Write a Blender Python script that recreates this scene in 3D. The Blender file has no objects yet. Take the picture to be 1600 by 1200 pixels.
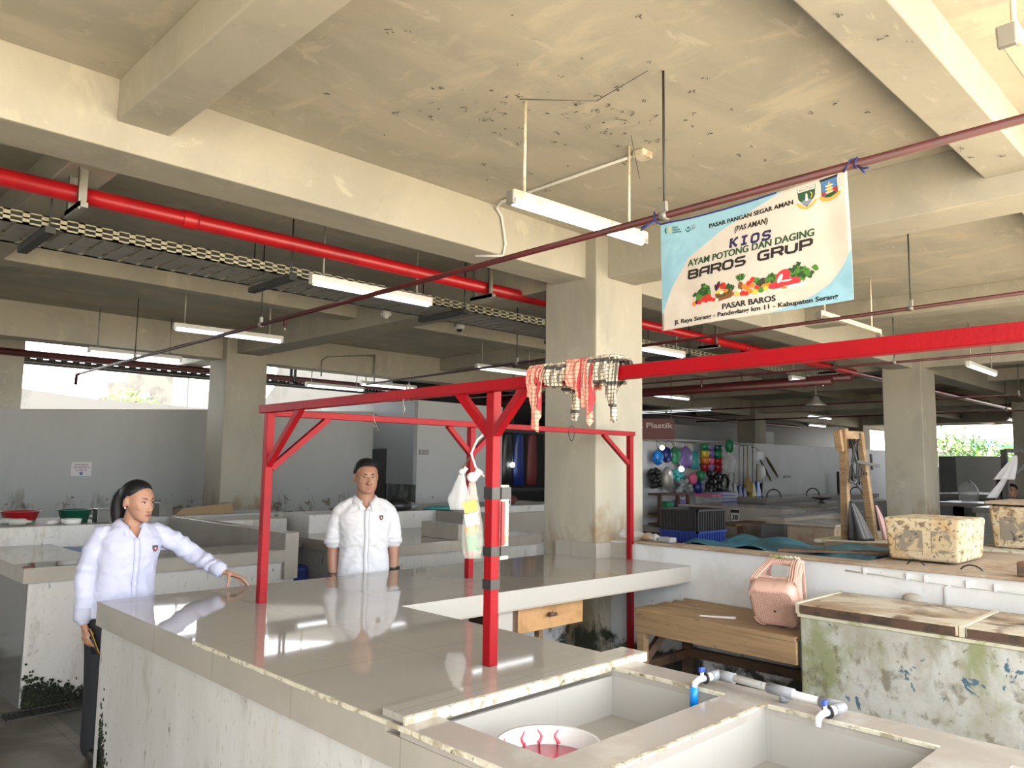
import bpy, bmesh, math, random
import numpy as np
from mathutils import Vector, Matrix, noise as mnoise

SC = bpy.context.scene
COL = SC.collection
rnd = random.Random(7)

# ------------------------------------------------------------------ camera
cd = bpy.data.cameras.new('camera')
cd.sensor_width = 36.0
cd.lens = 27.31
cd.clip_start = 0.05
cd.clip_end = 400
cam = bpy.data.objects.new('camera', cd)
COL.objects.link(cam)
cam.matrix_world = Matrix(((0.711027, -0.082263, -0.698336, 0.0),
                           (-0.703036, -0.064178, -0.708252, 0.0),
                           (0.013445, 0.994542, -0.103466, 1.62),
                           (0, 0, 0, 1)))
SC.camera = cam

# ------------------------------------------------------------------ world, sun, exposure
W = bpy.data.worlds.new('overcast_sky')
SC.world = W
W.use_nodes = True
_bg = W.node_tree.nodes['Background']
_bg.inputs['Color'].default_value = (0.93, 0.97, 1.0, 1)
_bg.inputs['Strength'].default_value = 4.0
sd = bpy.data.lights.new('sun', 'SUN')
sd.energy = 22.0
sd.angle = math.radians(25)
sd.color = (1.0, 0.93, 0.80)
sun = bpy.data.objects.new('sun', sd)
COL.objects.link(sun)
sun.rotation_euler = (math.radians(16), math.radians(34), 0)
SC.view_settings.view_transform = 'Standard'
SC.view_settings.look = 'None'
SC.view_settings.gamma = 1.0
SC.view_settings.use_curve_mapping = False
SC.view_settings.exposure = 1.15
SC.cycles.use_denoising = True
SC.cycles.max_bounces = 10
SC.cycles.diffuse_bounces = 6
SC.cycles.glossy_bounces = 4
SC.cycles.sample_clamp_indirect = 8.0
SC.cycles.caustics_reflective = False
SC.cycles.caustics_refractive = False

# ------------------------------------------------------------------ materials
class NB:
    def __init__(s, mat):
        s.m = mat; mat.use_nodes = True
        s.t = mat.node_tree; s.n = s.t.nodes; s.l = s.t.links
        s.b = s.n['Principled BSDF']
    def node(s, typ, **kw):
        n = s.n.new(typ)
        for k, v in kw.items(): setattr(n, k, v)
        return n
    def link(s, a, b): s.l.new(a, b)
    def math(s, op, a, b=None, clamp=False):
        n = s.node('ShaderNodeMath', operation=op, use_clamp=clamp)
        for i, v in enumerate((a, b)):
            if v is None: continue
            if isinstance(v, (int, float)): n.inputs[i].default_value = v
            else: s.link(v, n.inputs[i])
        return n.outputs[0]
    def ramp(s, val, lo, hi):
        n = s.node('ShaderNodeMapRange')
        n.interpolation_type = 'SMOOTHSTEP'
        s.link(val, n.inputs[0])
        n.inputs[1].default_value = lo; n.inputs[2].default_value = hi
        return n.outputs[0]
    def mix(s, fac, a, b):
        n = s.node('ShaderNodeMix', data_type='RGBA')
        if isinstance(fac, (int, float)): n.inputs[0].default_value = fac
        else: s.link(fac, n.inputs[0])
        for i, v in ((6, a), (7, b)):
            if isinstance(v, tuple): n.inputs[i].default_value = (*v[:3], 1)
            else: s.link(v, n.inputs[i])
        return n.outputs[2]

def rgb(r, g, b):
    f = lambda c: (c/255/12.92 if c <= 10.3 else ((c/255+0.055)/1.055)**2.4)
    return (f(r), f(g), f(b))

MATS = {}
def mat(name, col, rough=0.6, metal=0.0, layers=(), bump=None, spec=0.5, grout=None, alpha=1.0,
        emit=None, trans=0.0, coat=0.0, space='world', seed=0.0, stripes=(), sub=0.0):
    """layers: (colour, scale, lo, hi, stretch xyz, amount, zmask or None, rough or None)"""
    m = bpy.data.materials.new(name); MATS[name] = m
    nb = NB(m)
    geo = nb.node('ShaderNodeNewGeometry')
    tc = nb.node('ShaderNodeTexCoord')
    pos = geo.outputs['Position'] if space == 'world' else tc.outputs['Object']
    sep = nb.node('ShaderNodeSeparateXYZ'); nb.link(geo.outputs['Position'], sep.inputs[0])
    sep2 = nb.node('ShaderNodeSeparateXYZ'); nb.link(pos, sep2.inputs[0])
    cur = tuple(col)
    rcur = None
    for i, L in enumerate(layers):
        c, sc, lo, hi = L[:4]
        st = L[4] if len(L) > 4 and L[4] else (1, 1, 1)
        am = L[5] if len(L) > 5 and L[5] is not None else 1.0
        zm = L[6] if len(L) > 6 else None
        rr = L[7] if len(L) > 7 else None
        mp = nb.node('ShaderNodeMapping')
        mp.inputs['Scale'].default_value = st
        mp.inputs['Location'].default_value = (3.7*i+seed, 1.3*i, 2.1*i)
        nb.link(pos, mp.inputs[0])
        nt = nb.node('ShaderNodeTexNoise')
        nt.inputs['Scale'].default_value = sc
        nt.inputs['Detail'].default_value = 7
        nt.inputs['Roughness'].default_value = 0.62
        nt.inputs['Distortion'].default_value = 0.4
        nb.link(mp.outputs[0], nt.inputs['Vector'])
        val = nt.outputs[0]
        if zm:   # (z_full, z_none): raises the noise where z is near z_full
            zr = nb.node('ShaderNodeMapRange')
            nb.link(sep.outputs[2], zr.inputs[0])
            zr.inputs[1].default_value = zm[0]; zr.inputs[2].default_value = zm[1]
            zr.inputs[3].default_value = 0.17; zr.inputs[4].default_value = -0.30
            val = nb.math('ADD', val, zr.outputs[0])
        f = nb.ramp(val, lo, hi)
        if am != 1.0: f = nb.math('MULTIPLY', f, am)
        cur = nb.mix(f, cur, c)
        if rr is not None:
            base = rcur if rcur is not None else rough
            n = nb.node('ShaderNodeMix', data_type='FLOAT')
            nb.link(f, n.inputs[0])
            if isinstance(base, (int, float)): n.inputs[2].default_value = base
            else: nb.link(base, n.inputs[2])
            n.inputs[3].default_value = rr
            rcur = n.outputs[0]
    for (axis, period, width, c, off) in stripes:
        d = sep2.outputs[axis]
        v = nb.math('MODULO', nb.math('ADD', nb.math('MULTIPLY', d, 1.0/period), off+100.0), 1.0)
        v = nb.math('LESS_THAN', v, width)
        cur = nb.mix(v, cur, c)
    if grout:   # (pitch, half width, colour, offx, offy)
        g, w, gc, ox, oy = grout
        fs = []
        for ax, o in ((0, ox), (1, oy)):
            v = nb.math('FRACT', nb.math('ADD', nb.math('MULTIPLY', sep.outputs[ax], 1.0/g), o+50.0))
            v = nb.math('ABSOLUTE', nb.math('SUBTRACT', v, 0.5))
            fs.append(nb.math('LESS_THAN', v, w/g))
        f = nb.math('MAXIMUM', fs[0], fs[1])
        cur = nb.mix(f, cur, gc)
    b = nb.b
    if isinstance(cur, tuple): b.inputs['Base Color'].default_value = (*cur[:3], 1)
    else: nb.link(cur, b.inputs['Base Color'])
    if rcur is not None: nb.link(rcur, b.inputs['Roughness'])
    else: b.inputs['Roughness'].default_value = rough
    b.inputs['Metallic'].default_value = metal
    b.inputs['Specular IOR Level'].default_value = spec
    b.inputs['Coat Weight'].default_value = coat
    if sub:
        b.inputs['Subsurface Weight'].default_value = sub
        b.inputs['Subsurface Radius'].default_value = (0.012, 0.005, 0.003)
    if trans: b.inputs['Transmission Weight'].default_value = trans
    if alpha < 1: b.inputs['Alpha'].default_value = alpha
    if emit:
        b.inputs['Emission Color'].default_value = (*emit[0], 1)
        b.inputs['Emission Strength'].default_value = emit[1]
    if bump:
        nt = nb.node('ShaderNodeTexNoise')
        nt.inputs['Scale'].default_value = bump[0]
        nt.inputs['Detail'].default_value = 6
        nb.link(pos, nt.inputs['Vector'])
        bp = nb.node('ShaderNodeBump')
        bp.inputs['Strength'].default_value = bump[1]
        bp.inputs['Distance'].default_value = 0.01
        nb.link(nt.outputs[0], bp.inputs['Height'])
        nb.link(bp.outputs[0], b.inputs['Normal'])
    return m

mat('concrete', (0.378, 0.357, 0.297), 0.85, layers=[
    ((0.310, 0.297, 0.254), 1.2, 0.42, 0.66, (1, 1.6, 1), 0.8),
    ((0.464, 0.430, 0.348), 2.3, 0.55, 0.72, (1.8, 1, 1), 0.7),
    ((0.516, 0.482, 0.404), 5.0, 0.62, 0.70, (1, 3, 1), 0.45),
    ((0.249, 0.241, 0.206), 14, 0.62, 0.76, None, 0.35)], bump=(30, 0.12))
mat('ceiling_concrete', (0.414, 0.383, 0.310), 0.85, layers=[
    ((0.342, 0.324, 0.270), 1.1, 0.40, 0.62, (1, 2.2, 1), 0.85),
    ((0.495, 0.450, 0.351), 1.7, 0.54, 0.68, (2.2, 1, 1), 0.8),
    ((0.558, 0.423, 0.270), 1.3, 0.62, 0.72, (1, 1.4, 1), 0.35),
    ((0.576, 0.540, 0.459), 3.5, 0.62, 0.69, (1, 2.5, 1), 0.45),
    ((0.243, 0.234, 0.198), 9, 0.64, 0.74, None, 0.45)], bump=(25, 0.12))
mat('column_concrete', (0.361, 0.340, 0.280), 0.85, layers=[
    ((0.292, 0.280, 0.237), 1.5, 0.44, 0.66, (1, 1, .5), 0.8),
    ((0.439, 0.408, 0.335), 2.6, 0.56, 0.70, (1, 1, .6), 0.6),
    ((0.206, 0.142, 0.073), 3.0, 0.53, 0.80, (1, 1, .5), 0.85, (0.95, 1.75)),
    ((0.017, 0.022, 0.010), 4.0, 0.55, 0.68, (1, 1, .6), 0.97, (0.30, 0.86))], bump=(30, 0.12))
mat('wall_plaster', (0.400, 0.408, 0.400), 0.7, layers=[
    ((0.336, 0.344, 0.336), 0.9, 0.42, 0.65, (1, 1, .4), 0.6),
    ((0.160, 0.152, 0.120), 5.5, 0.66, 0.80, (1, 1, .35), 0.6, (0.9, 2.2)),
    ((0.120, 0.088, 0.048), 7.0, 0.69, 0.76, None, 0.8, (0.9, 1.9))])
mat('white_wall', (0.627, 0.636, 0.646), 0.6, layers=[
    ((0.551, 0.560, 0.570), 0.8, 0.42, 0.65, None, 0.6),
    ((0.399, 0.380, 0.342), 5.0, 0.66, 0.80, (1, 1, .5), 0.5, (0.5, 1.6))])
mat('dirty_white', (0.496, 0.488, 0.468), 0.6, layers=[
    ((0.400, 0.392, 0.364), 2.0, 0.42, 0.64, (1, 1, .35), 0.7),
    ((0.288, 0.268, 0.216), 6.5, 0.54, 0.72, (1, 1, .3), 0.65),
    ((0.120, 0.104, 0.080), 17, 0.62, 0.70, (1, 1, .45), 0.75),
    ((0.240, 0.224, 0.200), 40, 0.58, 0.68, (1, 1, .5), 0.4),
    ((0.288, 0.240, 0.080), 2.6, 0.60, 0.72, (1, 1.5, .06), 0.6),
    ((0.024, 0.028, 0.012), 5.0, 0.60, 0.70, None, 0.97, (0.02, 0.42))], bump=(18, 0.12))
mat('stall_wall_paint', (0.582, 0.592, 0.597), 0.6, layers=[
    ((0.485, 0.485, 0.475), 2.2, 0.44, 0.64, None, 0.7),
    ((0.242, 0.213, 0.165), 22, 0.67, 0.72, None, 0.75),
    ((0.320, 0.281, 0.204), 5.0, 0.60, 0.76, (1, 1, .4), 0.5),
    ((0.015, 0.019, 0.010), 3.6, 0.52, 0.64, None, 0.97, (0.12, 0.62))], bump=(20, 0.1))
mat('grey_tile', (0.317, 0.295, 0.264), 0.035, layers=[
    ((0.299, 0.277, 0.246), 2.2, 0.40, 0.66, None, 0.8, None, 0.05),
    ((0.396, 0.370, 0.334), 5.0, 0.60, 0.75, (2.5, 1, 1), 0.4, None, 0.10)],
    grout=(0.6, 0.0022, (0.25, 0.23, 0.20), 0.30, 0.42))
mat('edge_tile', (0.336, 0.307, 0.269), 0.22, layers=[
    ((0.294, 0.269, 0.231), 2.5, 0.42, 0.66, None, 0.7),
    ((0.185, 0.160, 0.126), 16, 0.68, 0.74, None, 0.5)],
    grout=(0.6, 0.0025, (0.24, 0.22, 0.19), 0.37, 0.52))
mat('pale_tile', (0.375, 0.362, 0.338), 0.2, layers=[
    ((0.368, 0.352, 0.328), 2.5, 0.42, 0.66, None, 0.7)],
    grout=(0.6, 0.0018, (0.36, 0.34, 0.31), 0.17, 0.52))
mat('rim_tile', (0.336, 0.307, 0.277), 0.14, layers=[
    ((0.437, 0.420, 0.395), 4.0, 0.5, 0.70, (1, 1, 1), 0.6, None, 0.35),
    ((0.286, 0.260, 0.231), 9.0, 0.58, 0.70, None, 0.5)])
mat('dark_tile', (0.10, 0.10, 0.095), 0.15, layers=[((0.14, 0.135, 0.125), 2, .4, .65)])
mat('mortar', (0.510, 0.476, 0.374), 0.9, layers=[
    ((0.255, 0.221, 0.145), 22, 0.5, 0.62, None, 0.85),
    ((0.085, 0.085, 0.043), 30, 0.60, 0.68, None, 0.85)], bump=(60, 0.5))
mat('floor_tile', (0.13, 0.117, 0.097), 0.28, layers=[
    ((0.075, 0.068, 0.058), 1.6, 0.42, 0.62, None, 0.85, None, 0.42),
    ((0.03, 0.028, 0.022), 5.0, 0.58, 0.72, None, 0.75)],
    stripes=[(0, 1.55, 0.18, (0.035, 0.034, 0.033), 0.0)],
    grout=(0.62, 0.003, (0.03, 0.028, 0.025), 0.1, 0.2))
mat('low_bounce_ground', (0.07, 0.07, 0.065), 0.9, layers=[((0.10, 0.095, 0.085), 0.4, .4, .65)])  # darker ground colour, chosen to lower the bounce light indoors
mat('yard_ground', (0.52, 0.455, 0.355), 0.9, layers=[((0.34, 0.29, 0.22), 0.4, .4, .65)])
mat('red_gloss', (0.38, 0.008, 0.012), 0.33, layers=[
    ((0.25, 0.006, 0.010), 3.0, 0.45, 0.65, None, 0.7),
    ((0.09, 0.012, 0.012), 26, 0.66, 0.72, None, 0.8, None, 0.7)])
mat('red_frame', (0.24, 0.002, 0.006), 0.45, spec=0.2, layers=[
    ((0.19, 0.004, 0.008), 4.0, 0.44, 0.66, None, 0.8),
    ((0.12, 0.02, 0.025), 30, 0.64, 0.72, None, 0.75, None, 0.7),
    ((0.14, 0.03, 0.04), 5.0, 0.60, 0.85, None, 0.7, (0.85, 1.55))], bump=(90, 0.12))
mat('dark_red_pipe', (0.065, 0.006, 0.007), 0.5, layers=[
    ((0.04, 0.007, 0.007), 6.0, 0.45, 0.65, None, 0.8),
    ((0.05, 0.03, 0.025), 30, 0.66, 0.74)])
mat('steel', (0.33, 0.32, 0.29), 0.5, 0.6, layers=[((0.22, 0.15, 0.09), 9, .55, .72, None, .7)])
mat('dark_steel', (0.05, 0.05, 0.048), 0.55, 0.4)
mat('tray_steel', (0.36, 0.34, 0.24), 0.55, 0.3)
mat('rusty_white', (0.62, 0.56, 0.44), 0.55, layers=[
    ((0.30, 0.19, 0.10), 10, 0.55, 0.70, None, 0.75), ((0.10, 0.06, 0.035), 24, 0.64, 0.72, None, 0.8)])
mat('white_enamel', (0.576, 0.576, 0.560), 0.45)
mat('lamp_glow', (0.9, 0.95, 1.0), 0.4, emit=((0.90, 0.96, 1.0), 2.2))
mat('bulb_glow', (1, 1, 1), 0.4, emit=((0.95, 0.97, 1.0), 6.0))
mat('black_plastic', (0.012, 0.012, 0.013), 0.42)
mat('black_tape', (0.02, 0.02, 0.021), 0.4, layers=[((0.06, 0.06, 0.06), 30, .6, .7, None, .5)])
mat('white_plastic', (0.600, 0.600, 0.608), 0.3)
mat('pvc_white', (0.560, 0.560, 0.544), 0.35, layers=[((0.400, 0.384, 0.336), 20, .6, .72, None, .5)])
mat('pvc_grey', (0.23, 0.24, 0.26), 0.4)
mat('blue_plastic', (0.01, 0.17, 0.56), 0.35)
mat('tap_blue', (0.02, 0.06, 0.35), 0.35)
mat('hose_blue', (0.0, 0.22, 0.75), 0.4)
mat('pink_liquid', (0.62, 0.07, 0.12), 0.12)
mat('wood', (0.30, 0.20, 0.108), 0.65, layers=[
    ((0.21, 0.13, 0.066), 2.5, 0.42, 0.62, (5, .5, 8), 0.85),
    ((0.10, 0.065, 0.04), 3.0, 0.56, 0.72, None, 0.6),
    ((0.07, 0.04, 0.025), 14, 0.60, 0.70, (2, .5, 2), 0.75),
    ((0.45, 0.30, 0.16), 4, 0.58, 0.72, (4, .4, 4), 0.5)], bump=(40, 0.1))
mat('dark_wood', (0.10, 0.055, 0.032), 0.7, layers=[((0.05, 0.03, 0.02), 5, .45, .65, (3, .6, 3))])
mat('plywood', (0.40, 0.23, 0.10), 0.7, layers=[
    ((0.28, 0.15, 0.06), 6, 0.45, 0.65, None, 0.8), ((0.07, 0.04, 0.02), 24, 0.65, 0.71, None, .9)])
mat('weathered_board', (0.30, 0.235, 0.17), 0.8, layers=[
    ((0.20, 0.12, 0.075), 4, 0.45, 0.65, None, 0.85), ((0.42, 0.36, 0.28), 8, 0.58, 0.70, None, 0.6),
    ((0.06, 0.035, 0.025), 16, 0.64, 0.72, None, .8)])
mat('freezer_paint', (0.42, 0.425, 0.405), 0.5, layers=[
    ((0.30, 0.285, 0.24), 2.2, 0.40, 0.60, (1, 1, .8), 0.85),
    ((0.20, 0.18, 0.125), 4.5, 0.50, 0.68, (1, 1, .5), 0.75),
    ((0.15, 0.175, 0.04), 2.7, 0.48, 0.64, (1, 1.2, .7), 0.75),
    ((0.11, 0.095, 0.055), 11.0, 0.52, 0.66, (1, 1, .8), 0.7),
    ((0.45, 0.45, 0.43), 7.0, 0.62, 0.70, (1, 1, .4), 0.6),
    ((0.035, 0.095, 0.14), 5.2, 0.63, 0.645, None, 0.95),
    ((0.09, 0.062, 0.035), 26, 0.62, 0.70, None, 0.8)], seed=1.4, bump=(40, 0.2))
mat('freezer_lid', (0.48, 0.43, 0.34), 0.45, layers=[
    ((0.26, 0.17, 0.09), 2.2, 0.42, 0.60, (1.4, 1, 1), 0.85),
    ((0.10, 0.055, 0.03), 4.5, 0.53, 0.66, None, 0.85),
    ((0.58, 0.55, 0.48), 3.2, 0.62, 0.72, None, 0.7)], seed=.4)
mat('rust_dark', (0.075, 0.04, 0.025), 0.7, layers=[((0.03, 0.02, 0.015), 8, .45, .65), ((0.35, 0.31, 0.24), 18, .66, .71, None, .7)])
mat('freezer_trim', (0.50, 0.47, 0.36), 0.5, layers=[((0.17, 0.22, 0.04), 5, .55, .68, None, .8), ((0.12, .08, .04), 14, .6, .7)])
mat('styrofoam', (0.459, 0.383, 0.255), 0.85, layers=[
    ((0.399, 0.255, 0.111), 7, 0.46, 0.62, None, 0.8),
    ((0.111, 0.072, 0.043), 30, 0.52, 0.60, None, 0.85)], bump=(60, 0.3))
mat('foam_dirt', (0.20, 0.17, 0.13), 0.9, layers=[((0.42, 0.33, 0.2), 12, .5, .6), ((0.06, .05, .045), 18, .55, .65)])
mat('basket_plastic', (0.52, 0.33, 0.27), 0.45, layers=[((0.44, 0.27, 0.21), 8, .5, .65)])
mat('basket_liner', (0.08, 0.34, 0.31), 0.4)
mat('tarp', (0.03, 0.14, 0.20), 0.45, layers=[((0.015, 0.07, 0.10), 4, .45, .62), ((0.10, 0.26, 0.32), 6, .62, .72)])
mat('shirt_white', (0.546, 0.554, 0.593), 0.8, space='object')
mat('shirt_lilac', (0.448, 0.464, 0.608), 0.8, space='object')
mat('trousers', (0.010, 0.011, 0.014), 0.8)
mat('shoe', (0.012, 0.011, 0.010), 0.4)
mat('skin_man', (0.281, 0.140, 0.089), 0.5, space='object', sub=0.15)
mat('skin_woman', (0.370, 0.198, 0.136), 0.5, space='object', sub=0.15)
mat('lips', (0.23, 0.085, 0.070), 0.5)
mat('hair', (0.006, 0.006, 0.007), 0.5, spec=0.3, bump=(120, 0.3), space='object')
mat('eye_white', (0.42, 0.39, 0.36), 0.25)
mat('eye_dark', (0.012, 0.008, 0.006), 0.15)
mat('red_enamel', (0.35, 0.02, 0.02), 0.35)
mat('banner_white', (0.563, 0.515, 0.458), 0.65, space='object', layers=[
    ((0.475, 0.414, 0.352), 3.0, 0.46, 0.66, None, 0.7), ((0.334, 0.264, 0.211), 45, 0.64, 0.72, None, 0.5)])
mat('print_blue', (0.264, 0.475, 0.581), 0.65, space='object', layers=[((0.211, 0.396, 0.493), 4, .45, .65), ((0.176, 0.290, 0.352), 40, .64, .72, None, .5)])
for nm, c in dict(print_black=(28, 24, 22), print_navy=(38, 32, 78), print_green=(34, 72, 44), leaf=(70, 120, 40), leaf_dark=(36, 70, 30),
                  fruit_red=(190, 40, 30), fruit_orange=(220, 120, 40), fruit_yellow=(225, 180, 70), aubergine=(60, 25, 50), meat=(190, 45, 55),
                  basket_brown=(120, 75, 40), platter=(215, 195, 180), emblem_blue=(70, 115, 165), emblem_gold=(200, 155, 60),
                  emblem_white=(225, 215, 205), emblem_red=(160, 45, 45), emblem_grey=(120, 125, 140), print_teal=(20, 90, 85)).items():
    mat(nm, rgb(*c), 0.65)
mat('cloth_red', (0.52, 0.27, 0.19), 0.9, space='object', layers=[((0.58, 0.36, 0.27), 9, .45, .65, None, .7)],
    stripes=[(1, 0.014, 0.20, (0.44, 0.11, 0.09), 0), (2, 0.014, 0.20, (0.44, 0.11, 0.09), 0.3), (1, 0.085, 0.10, (0.36, 0.03, 0.04), .2)])
mat('cloth_black', (0.48, 0.41, 0.31), 0.9, space='object', layers=[((0.56, 0.50, 0.41), 9, .45, .65, None, .7)],
    stripes=[(1, 0.012, 0.26, (0.13, 0.115, 0.095), 0), (2, 0.012, 0.24, (0.16, 0.14, 0.115), 0.3), (2, 0.07, 0.16, (0.05, 0.047, 0.043), .2)])
mat('string_blue', (0.02, 0.03, 0.16), 0.7)
mat('wire_grey', (0.16, 0.15, 0.13), 0.6)
mat('bag_clear', (0.72, 0.73, 0.75), 0.3, alpha=0.36)
mat('bag_tint', (0.60, 0.62, 0.56), 0.3, alpha=0.34)
mat('green_plastic', (0.02, 0.20, 0.09), 0.4)
mat('yellow_plastic', (0.55, 0.42, 0.05), 0.4)
mat('dark_green', (0.006, 0.075, 0.045), 0.35)
mat('red_plastic', (0.30, 0.010, 0.016), 0.35)
mat('purple_plastic', (0.18, 0.12, 0.34), 0.4)
mat('navy_plastic', (0.008, 0.022, 0.13), 0.4)
mat('lavender_plastic', (0.36, 0.36, 0.58), 0.3)
mat('teal_plastic', (0.03, 0.26, 0.26), 0.4)
mat('orange_plastic', (0.55, 0.17, 0.03), 0.4)
mat('pink_plastic', (0.60, 0.10, 0.22), 0.4)
mat('glass_bottle', (0.50, 0.56, 0.52), 0.1, alpha=0.5)
mat('straw', (0.22, 0.155, 0.085), 0.8, layers=[((0.13, 0.09, 0.05), 30, .45, .6)])
mat('broom_straw', (0.40, 0.30, 0.10), 0.8)
mat('cardboard', (0.24, 0.16, 0.085), 0.8)
mat('paper_white', (0.62, 0.60, 0.62), 0.7)
mat('sign_text', (0.20, 0.10, 0.12), 0.7)
mat('sign_grey', (0.20, 0.21, 0.22), 0.5)
mat('sign_red', (0.10, 0.018, 0.016), 0.6)
mat('text_pale', (0.42, 0.36, 0.34), 0.6)
mat('marble_dark', (0.05, 0.055, 0.052), 0.2, layers=[((0.11, 0.12, 0.115), 4, .5, .6, (1, 1, .4))])
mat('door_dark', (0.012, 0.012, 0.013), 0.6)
mat('pink_cloth', (0.42, 0.27, 0.26), 0.9)
mat('moss', (0.010, 0.014, 0.006), 0.95, layers=[((0.035, 0.055, 0.010), 20, .54, .70)])
mat('stone', (0.30, 0.28, 0.24), 0.9)
mat('foliage', (0.052, 0.120, 0.008), 0.7)
mat('foliage_dark', (0.027, 0.072, 0.009), 0.7)
mat('roof_clay', (0.105, 0.052, 0.035), 0.8)
mat('house_wall', (0.186, 0.168, 0.138), 0.8, layers=[((0.135, 0.120, 0.099), 1.2, .45, .62)])
mat('boundary_paint', (0.17, 0.155, 0.135), 0.8, layers=[((0.13, 0.12, 0.105), 1.0, .5, .7)])
mat('corrugated', (0.10, 0.14, 0.20), 0.5, 0.2)
mat('cobweb', (0.10, 0.095, 0.08), 0.9)

# ------------------------------------------------------------------ mesh helpers
class MB:
    def __init__(s): s.v = []; s.f = []; s.mi = []; s.sm = []
    def add(s, vs, fs, mi=0, smooth=False):
        o = len(s.v); s.v += [tuple(map(float, p)) for p in vs]
        s.f += [tuple(i+o for i in f) for f in fs]; s.mi += [mi]*len(fs); s.sm += [smooth]*len(fs); return s
    def box(s, x0, x1, y0, y1, z0, z1, mi=0):
        vs = [(x, y, z) for z in (z0, z1) for y in (y0, y1) for x in (x0, x1)]
        return s.add(vs, [(0, 2, 3, 1), (4, 5, 7, 6), (0, 1, 5, 4), (2, 6, 7, 3), (0, 4, 6, 2), (1, 3, 7, 5)], mi)
    def hexa(s, p, mi=0):   # 8 points: bottom ring 4, top ring 4
        return s.add(p, [(3, 2, 1, 0), (4, 5, 6, 7), (0, 1, 5, 4), (1, 2, 6, 5), (2, 3, 7, 6), (3, 0, 4, 7)], mi)
    def bar(s, a, b, w, h, up=(0, 0, 1), mi=0):
        a = Vector(a); b = Vector(b); d = (b-a).normalized(); u = Vector(up)
        if abs(d.dot(u)) > .98: u = Vector((0, 1, 0))
        r = d.cross(u).normalized(); u = r.cross(d)
        ring = lambda c: [c-r*w/2-u*h/2, c+r*w/2-u*h/2, c+r*w/2+u*h/2, c-r*w/2+u*h/2]
        return s.hexa(ring(a)+ring(b), mi)
    def tube(s, pts, r, n=10, mi=0, cap=True, smooth=True):
        pts = [Vector(p) for p in pts]; rs = r if isinstance(r, (list, tuple)) else [r]*len(pts)
        rings = []; pu = None
        for i, p in enumerate(pts):
            d = (pts[min(i+1, len(pts)-1)]-pts[max(i-1, 0)])
            d = d.normalized() if d.length > 1e-9 else Vector((0, 0, 1))
            if pu is None:
                pu = d.orthogonal().normalized()
            else:
                pu = (pu-d*pu.dot(d))
                pu = pu.normalized() if pu.length > 1e-6 else d.orthogonal().normalized()
            w = d.cross(pu)
            rings.append([p+(pu*math.cos(2*math.pi*k/n)+w*math.sin(2*math.pi*k/n))*rs[i] for k in range(n)])
        return s.rings(rings, mi, cap, smooth)
    def rings(s, rings, mi=0, cap=True, smooth=True, closed=True):
        n = len(rings[0]); vs = [p for r in rings for p in r]; fs = []
        for i in range(len(rings)-1):
            for k in range(n if closed else n-1):
                fs.append((i*n+k, i*n+(k+1) % n, (i+1)*n+(k+1) % n, (i+1)*n+k))
        s.add(vs, fs, mi, smooth)
        if cap and closed:
            o = len(s.v)-len(vs)
            s.f += [tuple(o+k for k in reversed(range(n))), tuple(o+(len(rings)-1)*n+k for k in range(n))]
            s.mi += [mi, mi]; s.sm += [False, False]
        return s
    def lathe(s, prof, c=(0, 0, 0), n=24, mi=0, smooth=True, sx=1, sy=1):
        rings = [[(c[0]+r*sx*math.cos(2*math.pi*k/n), c[1]+r*sy*math.sin(2*math.pi*k/n), c[2]+z) for k in range(n)] for r, z in prof]
        return s.rings(rings, mi, True, smooth)
    def ball(s, c, r, n=14, m=8, mi=0):
        rx, ry, rz = r if isinstance(r, (tuple, list)) else (r, r, r)
        rings = []
        for i in range(m+1):
            t = math.pi*(i/m); t = min(max(t, .02), math.pi-.02)
            rings.append([(c[0]+rx*math.sin(t)*math.cos(2*math.pi*k/n), c[1]+ry*math.sin(t)*math.sin(2*math.pi*k/n), c[2]-rz*math.cos(t)) for k in range(n)])
        return s.rings(rings, mi, True, True)
    def prism(s, poly, fn0, fn1, mi=0):
        n = len(poly); a = [fn0(*p) for p in poly]; b = [fn1(*p) for p in poly]
        return s.add(a+b, [tuple(range(n))[::-1], tuple(range(n, 2*n))]+[(i, (i+1) % n, n+(i+1) % n, n+i) for i in range(n)], mi)
    def grid(s, fn, nu, nv, mi=0, smooth=True):
        vs = [fn(i/nu, j/nv) for j in range(nv+1) for i in range(nu+1)]
        return s.add(vs, [(j*(nu+1)+i, j*(nu+1)+i+1, (j+1)*(nu+1)+i+1, (j+1)*(nu+1)+i) for j in range(nv) for i in range(nu)], mi, smooth)

def wloc(o):
    p = Vector((0, 0, 0))
    while o is not None: p += o.location; o = o.parent
    return p

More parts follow.
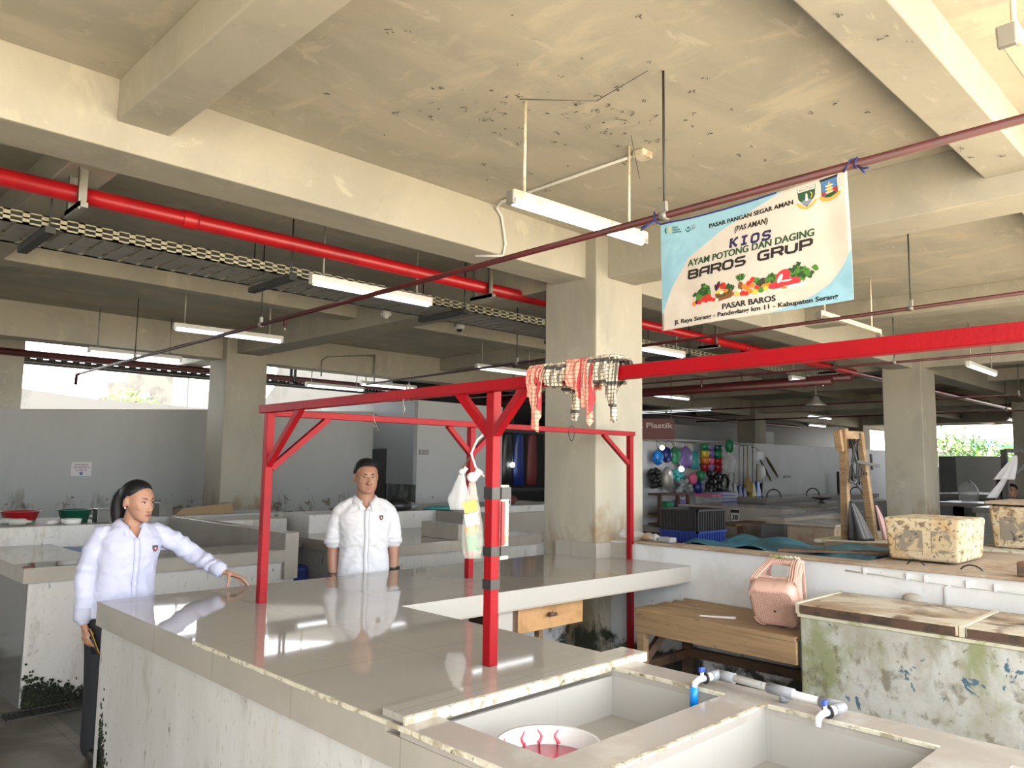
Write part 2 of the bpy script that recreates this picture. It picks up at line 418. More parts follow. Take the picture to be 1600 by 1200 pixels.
def build(mb, name, m, parent=None, world=True, bev=0.0, origin=None, seg=2, solid=0.0, fix=True):
    """one mesh object out of everything in mb (coordinates are world coordinates)"""
    me = bpy.data.meshes.new(name)
    v = np.array(mb.v, float).reshape(-1, 3)
    if parent is not None:
        off = np.array(wloc(parent)) if world else np.zeros(3)
        loc = (0, 0, 0)
    else:
        if origin is None:
            lo, hi = v.min(0), v.max(0); origin = ((lo[0]+hi[0])/2, (lo[1]+hi[1])/2, lo[2])
        off = np.array(origin, float); loc = tuple(off)
    me.from_pydata((v-off).tolist(), [], mb.f)
    ms = m if isinstance(m, (list, tuple)) else [m]
    for x in ms: me.materials.append(MATS[x])
    me.polygons.foreach_set('material_index', mb.mi)
    me.polygons.foreach_set('use_smooth', mb.sm)
    me.update()
    if fix:
        bm = bmesh.new(); bm.from_mesh(me); bmesh.ops.recalc_face_normals(bm, faces=bm.faces); bm.to_mesh(me); bm.free()
    o = bpy.data.objects.new(name, me); COL.objects.link(o)
    o.location = loc
    if parent is not None: o.parent = parent
    if solid:
        md = o.modifiers.new('thickness', 'SOLIDIFY'); md.thickness = solid; md.offset = 0
    if bev:
        md = o.modifiers.new('bevel', 'BEVEL'); md.width = bev; md.segments = seg; md.limit_method = 'ANGLE'; md.angle_limit = .7
    return o

def tag(o, label, cat, group=None):
    o['label'] = label; o['category'] = cat
    if group: o['group'] = group
    return o
def thing(name, loc, label, cat, group=None):
    o = bpy.data.objects.new(name, None); COL.objects.link(o); o.location = loc
    o.empty_display_size = 0.1
    return tag(o, label, cat, group)
def struct(name, mb, m, bev=0.0):
    o = build(mb, name, m, bev=bev); o['kind'] = 'structure'; return o
def dup(root, loc, label, group=None, rz=None):
    r = root.copy(); COL.objects.link(r); r.location = loc; r['label'] = label
    if rz is not None: r.rotation_euler = (0, 0, rz)
    if group: r['group'] = group
    for ch in list(root.children):
        c = ch.copy(); COL.objects.link(c); c.parent = r
        for g in list(ch.children):
            d = g.copy(); COL.objects.link(d); d.parent = c
    return r

def text_mesh(body, bold=0.0, shear=0.0, spacing=1.0):
    cu = bpy.data.curves.new('txt', 'FONT'); cu.body = body; cu.size = 1.0; cu.offset = bold; cu.shear = shear
    cu.space_character = spacing; cu.resolution_u = 3
    o = bpy.data.objects.new('txt', cu); COL.objects.link(o)
    me = o.to_mesh()
    vs = np.array([v.co[:] for v in me.vertices]); fs = [tuple(p.vertices) for p in me.polygons]
    o.to_mesh_clear(); bpy.data.objects.remove(o); bpy.data.curves.remove(cu)
    if len(vs): 
        vs[:, 0] -= vs[:, 0].min()
    return vs, fs
CAPH = float(text_mesh('H')[0][:, 1].max())
def put_text(mb, body, fn, u0, u1, vbase, capv, mi=0, bold=0.0, shear=0.0, spacing=1.0):
    """letters from u0 to u1 (across), baseline vbase, cap height capv, mapped through fn(u, v)"""
    b0 = min(bold, .02); ex = bold-b0        # heavier letters: the same outline laid down three times, a little apart
    vs, fs = text_mesh(body, b0, shear, spacing)
    wdt = vs[:, 0].max(); caph = CAPH+2*b0
    for dx in ((-ex, 0.0, ex) if ex > 0 else (0.0,)):
        mb.add([fn(u0+((x+dx+ex)/(wdt+2*ex))*(u1-u0), vbase+capv*(y+b0)/caph) for x, y, _ in vs], fs, mi)

# ================================================================== the setting
struct('ground', MB().box(-40, 110, -60, 4, -0.25, -0.10), 'yard_ground')
struct('ground', MB().box(-40, 110, 4, 90, -0.25, -0.10), 'low_bounce_ground')  # unseen far ground, made dark to cut light bounced into the hall
struct('floor', MB().box(-4.0, 33, -1.3, 12.9, -0.10, 0.0), 'floor_tile')
struct('ceiling', MB().box(-4.0, 33, -1.3, 12.9, 3.527, 3.80), 'ceiling_concrete')

CX = [4.845-7.693, 4.845, 12.538, 20.231, 27.924]
CY = [3.949, 10.75]
for i, x in enumerate(CX):
    for j, y in enumerate(CY):
        if i == 0: continue
        struct('column', MB().box(x, x+0.63, y, y+0.565, -0.001, 3.53), 'column_concrete', bev=0.012)
for y in (4.064, 10.89):
    struct('ceiling_beam', MB().box(-4.0, 33, y, y+0.35, 3.162 if y < 8 else 3.09, 3.53), 'concrete', bev=0.008)
for x in CX:
    struct('ceiling_beam', MB().box(x+0.15, x+0.52, -1.3, 12.9, 3.172, 3.53), 'concrete', bev=0.008)
for y in (0.94, 7.68):
    struct('ceiling_beam', MB().box(-4.0, 33, y, y+0.25, 3.306, 3.53), 'concrete', bev=0.008)
for x in CX:
    struct('ceiling_beam', MB().box(x+4.05, x+4.31, -1.3, 12.9, 3.308, 3.53), 'concrete', bev=0.008)

# far wall with the slanted top, and the parts of it beside the opening
def slab_wall(x0, x1, y, z0, z1, t=0.14):
    return MB().hexa([(x0, y, 0), (x1, y, 0), (x1, y+t, 0), (x0, y+t, 0), (x0, y, z0), (x1, y, z1), (x1, y+t, z1), (x0, y+t, z0)])
struct('wall_back', slab_wall(-4.0, 5.45, 12.4, 1.93, 2.452), 'wall_plaster')
struct('wall_back', MB().hexa([(5.45, 12.4, 0), (7.40, 10.62, 0), (7.50, 10.72, 0), (5.50, 12.53, 0), (5.45, 12.4, 2.452), (7.40, 10.62, 2.46), (7.50, 10.72, 2.46), (5.50, 12.53, 2.452)]), 'wall_plaster')
struct('wall_back', MB().box(-0.5, 2.76, 12.70, 12.9, 1.9, 3.526), 'concrete')
# grey block beside the far wall: dark doorway side and pale long side
struct('wall_block', MB().box(7.40, 9.22, 9.57, 12.4, 0, 2.60), 'wall_plaster')
struct('wall_block', MB().box(7.335, 7.40, 9.575, 10.28, 1.30, 2.57).box(7.335, 7.40, 10.28, 10.66, 1.86, 2.57), 'sign_grey')
struct('wall_block', MB().box(7.325, 7.40, 9.58, 10.24, 0, 1.298), 'marble_dark')
dd = struct('door_1', MB().box(7.33, 7.398, 10.27, 10.66, 0, 1.85), 'door_dark')
# long white wall on the right
struct('wall_right', MB().hexa([(12.0, 9.2, 0), (27.0, 9.5, 0), (27.0, 9.65, 0), (12.0, 9.35, 0),
                                (12.0, 9.2, 2.20), (27.0, 9.5, 2.25), (27.0, 9.65, 2.25), (12.0, 9.35, 2.20)]), 'white_wall')
struct('wall_far', MB().box(14.2, 23.0, 11.6, 11.75, 0, 2.75), 'wall_plaster')
struct('wall_far', MB().hexa([(27.46, 8.16, 0), (27.80, 7.82, 0), (27.9, 7.9, 0), (27.55, 8.25, 0), (27.46, 8.16, 2.08), (27.80, 7.82, 2.08), (27.9, 7.9, 2.08), (27.55, 8.25, 2.08)]), 'sign_grey')
struct('wall_far', MB().hexa([(27.80, 7.82, 0), (28.9, 6.75, 0), (29.0, 6.85, 0), (27.9, 7.9, 0), (27.80, 7.82, 2.10), (28.9, 6.75, 2.10), (29.0, 6.85, 2.10), (27.9, 7.9, 2.10)]), 'white_wall')
# low wall behind the bench
struct('wall_stall', MB().box(5.03, 5.16, -1.25, 3.95, 0, 1.025), 'stall_wall_paint', bev=0.006)
struct('trim_1', MB().box(5.005, 5.175, -1.25, 3.70, 1.025, 1.043), 'weathered_board', bev=0.004)
# outer sides of the hall, closed off to hold daylight from the back
struct('light_blocker_left', MB().box(-4.15, -4.0, 0.6, 12.9, 0, 3.526), 'wall_plaster')  # unseen wall, added to cut the light from the left
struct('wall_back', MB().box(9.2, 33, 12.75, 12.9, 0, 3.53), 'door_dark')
struct('wall_far', MB().box(33.0, 33.15, -1.3, 12.9, 0, 1.75), 'wall_plaster')
struct('light_blocker_front', MB().box(11.0, 33, -1.45, -1.3, 0, 3.526), 'wall_plaster')  # unseen wall, added to keep front daylight off the right part
# dark stall beyond the block
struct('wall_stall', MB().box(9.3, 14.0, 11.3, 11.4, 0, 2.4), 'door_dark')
# outside: boundary wall with its sloping top
def outwall(pts, t=0.15):
    mb = MB()
    for (a, b) in zip(pts[:-1], pts[1:]):
        mb.hexa([(a[0], a[1], -.1), (b[0], b[1], -.1), (b[0]+t, b[1]+t, -.1), (a[0]+t, a[1]+t, -.1),
                 (a[0], a[1], a[2]), (b[0], b[1], b[2]), (b[0]+t, b[1]+t, b[2]), (a[0]+t, a[1]+t, a[2])])
    return mb
struct('wall_boundary', outwall([(3.6, 21.6, 3.42), (4.588, 20.658, 3.213), (5.596, 19.691, 3.026), (7.609, 17.736, 2.827), (8.40, 16.95, 2.75)]), 'boundary_paint')
struct('wall_boundary', outwall([(8.45, 16.87, 2.90), (8.654, 16.631, 3.334), (8.75, 16.54, 4.2), (10.405, 14.976, 4.2), (11.2, 14.2, 4.2)]), 'boundary_paint')

# ---- things far outside
def blob(name, c, r, n, m, label, seed):
    """leafy crown out of many small leaf clusters"""
    rr = random.Random(seed); mb = MB()
    for k in range(n):
        th = rr.uniform(0, 6.283); ph = math.acos(rr.uniform(-.3, 1)); q = rr.uniform(.45, 1)
        p = Vector((c[0]+r[0]*q*math.sin(ph)*math.cos(th), c[1]+r[1]*q*math.sin(ph)*math.sin(th), c[2]+r[2]*q*math.cos(ph)))
        s = rr.uniform(.10, .22)*max(r)*.55
        u = Vector((rr.gauss(0, 1), rr.gauss(0, 1), rr.gauss(0, 1))).normalized(); w = u.orthogonal().normalized()
        mb.add([p-u*s, p+w*s*.45, p+u*s, p-w*s*.45], [(0, 1, 2, 3)])
    t = thing(name, (c[0], c[1], -0.1), label, 'tree')
    build(mb, 'foliage', m, t, fix=False)
    tr = MB().tube([(c[0], c[1], -.1), (c[0]+.05, c[1], c[2]*.6), (c[0], c[1]+.05, c[2])], [.12, .09, .05], 8)
    build(tr, 'trunk', 'dark_wood', t)
    return t
blob('tree', (8.4, 25.3, 3.05), (0.95, 0.95, 0.75), 420, 'foliage', 'bright green bush behind the far boundary wall, below the pale house', 3)
h = thing('house', (12.2, 35.6, -0.1), 'pale house block standing beyond the far boundary wall', 'house')
def ob(mb, a, b, d, z0, z1, mi=0):   # box along a->b with depth d
    a = Vector((*a, 0)); b = Vector((*b, 0)); n = (b-a).normalized(); n = Vector((-n.y, n.x, 0))*d
    q = [a, b, b+n, a+n]
    return mb.hexa([(p.x, p.y, z0) for p in q]+[(p.x, p.y, z1) for p in q], mi)
build(ob(ob(MB(), (11.16, 36.53), (13.18, 34.51), 4, -.1, 5.0), (11.7, 35.99), (13.18, 34.51), 3, 5.0, 5.35), 'wall', 'house_wall', h)
build(ob(MB(), (12.25, 35.42), (12.5, 35.17), .05, 4.25, 4.55), 'window', 'sign_grey', h)
hl = thing('shed_roof', (9.7, 37.0, -0.1), 'low shed with a red roof left of the pale house beyond the wall', 'shed')
build(ob(MB(), (9.3, 38.0), (10.5, 36.8), 2, -.1, 4.1), 'wall', 'house_wall', hl)
build(MB().hexa([(9.2, 38.1, 4.05), (10.6, 36.7, 4.05), (12.2, 38.3, 4.5), (10.8, 39.7, 4.5), (9.2, 38.1, 4.15), (10.6, 36.7, 4.15), (12.2, 38.3, 4.6), (10.8, 39.7, 4.6)]), 'roof', 'roof_clay', hl)
pole = build(MB().tube([(9.05, 22.5, -0.1), (9.05, 22.5, 4.6)], .035, 8), 'pole', 'dark_steel'); tag(pole, 'thin dark pole standing outside the far opening', 'pole')
for i, (x, y, z, r, m) in enumerate([(46.5, 13.5, 2.3, 2.2, 'foliage'), (49.2, 10.9, 2.0, 2.2, 'foliage'), (50.0, 9.2, 1.2, 2.6, 'foliage_dark'), (51, 13.2, 2.2, 1.8, 'foliage_dark')]):
    blob('tree', (x, y, z), (r, r, r*.85), 380, m, ['bright green tree far right, beside the concrete column', 'bright green tree right of the far house', 'dark green tree at the far right edge outside', 'dark green tree behind the far house roof'][i], 20+i)
h = thing('house', (61.5, 16.5, -0.1), 'far house with a clay roof seen through the right opening', 'house')
build(ob(MB(), (60.9, 17.3), (62.7, 15.6), 4, -.1, 3.0), 'wall', 'house_wall', h)
build(ob(MB(), (61.2, 17.0), (62.4, 15.85), .06, 1.9, 2.5), 'window', 'sign_grey', h)
build(MB().hexa([(60.3, 17.4, 2.95), (62.6, 15.1, 2.95), (66, 18.5, 3.9), (63.7, 20.8, 3.9), (60.3, 17.4, 3.1), (62.6, 15.1, 3.1), (66, 18.5, 4.05), (63.7, 20.8, 4.05)]), 'roof', 'roof_clay', h)
tp = build(ob(MB(), (57.0, 13.6), (59.5, 11.2), 3, 3.1, 3.5), 'awning', 'teal_plastic'); tag(tp, 'turquoise awning beyond the trees at the far right', 'awning')

# ================================================================== pipes overhead
def sprinkler_line(x0, x1, y0, y1, z, r, label, rods=(), heads=(), m='dark_red_pipe', zc=3.526):
    t = thing('sprinkler_pipe', (x0, y0, z), label, 'pipe', None)
    fx = lambda y: x0+(x1-x0)*(y-y0)/(y1-y0)
    build(MB().tube([(x0, y0, z), (x1, y1, z)], r, 12), 'pipe', m, t)
    for y in rods:
        x = fx(y)
        k = build(MB().tube([(x, y, z+r*.6), (x, y, zc)], 0.006, 8), 'hanger_rod', 'dark_steel', t)
        build(MB().tube([(x, y-.02, z), (x, y+.02, z)], r+.006, 12).box(x-.012, x+.012, y-.014, y+.014, z+r, z+r+.05), 'clamp', 'steel', k)
    for y in heads:
        x = fx(y)
        k = build(MB().tube([(x, y, z), (x, y, z-.075)], .013, 10).tube([(x, y, z-.055), (x, y, z-.08)], .017, 10), 'sprinkler_drop', m, t)
        build(MB().tube([(x, y, z-.08), (x, y, z-.10)], .009, 8).lathe([(.001, 0), (.014, .002), (.014, .005), (.001, .006)], (x, y, z-.112), 12), 'sprinkler_head', 'steel', k)
    return t
t = sprinkler_line(2.975, 3.27, 0.2, 11.9, 2.805, 0.017, 'thin dark red sprinkler pipe that holds the cloth banner, running to the far opening', rods=(2.051, 6.3, 9.6), heads=(5.85,))
build(MB().tube([(3.27, 11.9, 2.805), (3.27, 12.05, 2.80), (3.27, 12.07, 2.66)], .02, 10), 'elbow', 'dark_red_pipe', t)
sprinkler_line(5.93, 6.66, 0.6, 9.9, 2.805, 0.014, 'thin dark red sprinkler pipe passing behind the cloth banner', rods=(1.95, 6.4), heads=())
sprinkler_line(8.9, 9.3, 0.6, 10.6, 2.805, 0.014, 'thin dark red sprinkler pipe in front of the second concrete column', rods=(3.1, 7.2), heads=(5.6,))
sprinkler_line(13.9, 14.1, 0.0, 11.0, 2.80, 0.014, 'thin dark red sprinkler pipe far right, past the second concrete column', rods=(3.0,), heads=(2.6,))
sprinkler_line(17.5, 17.6, 0.0, 11.0, 2.80, 0.016, 'farthest thin sprinkler pipe above the right opening', rods=(4.0,), heads=(3.5,))
t = thing('fire_main_pipe', (0.9, 5.0, 3.18), 'thick glossy red fire pipe running under the ceiling behind the front beam', 'pipe')
mb = MB().tube([(-3, 5.0, 3.18), (27, 5.0, 3.18)], .052, 20)
build(mb, 'pipe', 'red_gloss', t)
for x in (1.95, 6.1, 9.2): build(MB().tube([(x-.05, 5.0, 3.18), (x-.035, 5.0, 3.18), (x+.035, 5.0, 3.18), (x+.05, 5.0, 3.18)], [.056, .060, .060, .056], 20), 'coupling', 'red_gloss', t)
for x in (1.29, 4.55, 8.3, 11.7, 16.0):
    mb = MB()
    for y in (4.90, 5.10): mb.box(x-.025, x+.025, y-.006, y+.006, 3.09, 3.526).box(x-.025, x-.017, y-.03, y+.006, 3.09, 3.526)
    mb.box(x-.025, x+.025, 4.86, 5.14, 3.07, 3.10).box(x-.025, x-.015, 4.86, 5.14, 3.055, 3.10)
    build(mb, 'bracket', 'steel', t)
for nm, y, z, r, lab in (('fire_main_pipe', 12.62, 3.10, .05, 'dark red fire pipe above the far bright opening'),):
    t = thing(nm, (4, y, z), lab, 'pipe')
    build(MB().tube([(-3, y, z), (27, y, z)], r, 14), 'pipe', 'dark_red_pipe', t)
    build(MB().box(6.9, 6.95, y-.08, y-.06, z-.09, 3.526).box(6.9, 6.95, y+.06, y+.08, z-.09, 3.526).box(6.9, 6.95, y-.08, y+.08, z-.09, z-.06), 'bracket', 'dark_steel', t)
for x, z, lab in ((10.9, 2.86, 'dark red fire pipe crossing the hall beyond the plastic goods stall'), (11.6, 2.98, 'upper dark red fire pipe crossing the hall beyond the plastic goods stall')):
    t = thing('fire_main_pipe', (x, 5, z), lab, 'pipe')
    build(MB().tube([(x, 4.6, z), (x, 12.5, z)], .055, 14), 'pipe', 'dark_red_pipe', t)
    for y in (6.0, 9.0): build(MB().tube([(x, y, z), (x, y, 3.526)], .008, 8), 'hanger_rod', 'dark_steel', t)

t = thing('conduit', (5.9, 10.87, 2.9), 'thin grey conduit looping on the far concrete beam beside the rear column', 'conduit')
build(MB().tube([(6.45, 10.86, 2.98), (6.45, 10.86, 3.22), (6.55, 10.86, 3.30), (7.45, 10.86, 3.42)], .012, 8), 'conduit_pipe', 'steel', t)
build(MB().tube([(7.45, 10.85, 2.95), (7.45, 10.85, 3.42)], .012, 8), 'conduit_pipe', 'steel', t)
# cable trays
def cable_tray(y0, y1, z, x0, x1, label, slot=.105, lip=.075, m='tray_steel', br=()):
    t = thing('cable_tray', ((x0+x1)/2, (y0+y1)/2, z), label, 'cable tray')
    for y in (y0, y1):     # slotted side rails
        mb = MB(); n = int((x1-x0)/slot)
        for k in range(n):
            a = x0+k*slot
            mb.box(a, a+slot*.38, y-.002, y+.002, z, z+lip)
        mb.box(x0, x1, y-.002, y+.002, z+lip*.88, z+lip).box(x0, x1, y-.002, y+.002, z+lip*.42, z+lip*.56).box(x0, x1, y-.002, y+.002, z, z+lip*.14)
        build(mb, 'slotted_rail', m, t)
    mb = MB()
    n = int((x1-x0)/.13)
    for k in range(n): mb.box(x0+k*.13, x0+k*.13+.105, y0, y1, z, z+.004)
    mb.box(x0, x1, y0, y0+.04, z, z+.004).box(x0, x1, y1-.04, y1, z, z+.004)
    build(mb, 'tray_bottom', 'steel', t)
    for x in br:
        k = build(MB().box(x-.03, x+.03, y0-.06, y1+.06, z-.045, z-.003), 'support_bar', 'dark_steel', t)
        for y in (y0-.03, y1+.03): build(MB().tube([(x, y, z-.05), (x, y, 3.526)], .006, 8), 'threaded_rod', 'dark_steel', k)
    return t
cable_tray(5.50, 6.08, 3.076, -1.5, 12.2, 'wide slotted cable tray hanging beside the thick red pipe', br=(1.27, 2.95, 4.75, 6.6, 8.6))
cable_tray(12.72, 12.84, 3.0, 2.78, 9.1, 'narrow perforated tray along the top of the far bright opening', slot=.16, m='dark_steel')
tt = build(MB().box(2.78, 9.1, 12.86, 12.92, 2.975, 3.06), 'edge_channel', 'dark_steel'); tag(tt, 'dark steel channel along the roof edge over the far opening', 'steel channel')

# ================================================================== fluorescent lamps
def lamp(x0, x1, y0, y1, label, z=2.965, on=True, dirty=False, group=None, rods=True):
    t = thing('fluorescent_lamp', ((x0+x1)/2, (y0+y1)/2, z), label, 'ceiling lamp', group)
    a = Vector((x0, y0, z)); b = Vector((x1, y1, z)); d = (b-a).normalized()
    hm = 'rusty_white' if dirty else 'white_enamel'
    mb = MB().bar(a+Vector((0, 0, .035)), b+Vector((0, 0, .035)), .062, .045)
    build(mb, 'housing', hm, t, bev=.006)
    for p, s in ((a, 1), (b, -1)):
        build(MB().bar(p-d*.006*s+Vector((0, 0, .018)), p+d*.022*s+Vector((0, 0, .018)), .055, .07), 'end_cap', 'steel' if dirty else 'white_enamel', t, bev=.005)
    if on: build(MB().tube([a+d*.022+Vector((0, 0, -.008)), b-d*.022+Vector((0, 0, -.008))], .0165, 12), 'tube', 'lamp_glow', t)
    if rods:
        for q in (.09, .87):
            p = a.lerp(b, q)
            build(MB().tube([(p.x, p.y, z+.05), (p.x, p.y, 3.526)], .0085, 8), 'hanger_rod', hm if dirty else 'steel', t)
    return t
t = lamp(2.69, 3.765, 2.76, 2.70, 'rust-stained fluorescent lamp nearest the banner, under the bright ceiling', dirty=True)
build(MB().tube([(3.74, 2.70, 3.515), (3.765, 3.95, 3.515), (3.80, 4.045, 3.50), (3.86, 4.048, 3.45), (3.905, 4.048, 3.25), (3.88, 4.048, 3.155), (3.74, 4.2, 3.152)], .0105, 8), 'cable_conduit', 'pvc_white', t)
build(MB().box(3.70, 3.80, 2.66, 2.74, 3.485, 3.527), 'junction_box', 'rusty_white', t, bev=.006)
lamp(2.715, 3.85, 0.565, 0.56, 'unlit white lamp fixture with rusty end at the top right corner', on=False, dirty=True)
lamp(6.70, 8.05, 2.93, 2.91, 'bare rusty lamp fixture without a tube behind the banner', on=False, dirty=True)
for (x0, x1, y0, y1, l) in [
    (2.93, 4.06, 5.13, 5.12, 'lit fluorescent lamp below the slotted cable tray'),
    (3.04, 4.22, 8.02, 7.97, 'lit fluorescent lamp before the far beam, left of the rear column'),
    (2.99, 4.13, 10.60, 10.58, 'lit fluorescent lamp in front of the far bright opening'),
    (7.45, 8.60, 11.25, 11.2, 'lit lamp above the grey block, over the red frame'),
    (7.20, 8.40, 8.02, 8.0, 'lit lamp left of the big column, above the red beam'),
    (6.95, 8.15, 12.2, 12.2, 'lit lamp close to the far outer wall, right of the rear column'),
    (6.95, 8.08, 5.25, 5.22, 'lit lamp just right of the big column'),
    (12.09, 13.3, 8.52, 8.48, 'upper lit lamp above the plastic goods stall'),
    (11.15, 12.2, 5.34, 5.28, 'lit lamp below the thick red pipe, left of the second column'),
    (19.3, 20.7, 8.8, 8.8, 'far lit lamp above the long white wall'),
    (11.05, 12.4, 2.92, 2.94, 'lit lamp right of the second column, below the sprinkler pipe'),
    (15.2, 16.4, 5.2, 5.2, 'lit lamp peeping out right of the second column'),
    (15.3, 16.5, 2.9, 2.9, 'small far lit lamp near the right edge'),
    (23.3, 24.5, 8.0, 8.0, 'distant lit lamp above the far white wall'),
    (23.3, 24.5, 5.3, 5.3, 'distant lit lamp above the bright right opening'),
    (23.3, 24.5, 10.6, 10.6, 'distant lit lamp in the dark far end')]:
    lamp(x0, x1, y0, y1, l)
t = thing('fluorescent_lamp', (14.9, 9.9, 2.9), 'pair of end-to-end lit tubes above the plastic goods stall', 'ceiling lamp')
build(MB().box(14.58, 14.63, 8.75, 11.0, 2.86, 2.90), 'housing', 'white_enamel', t)
build(MB().tube([(14.60, 9.93, 2.845), (14.60, 10.95, 2.845)], .02, 10), 'tube', 'lamp_glow', t)
build(MB().tube([(14.60, 8.78, 2.845), (14.60, 9.87, 2.845)], .02, 10), 'tube', 'lamp_glow', t)
for y in (9.2, 10.6): build(MB().tube([(14.6, y, 2.9), (14.6, y, 3.53)], .01, 8), 'hanger_rod', 'steel', t)

# cameras on the ceiling
for (x, y, z, lab) in ((4.83, 6.85, 3.20, 'white dome camera under the dark ceiling, left one'), (5.90, 6.88, 3.20, 'white and black dome camera under the dark ceiling, right one')):
    t = thing('dome_camera', (x, y, z), lab, 'security camera')
    build(MB().lathe([(.001, 0), (.055, 0), (.062, .015), (.062, .05), (.05, .06), (.001, .06)], (x, y, z), 20), 'housing', 'white_plastic', t)
    build(MB().ball((x, y, z), (.036, .036, .034), 14, 8), 'lens_dome', 'black_plastic' if 'black' in lab else 'white_plastic', t)
    build(MB().tube([(x, y, z+.05), (x, y, 3.53)], .012, 8), 'stem', 'steel', t)
t = thing('loudspeaker', (12.6, 5.6, 2.55), 'grey horn shaped ceiling speaker hanging over the lit lamp', 'speaker')
build(MB().lathe([(.001, 0), (.17, 0), (.15, .03), (.06, .10), (.05, .16), (.001, .16)], (12.6, 5.6, 2.66), 20), 'horn', 'steel', t)
build(MB().tube([(12.6, 5.6, 2.8), (12.6, 5.6, 3.53)], .012, 8), 'stem', 'steel', t)

# black cobweb clumps and insects stuck to the ceiling
mb = MB(); rr = random.Random(5)
def speck(x, y, z, s):
    for k in range(rr.randint(2, 5)):
        a = Vector((x+rr.gauss(0, s), y+rr.gauss(0, s), z-.004-rr.random()*.01)); b = a+Vector((rr.gauss(0, s), rr.gauss(0, s), -rr.random()*s*.4))
        mb.tube([a, b], rr.uniform(.001, .003), 5)
for k in range(70):
    q = rr.random(); x = 2.55+q*1.1+rr.gauss(0, .28); y = 2.95-q*.75+rr.gauss(0, .30)
    speck(x, y, 3.527, rr.uniform(.004, .013))
for k in range(26): speck(rr.uniform(1.7, 4.4), rr.uniform(1.4, 3.9), 3.527, rr.uniform(.003, .010))
for k in range(10): speck(rr.uniform(2.4, 4.8), rr.uniform(.96, 1.18), 3.306, rr.uniform(.005, .012))
for (a, b) in (((2.74, 2.75, 3.52), (3.0, 2.45, 3.50)), ((3.0, 2.45, 3.50), (2.96, 2.1, 3.52)), ((3.5, 2.6, 3.52), (3.72, 2.7, 3.35))): mb.tube([a, b], .0022, 5)
o = build(mb, 'cobwebs', 'cobweb'); tag(o, 'black cobweb shreds stuck to the bright ceiling', 'cobweb'); o['kind'] = 'stuff'

# ================================================================== main tiled counter
t = thing('market_counter', (1.9, 3.1, 0), 'L-shaped grey tiled counter in the foreground, shiny top and stained white sides', 'counter')
HC = 0.90
build(MB().box(1.375, 2.42, 2.0, 4.335, -.001, .80).box(1.375, 2.42, 0.2, 2.0, -.001, .66), 'base', 'dirty_white', t)
# worktop in one L
L = [(1.35, 1.86), (2.445, 1.86), (2.445, 3.262), (5.03, 3.20), (5.03, 3.94), (4.83, 3.94), (4.83, 4.36), (1.35, 4.36)]
mb = MB().prism(L, lambda x, y: (x, y, HC-.012), lambda x, y: (x, y, HC))
build(mb, 'worktop', 'grey_tile', t)
Ls = [(1.352, 1.86), (2.443, 1.86), (2.443, 3.266), (5.028, 3.204), (5.028, 3.938), (4.832, 3.938), (4.832, 4.358), (1.352, 4.358)]
build(MB().prism(Ls, lambda x, y: (x, y, HC-.118), lambda x, y: (x, y, HC-.0125)), 'slab_edge', 'edge_tile', t)
build(MB().hexa([(2.45, 3.2625, HC-.108), (5.03, 3.2005, HC-.108), (5.03, 3.2045, HC-.108), (2.45, 3.2665, HC-.108),
                 (2.45, 3.2585, HC), (5.03, 3.1965, HC), (5.03, 3.2045, HC), (2.45, 3.2665, HC)]), 'front_tile', 'pale_tile', t)
# chipped mortar line along the outer edge
mb = MB(); rr = random.Random(2)
ys = [0.25+.045*k for k in range(66)]
mb.rings([[(1.3490-rr.random()*.0012, y, HC-.010-rr.random()*.004), (1.3485, y, HC+.0006), (1.353+rr.random()*.004, y, HC+.0006), (1.353, y, HC-.006)] for y in ys], smooth=False)
build(mb, 'mortar_edge', 'mortar', t)
# raised strip between worktop and sinks
build(MB().prism([(1.37, 1.795), (2.50, 1.80), (2.50, 1.905), (1.37, 1.90)], lambda x, y: (x, y, HC+.001), lambda x, y: (x, y, HC+.022)), 'raised_strip', 'grey_tile', t)
build(MB().prism([(1.366, 1.786), (2.504, 1.791), (2.504, 1.802), (1.366, 1.797)], lambda x, y: (x, y, HC-.012), lambda x, y: (x, y, HC+.021)), 'strip_mortar', 'mortar', t)
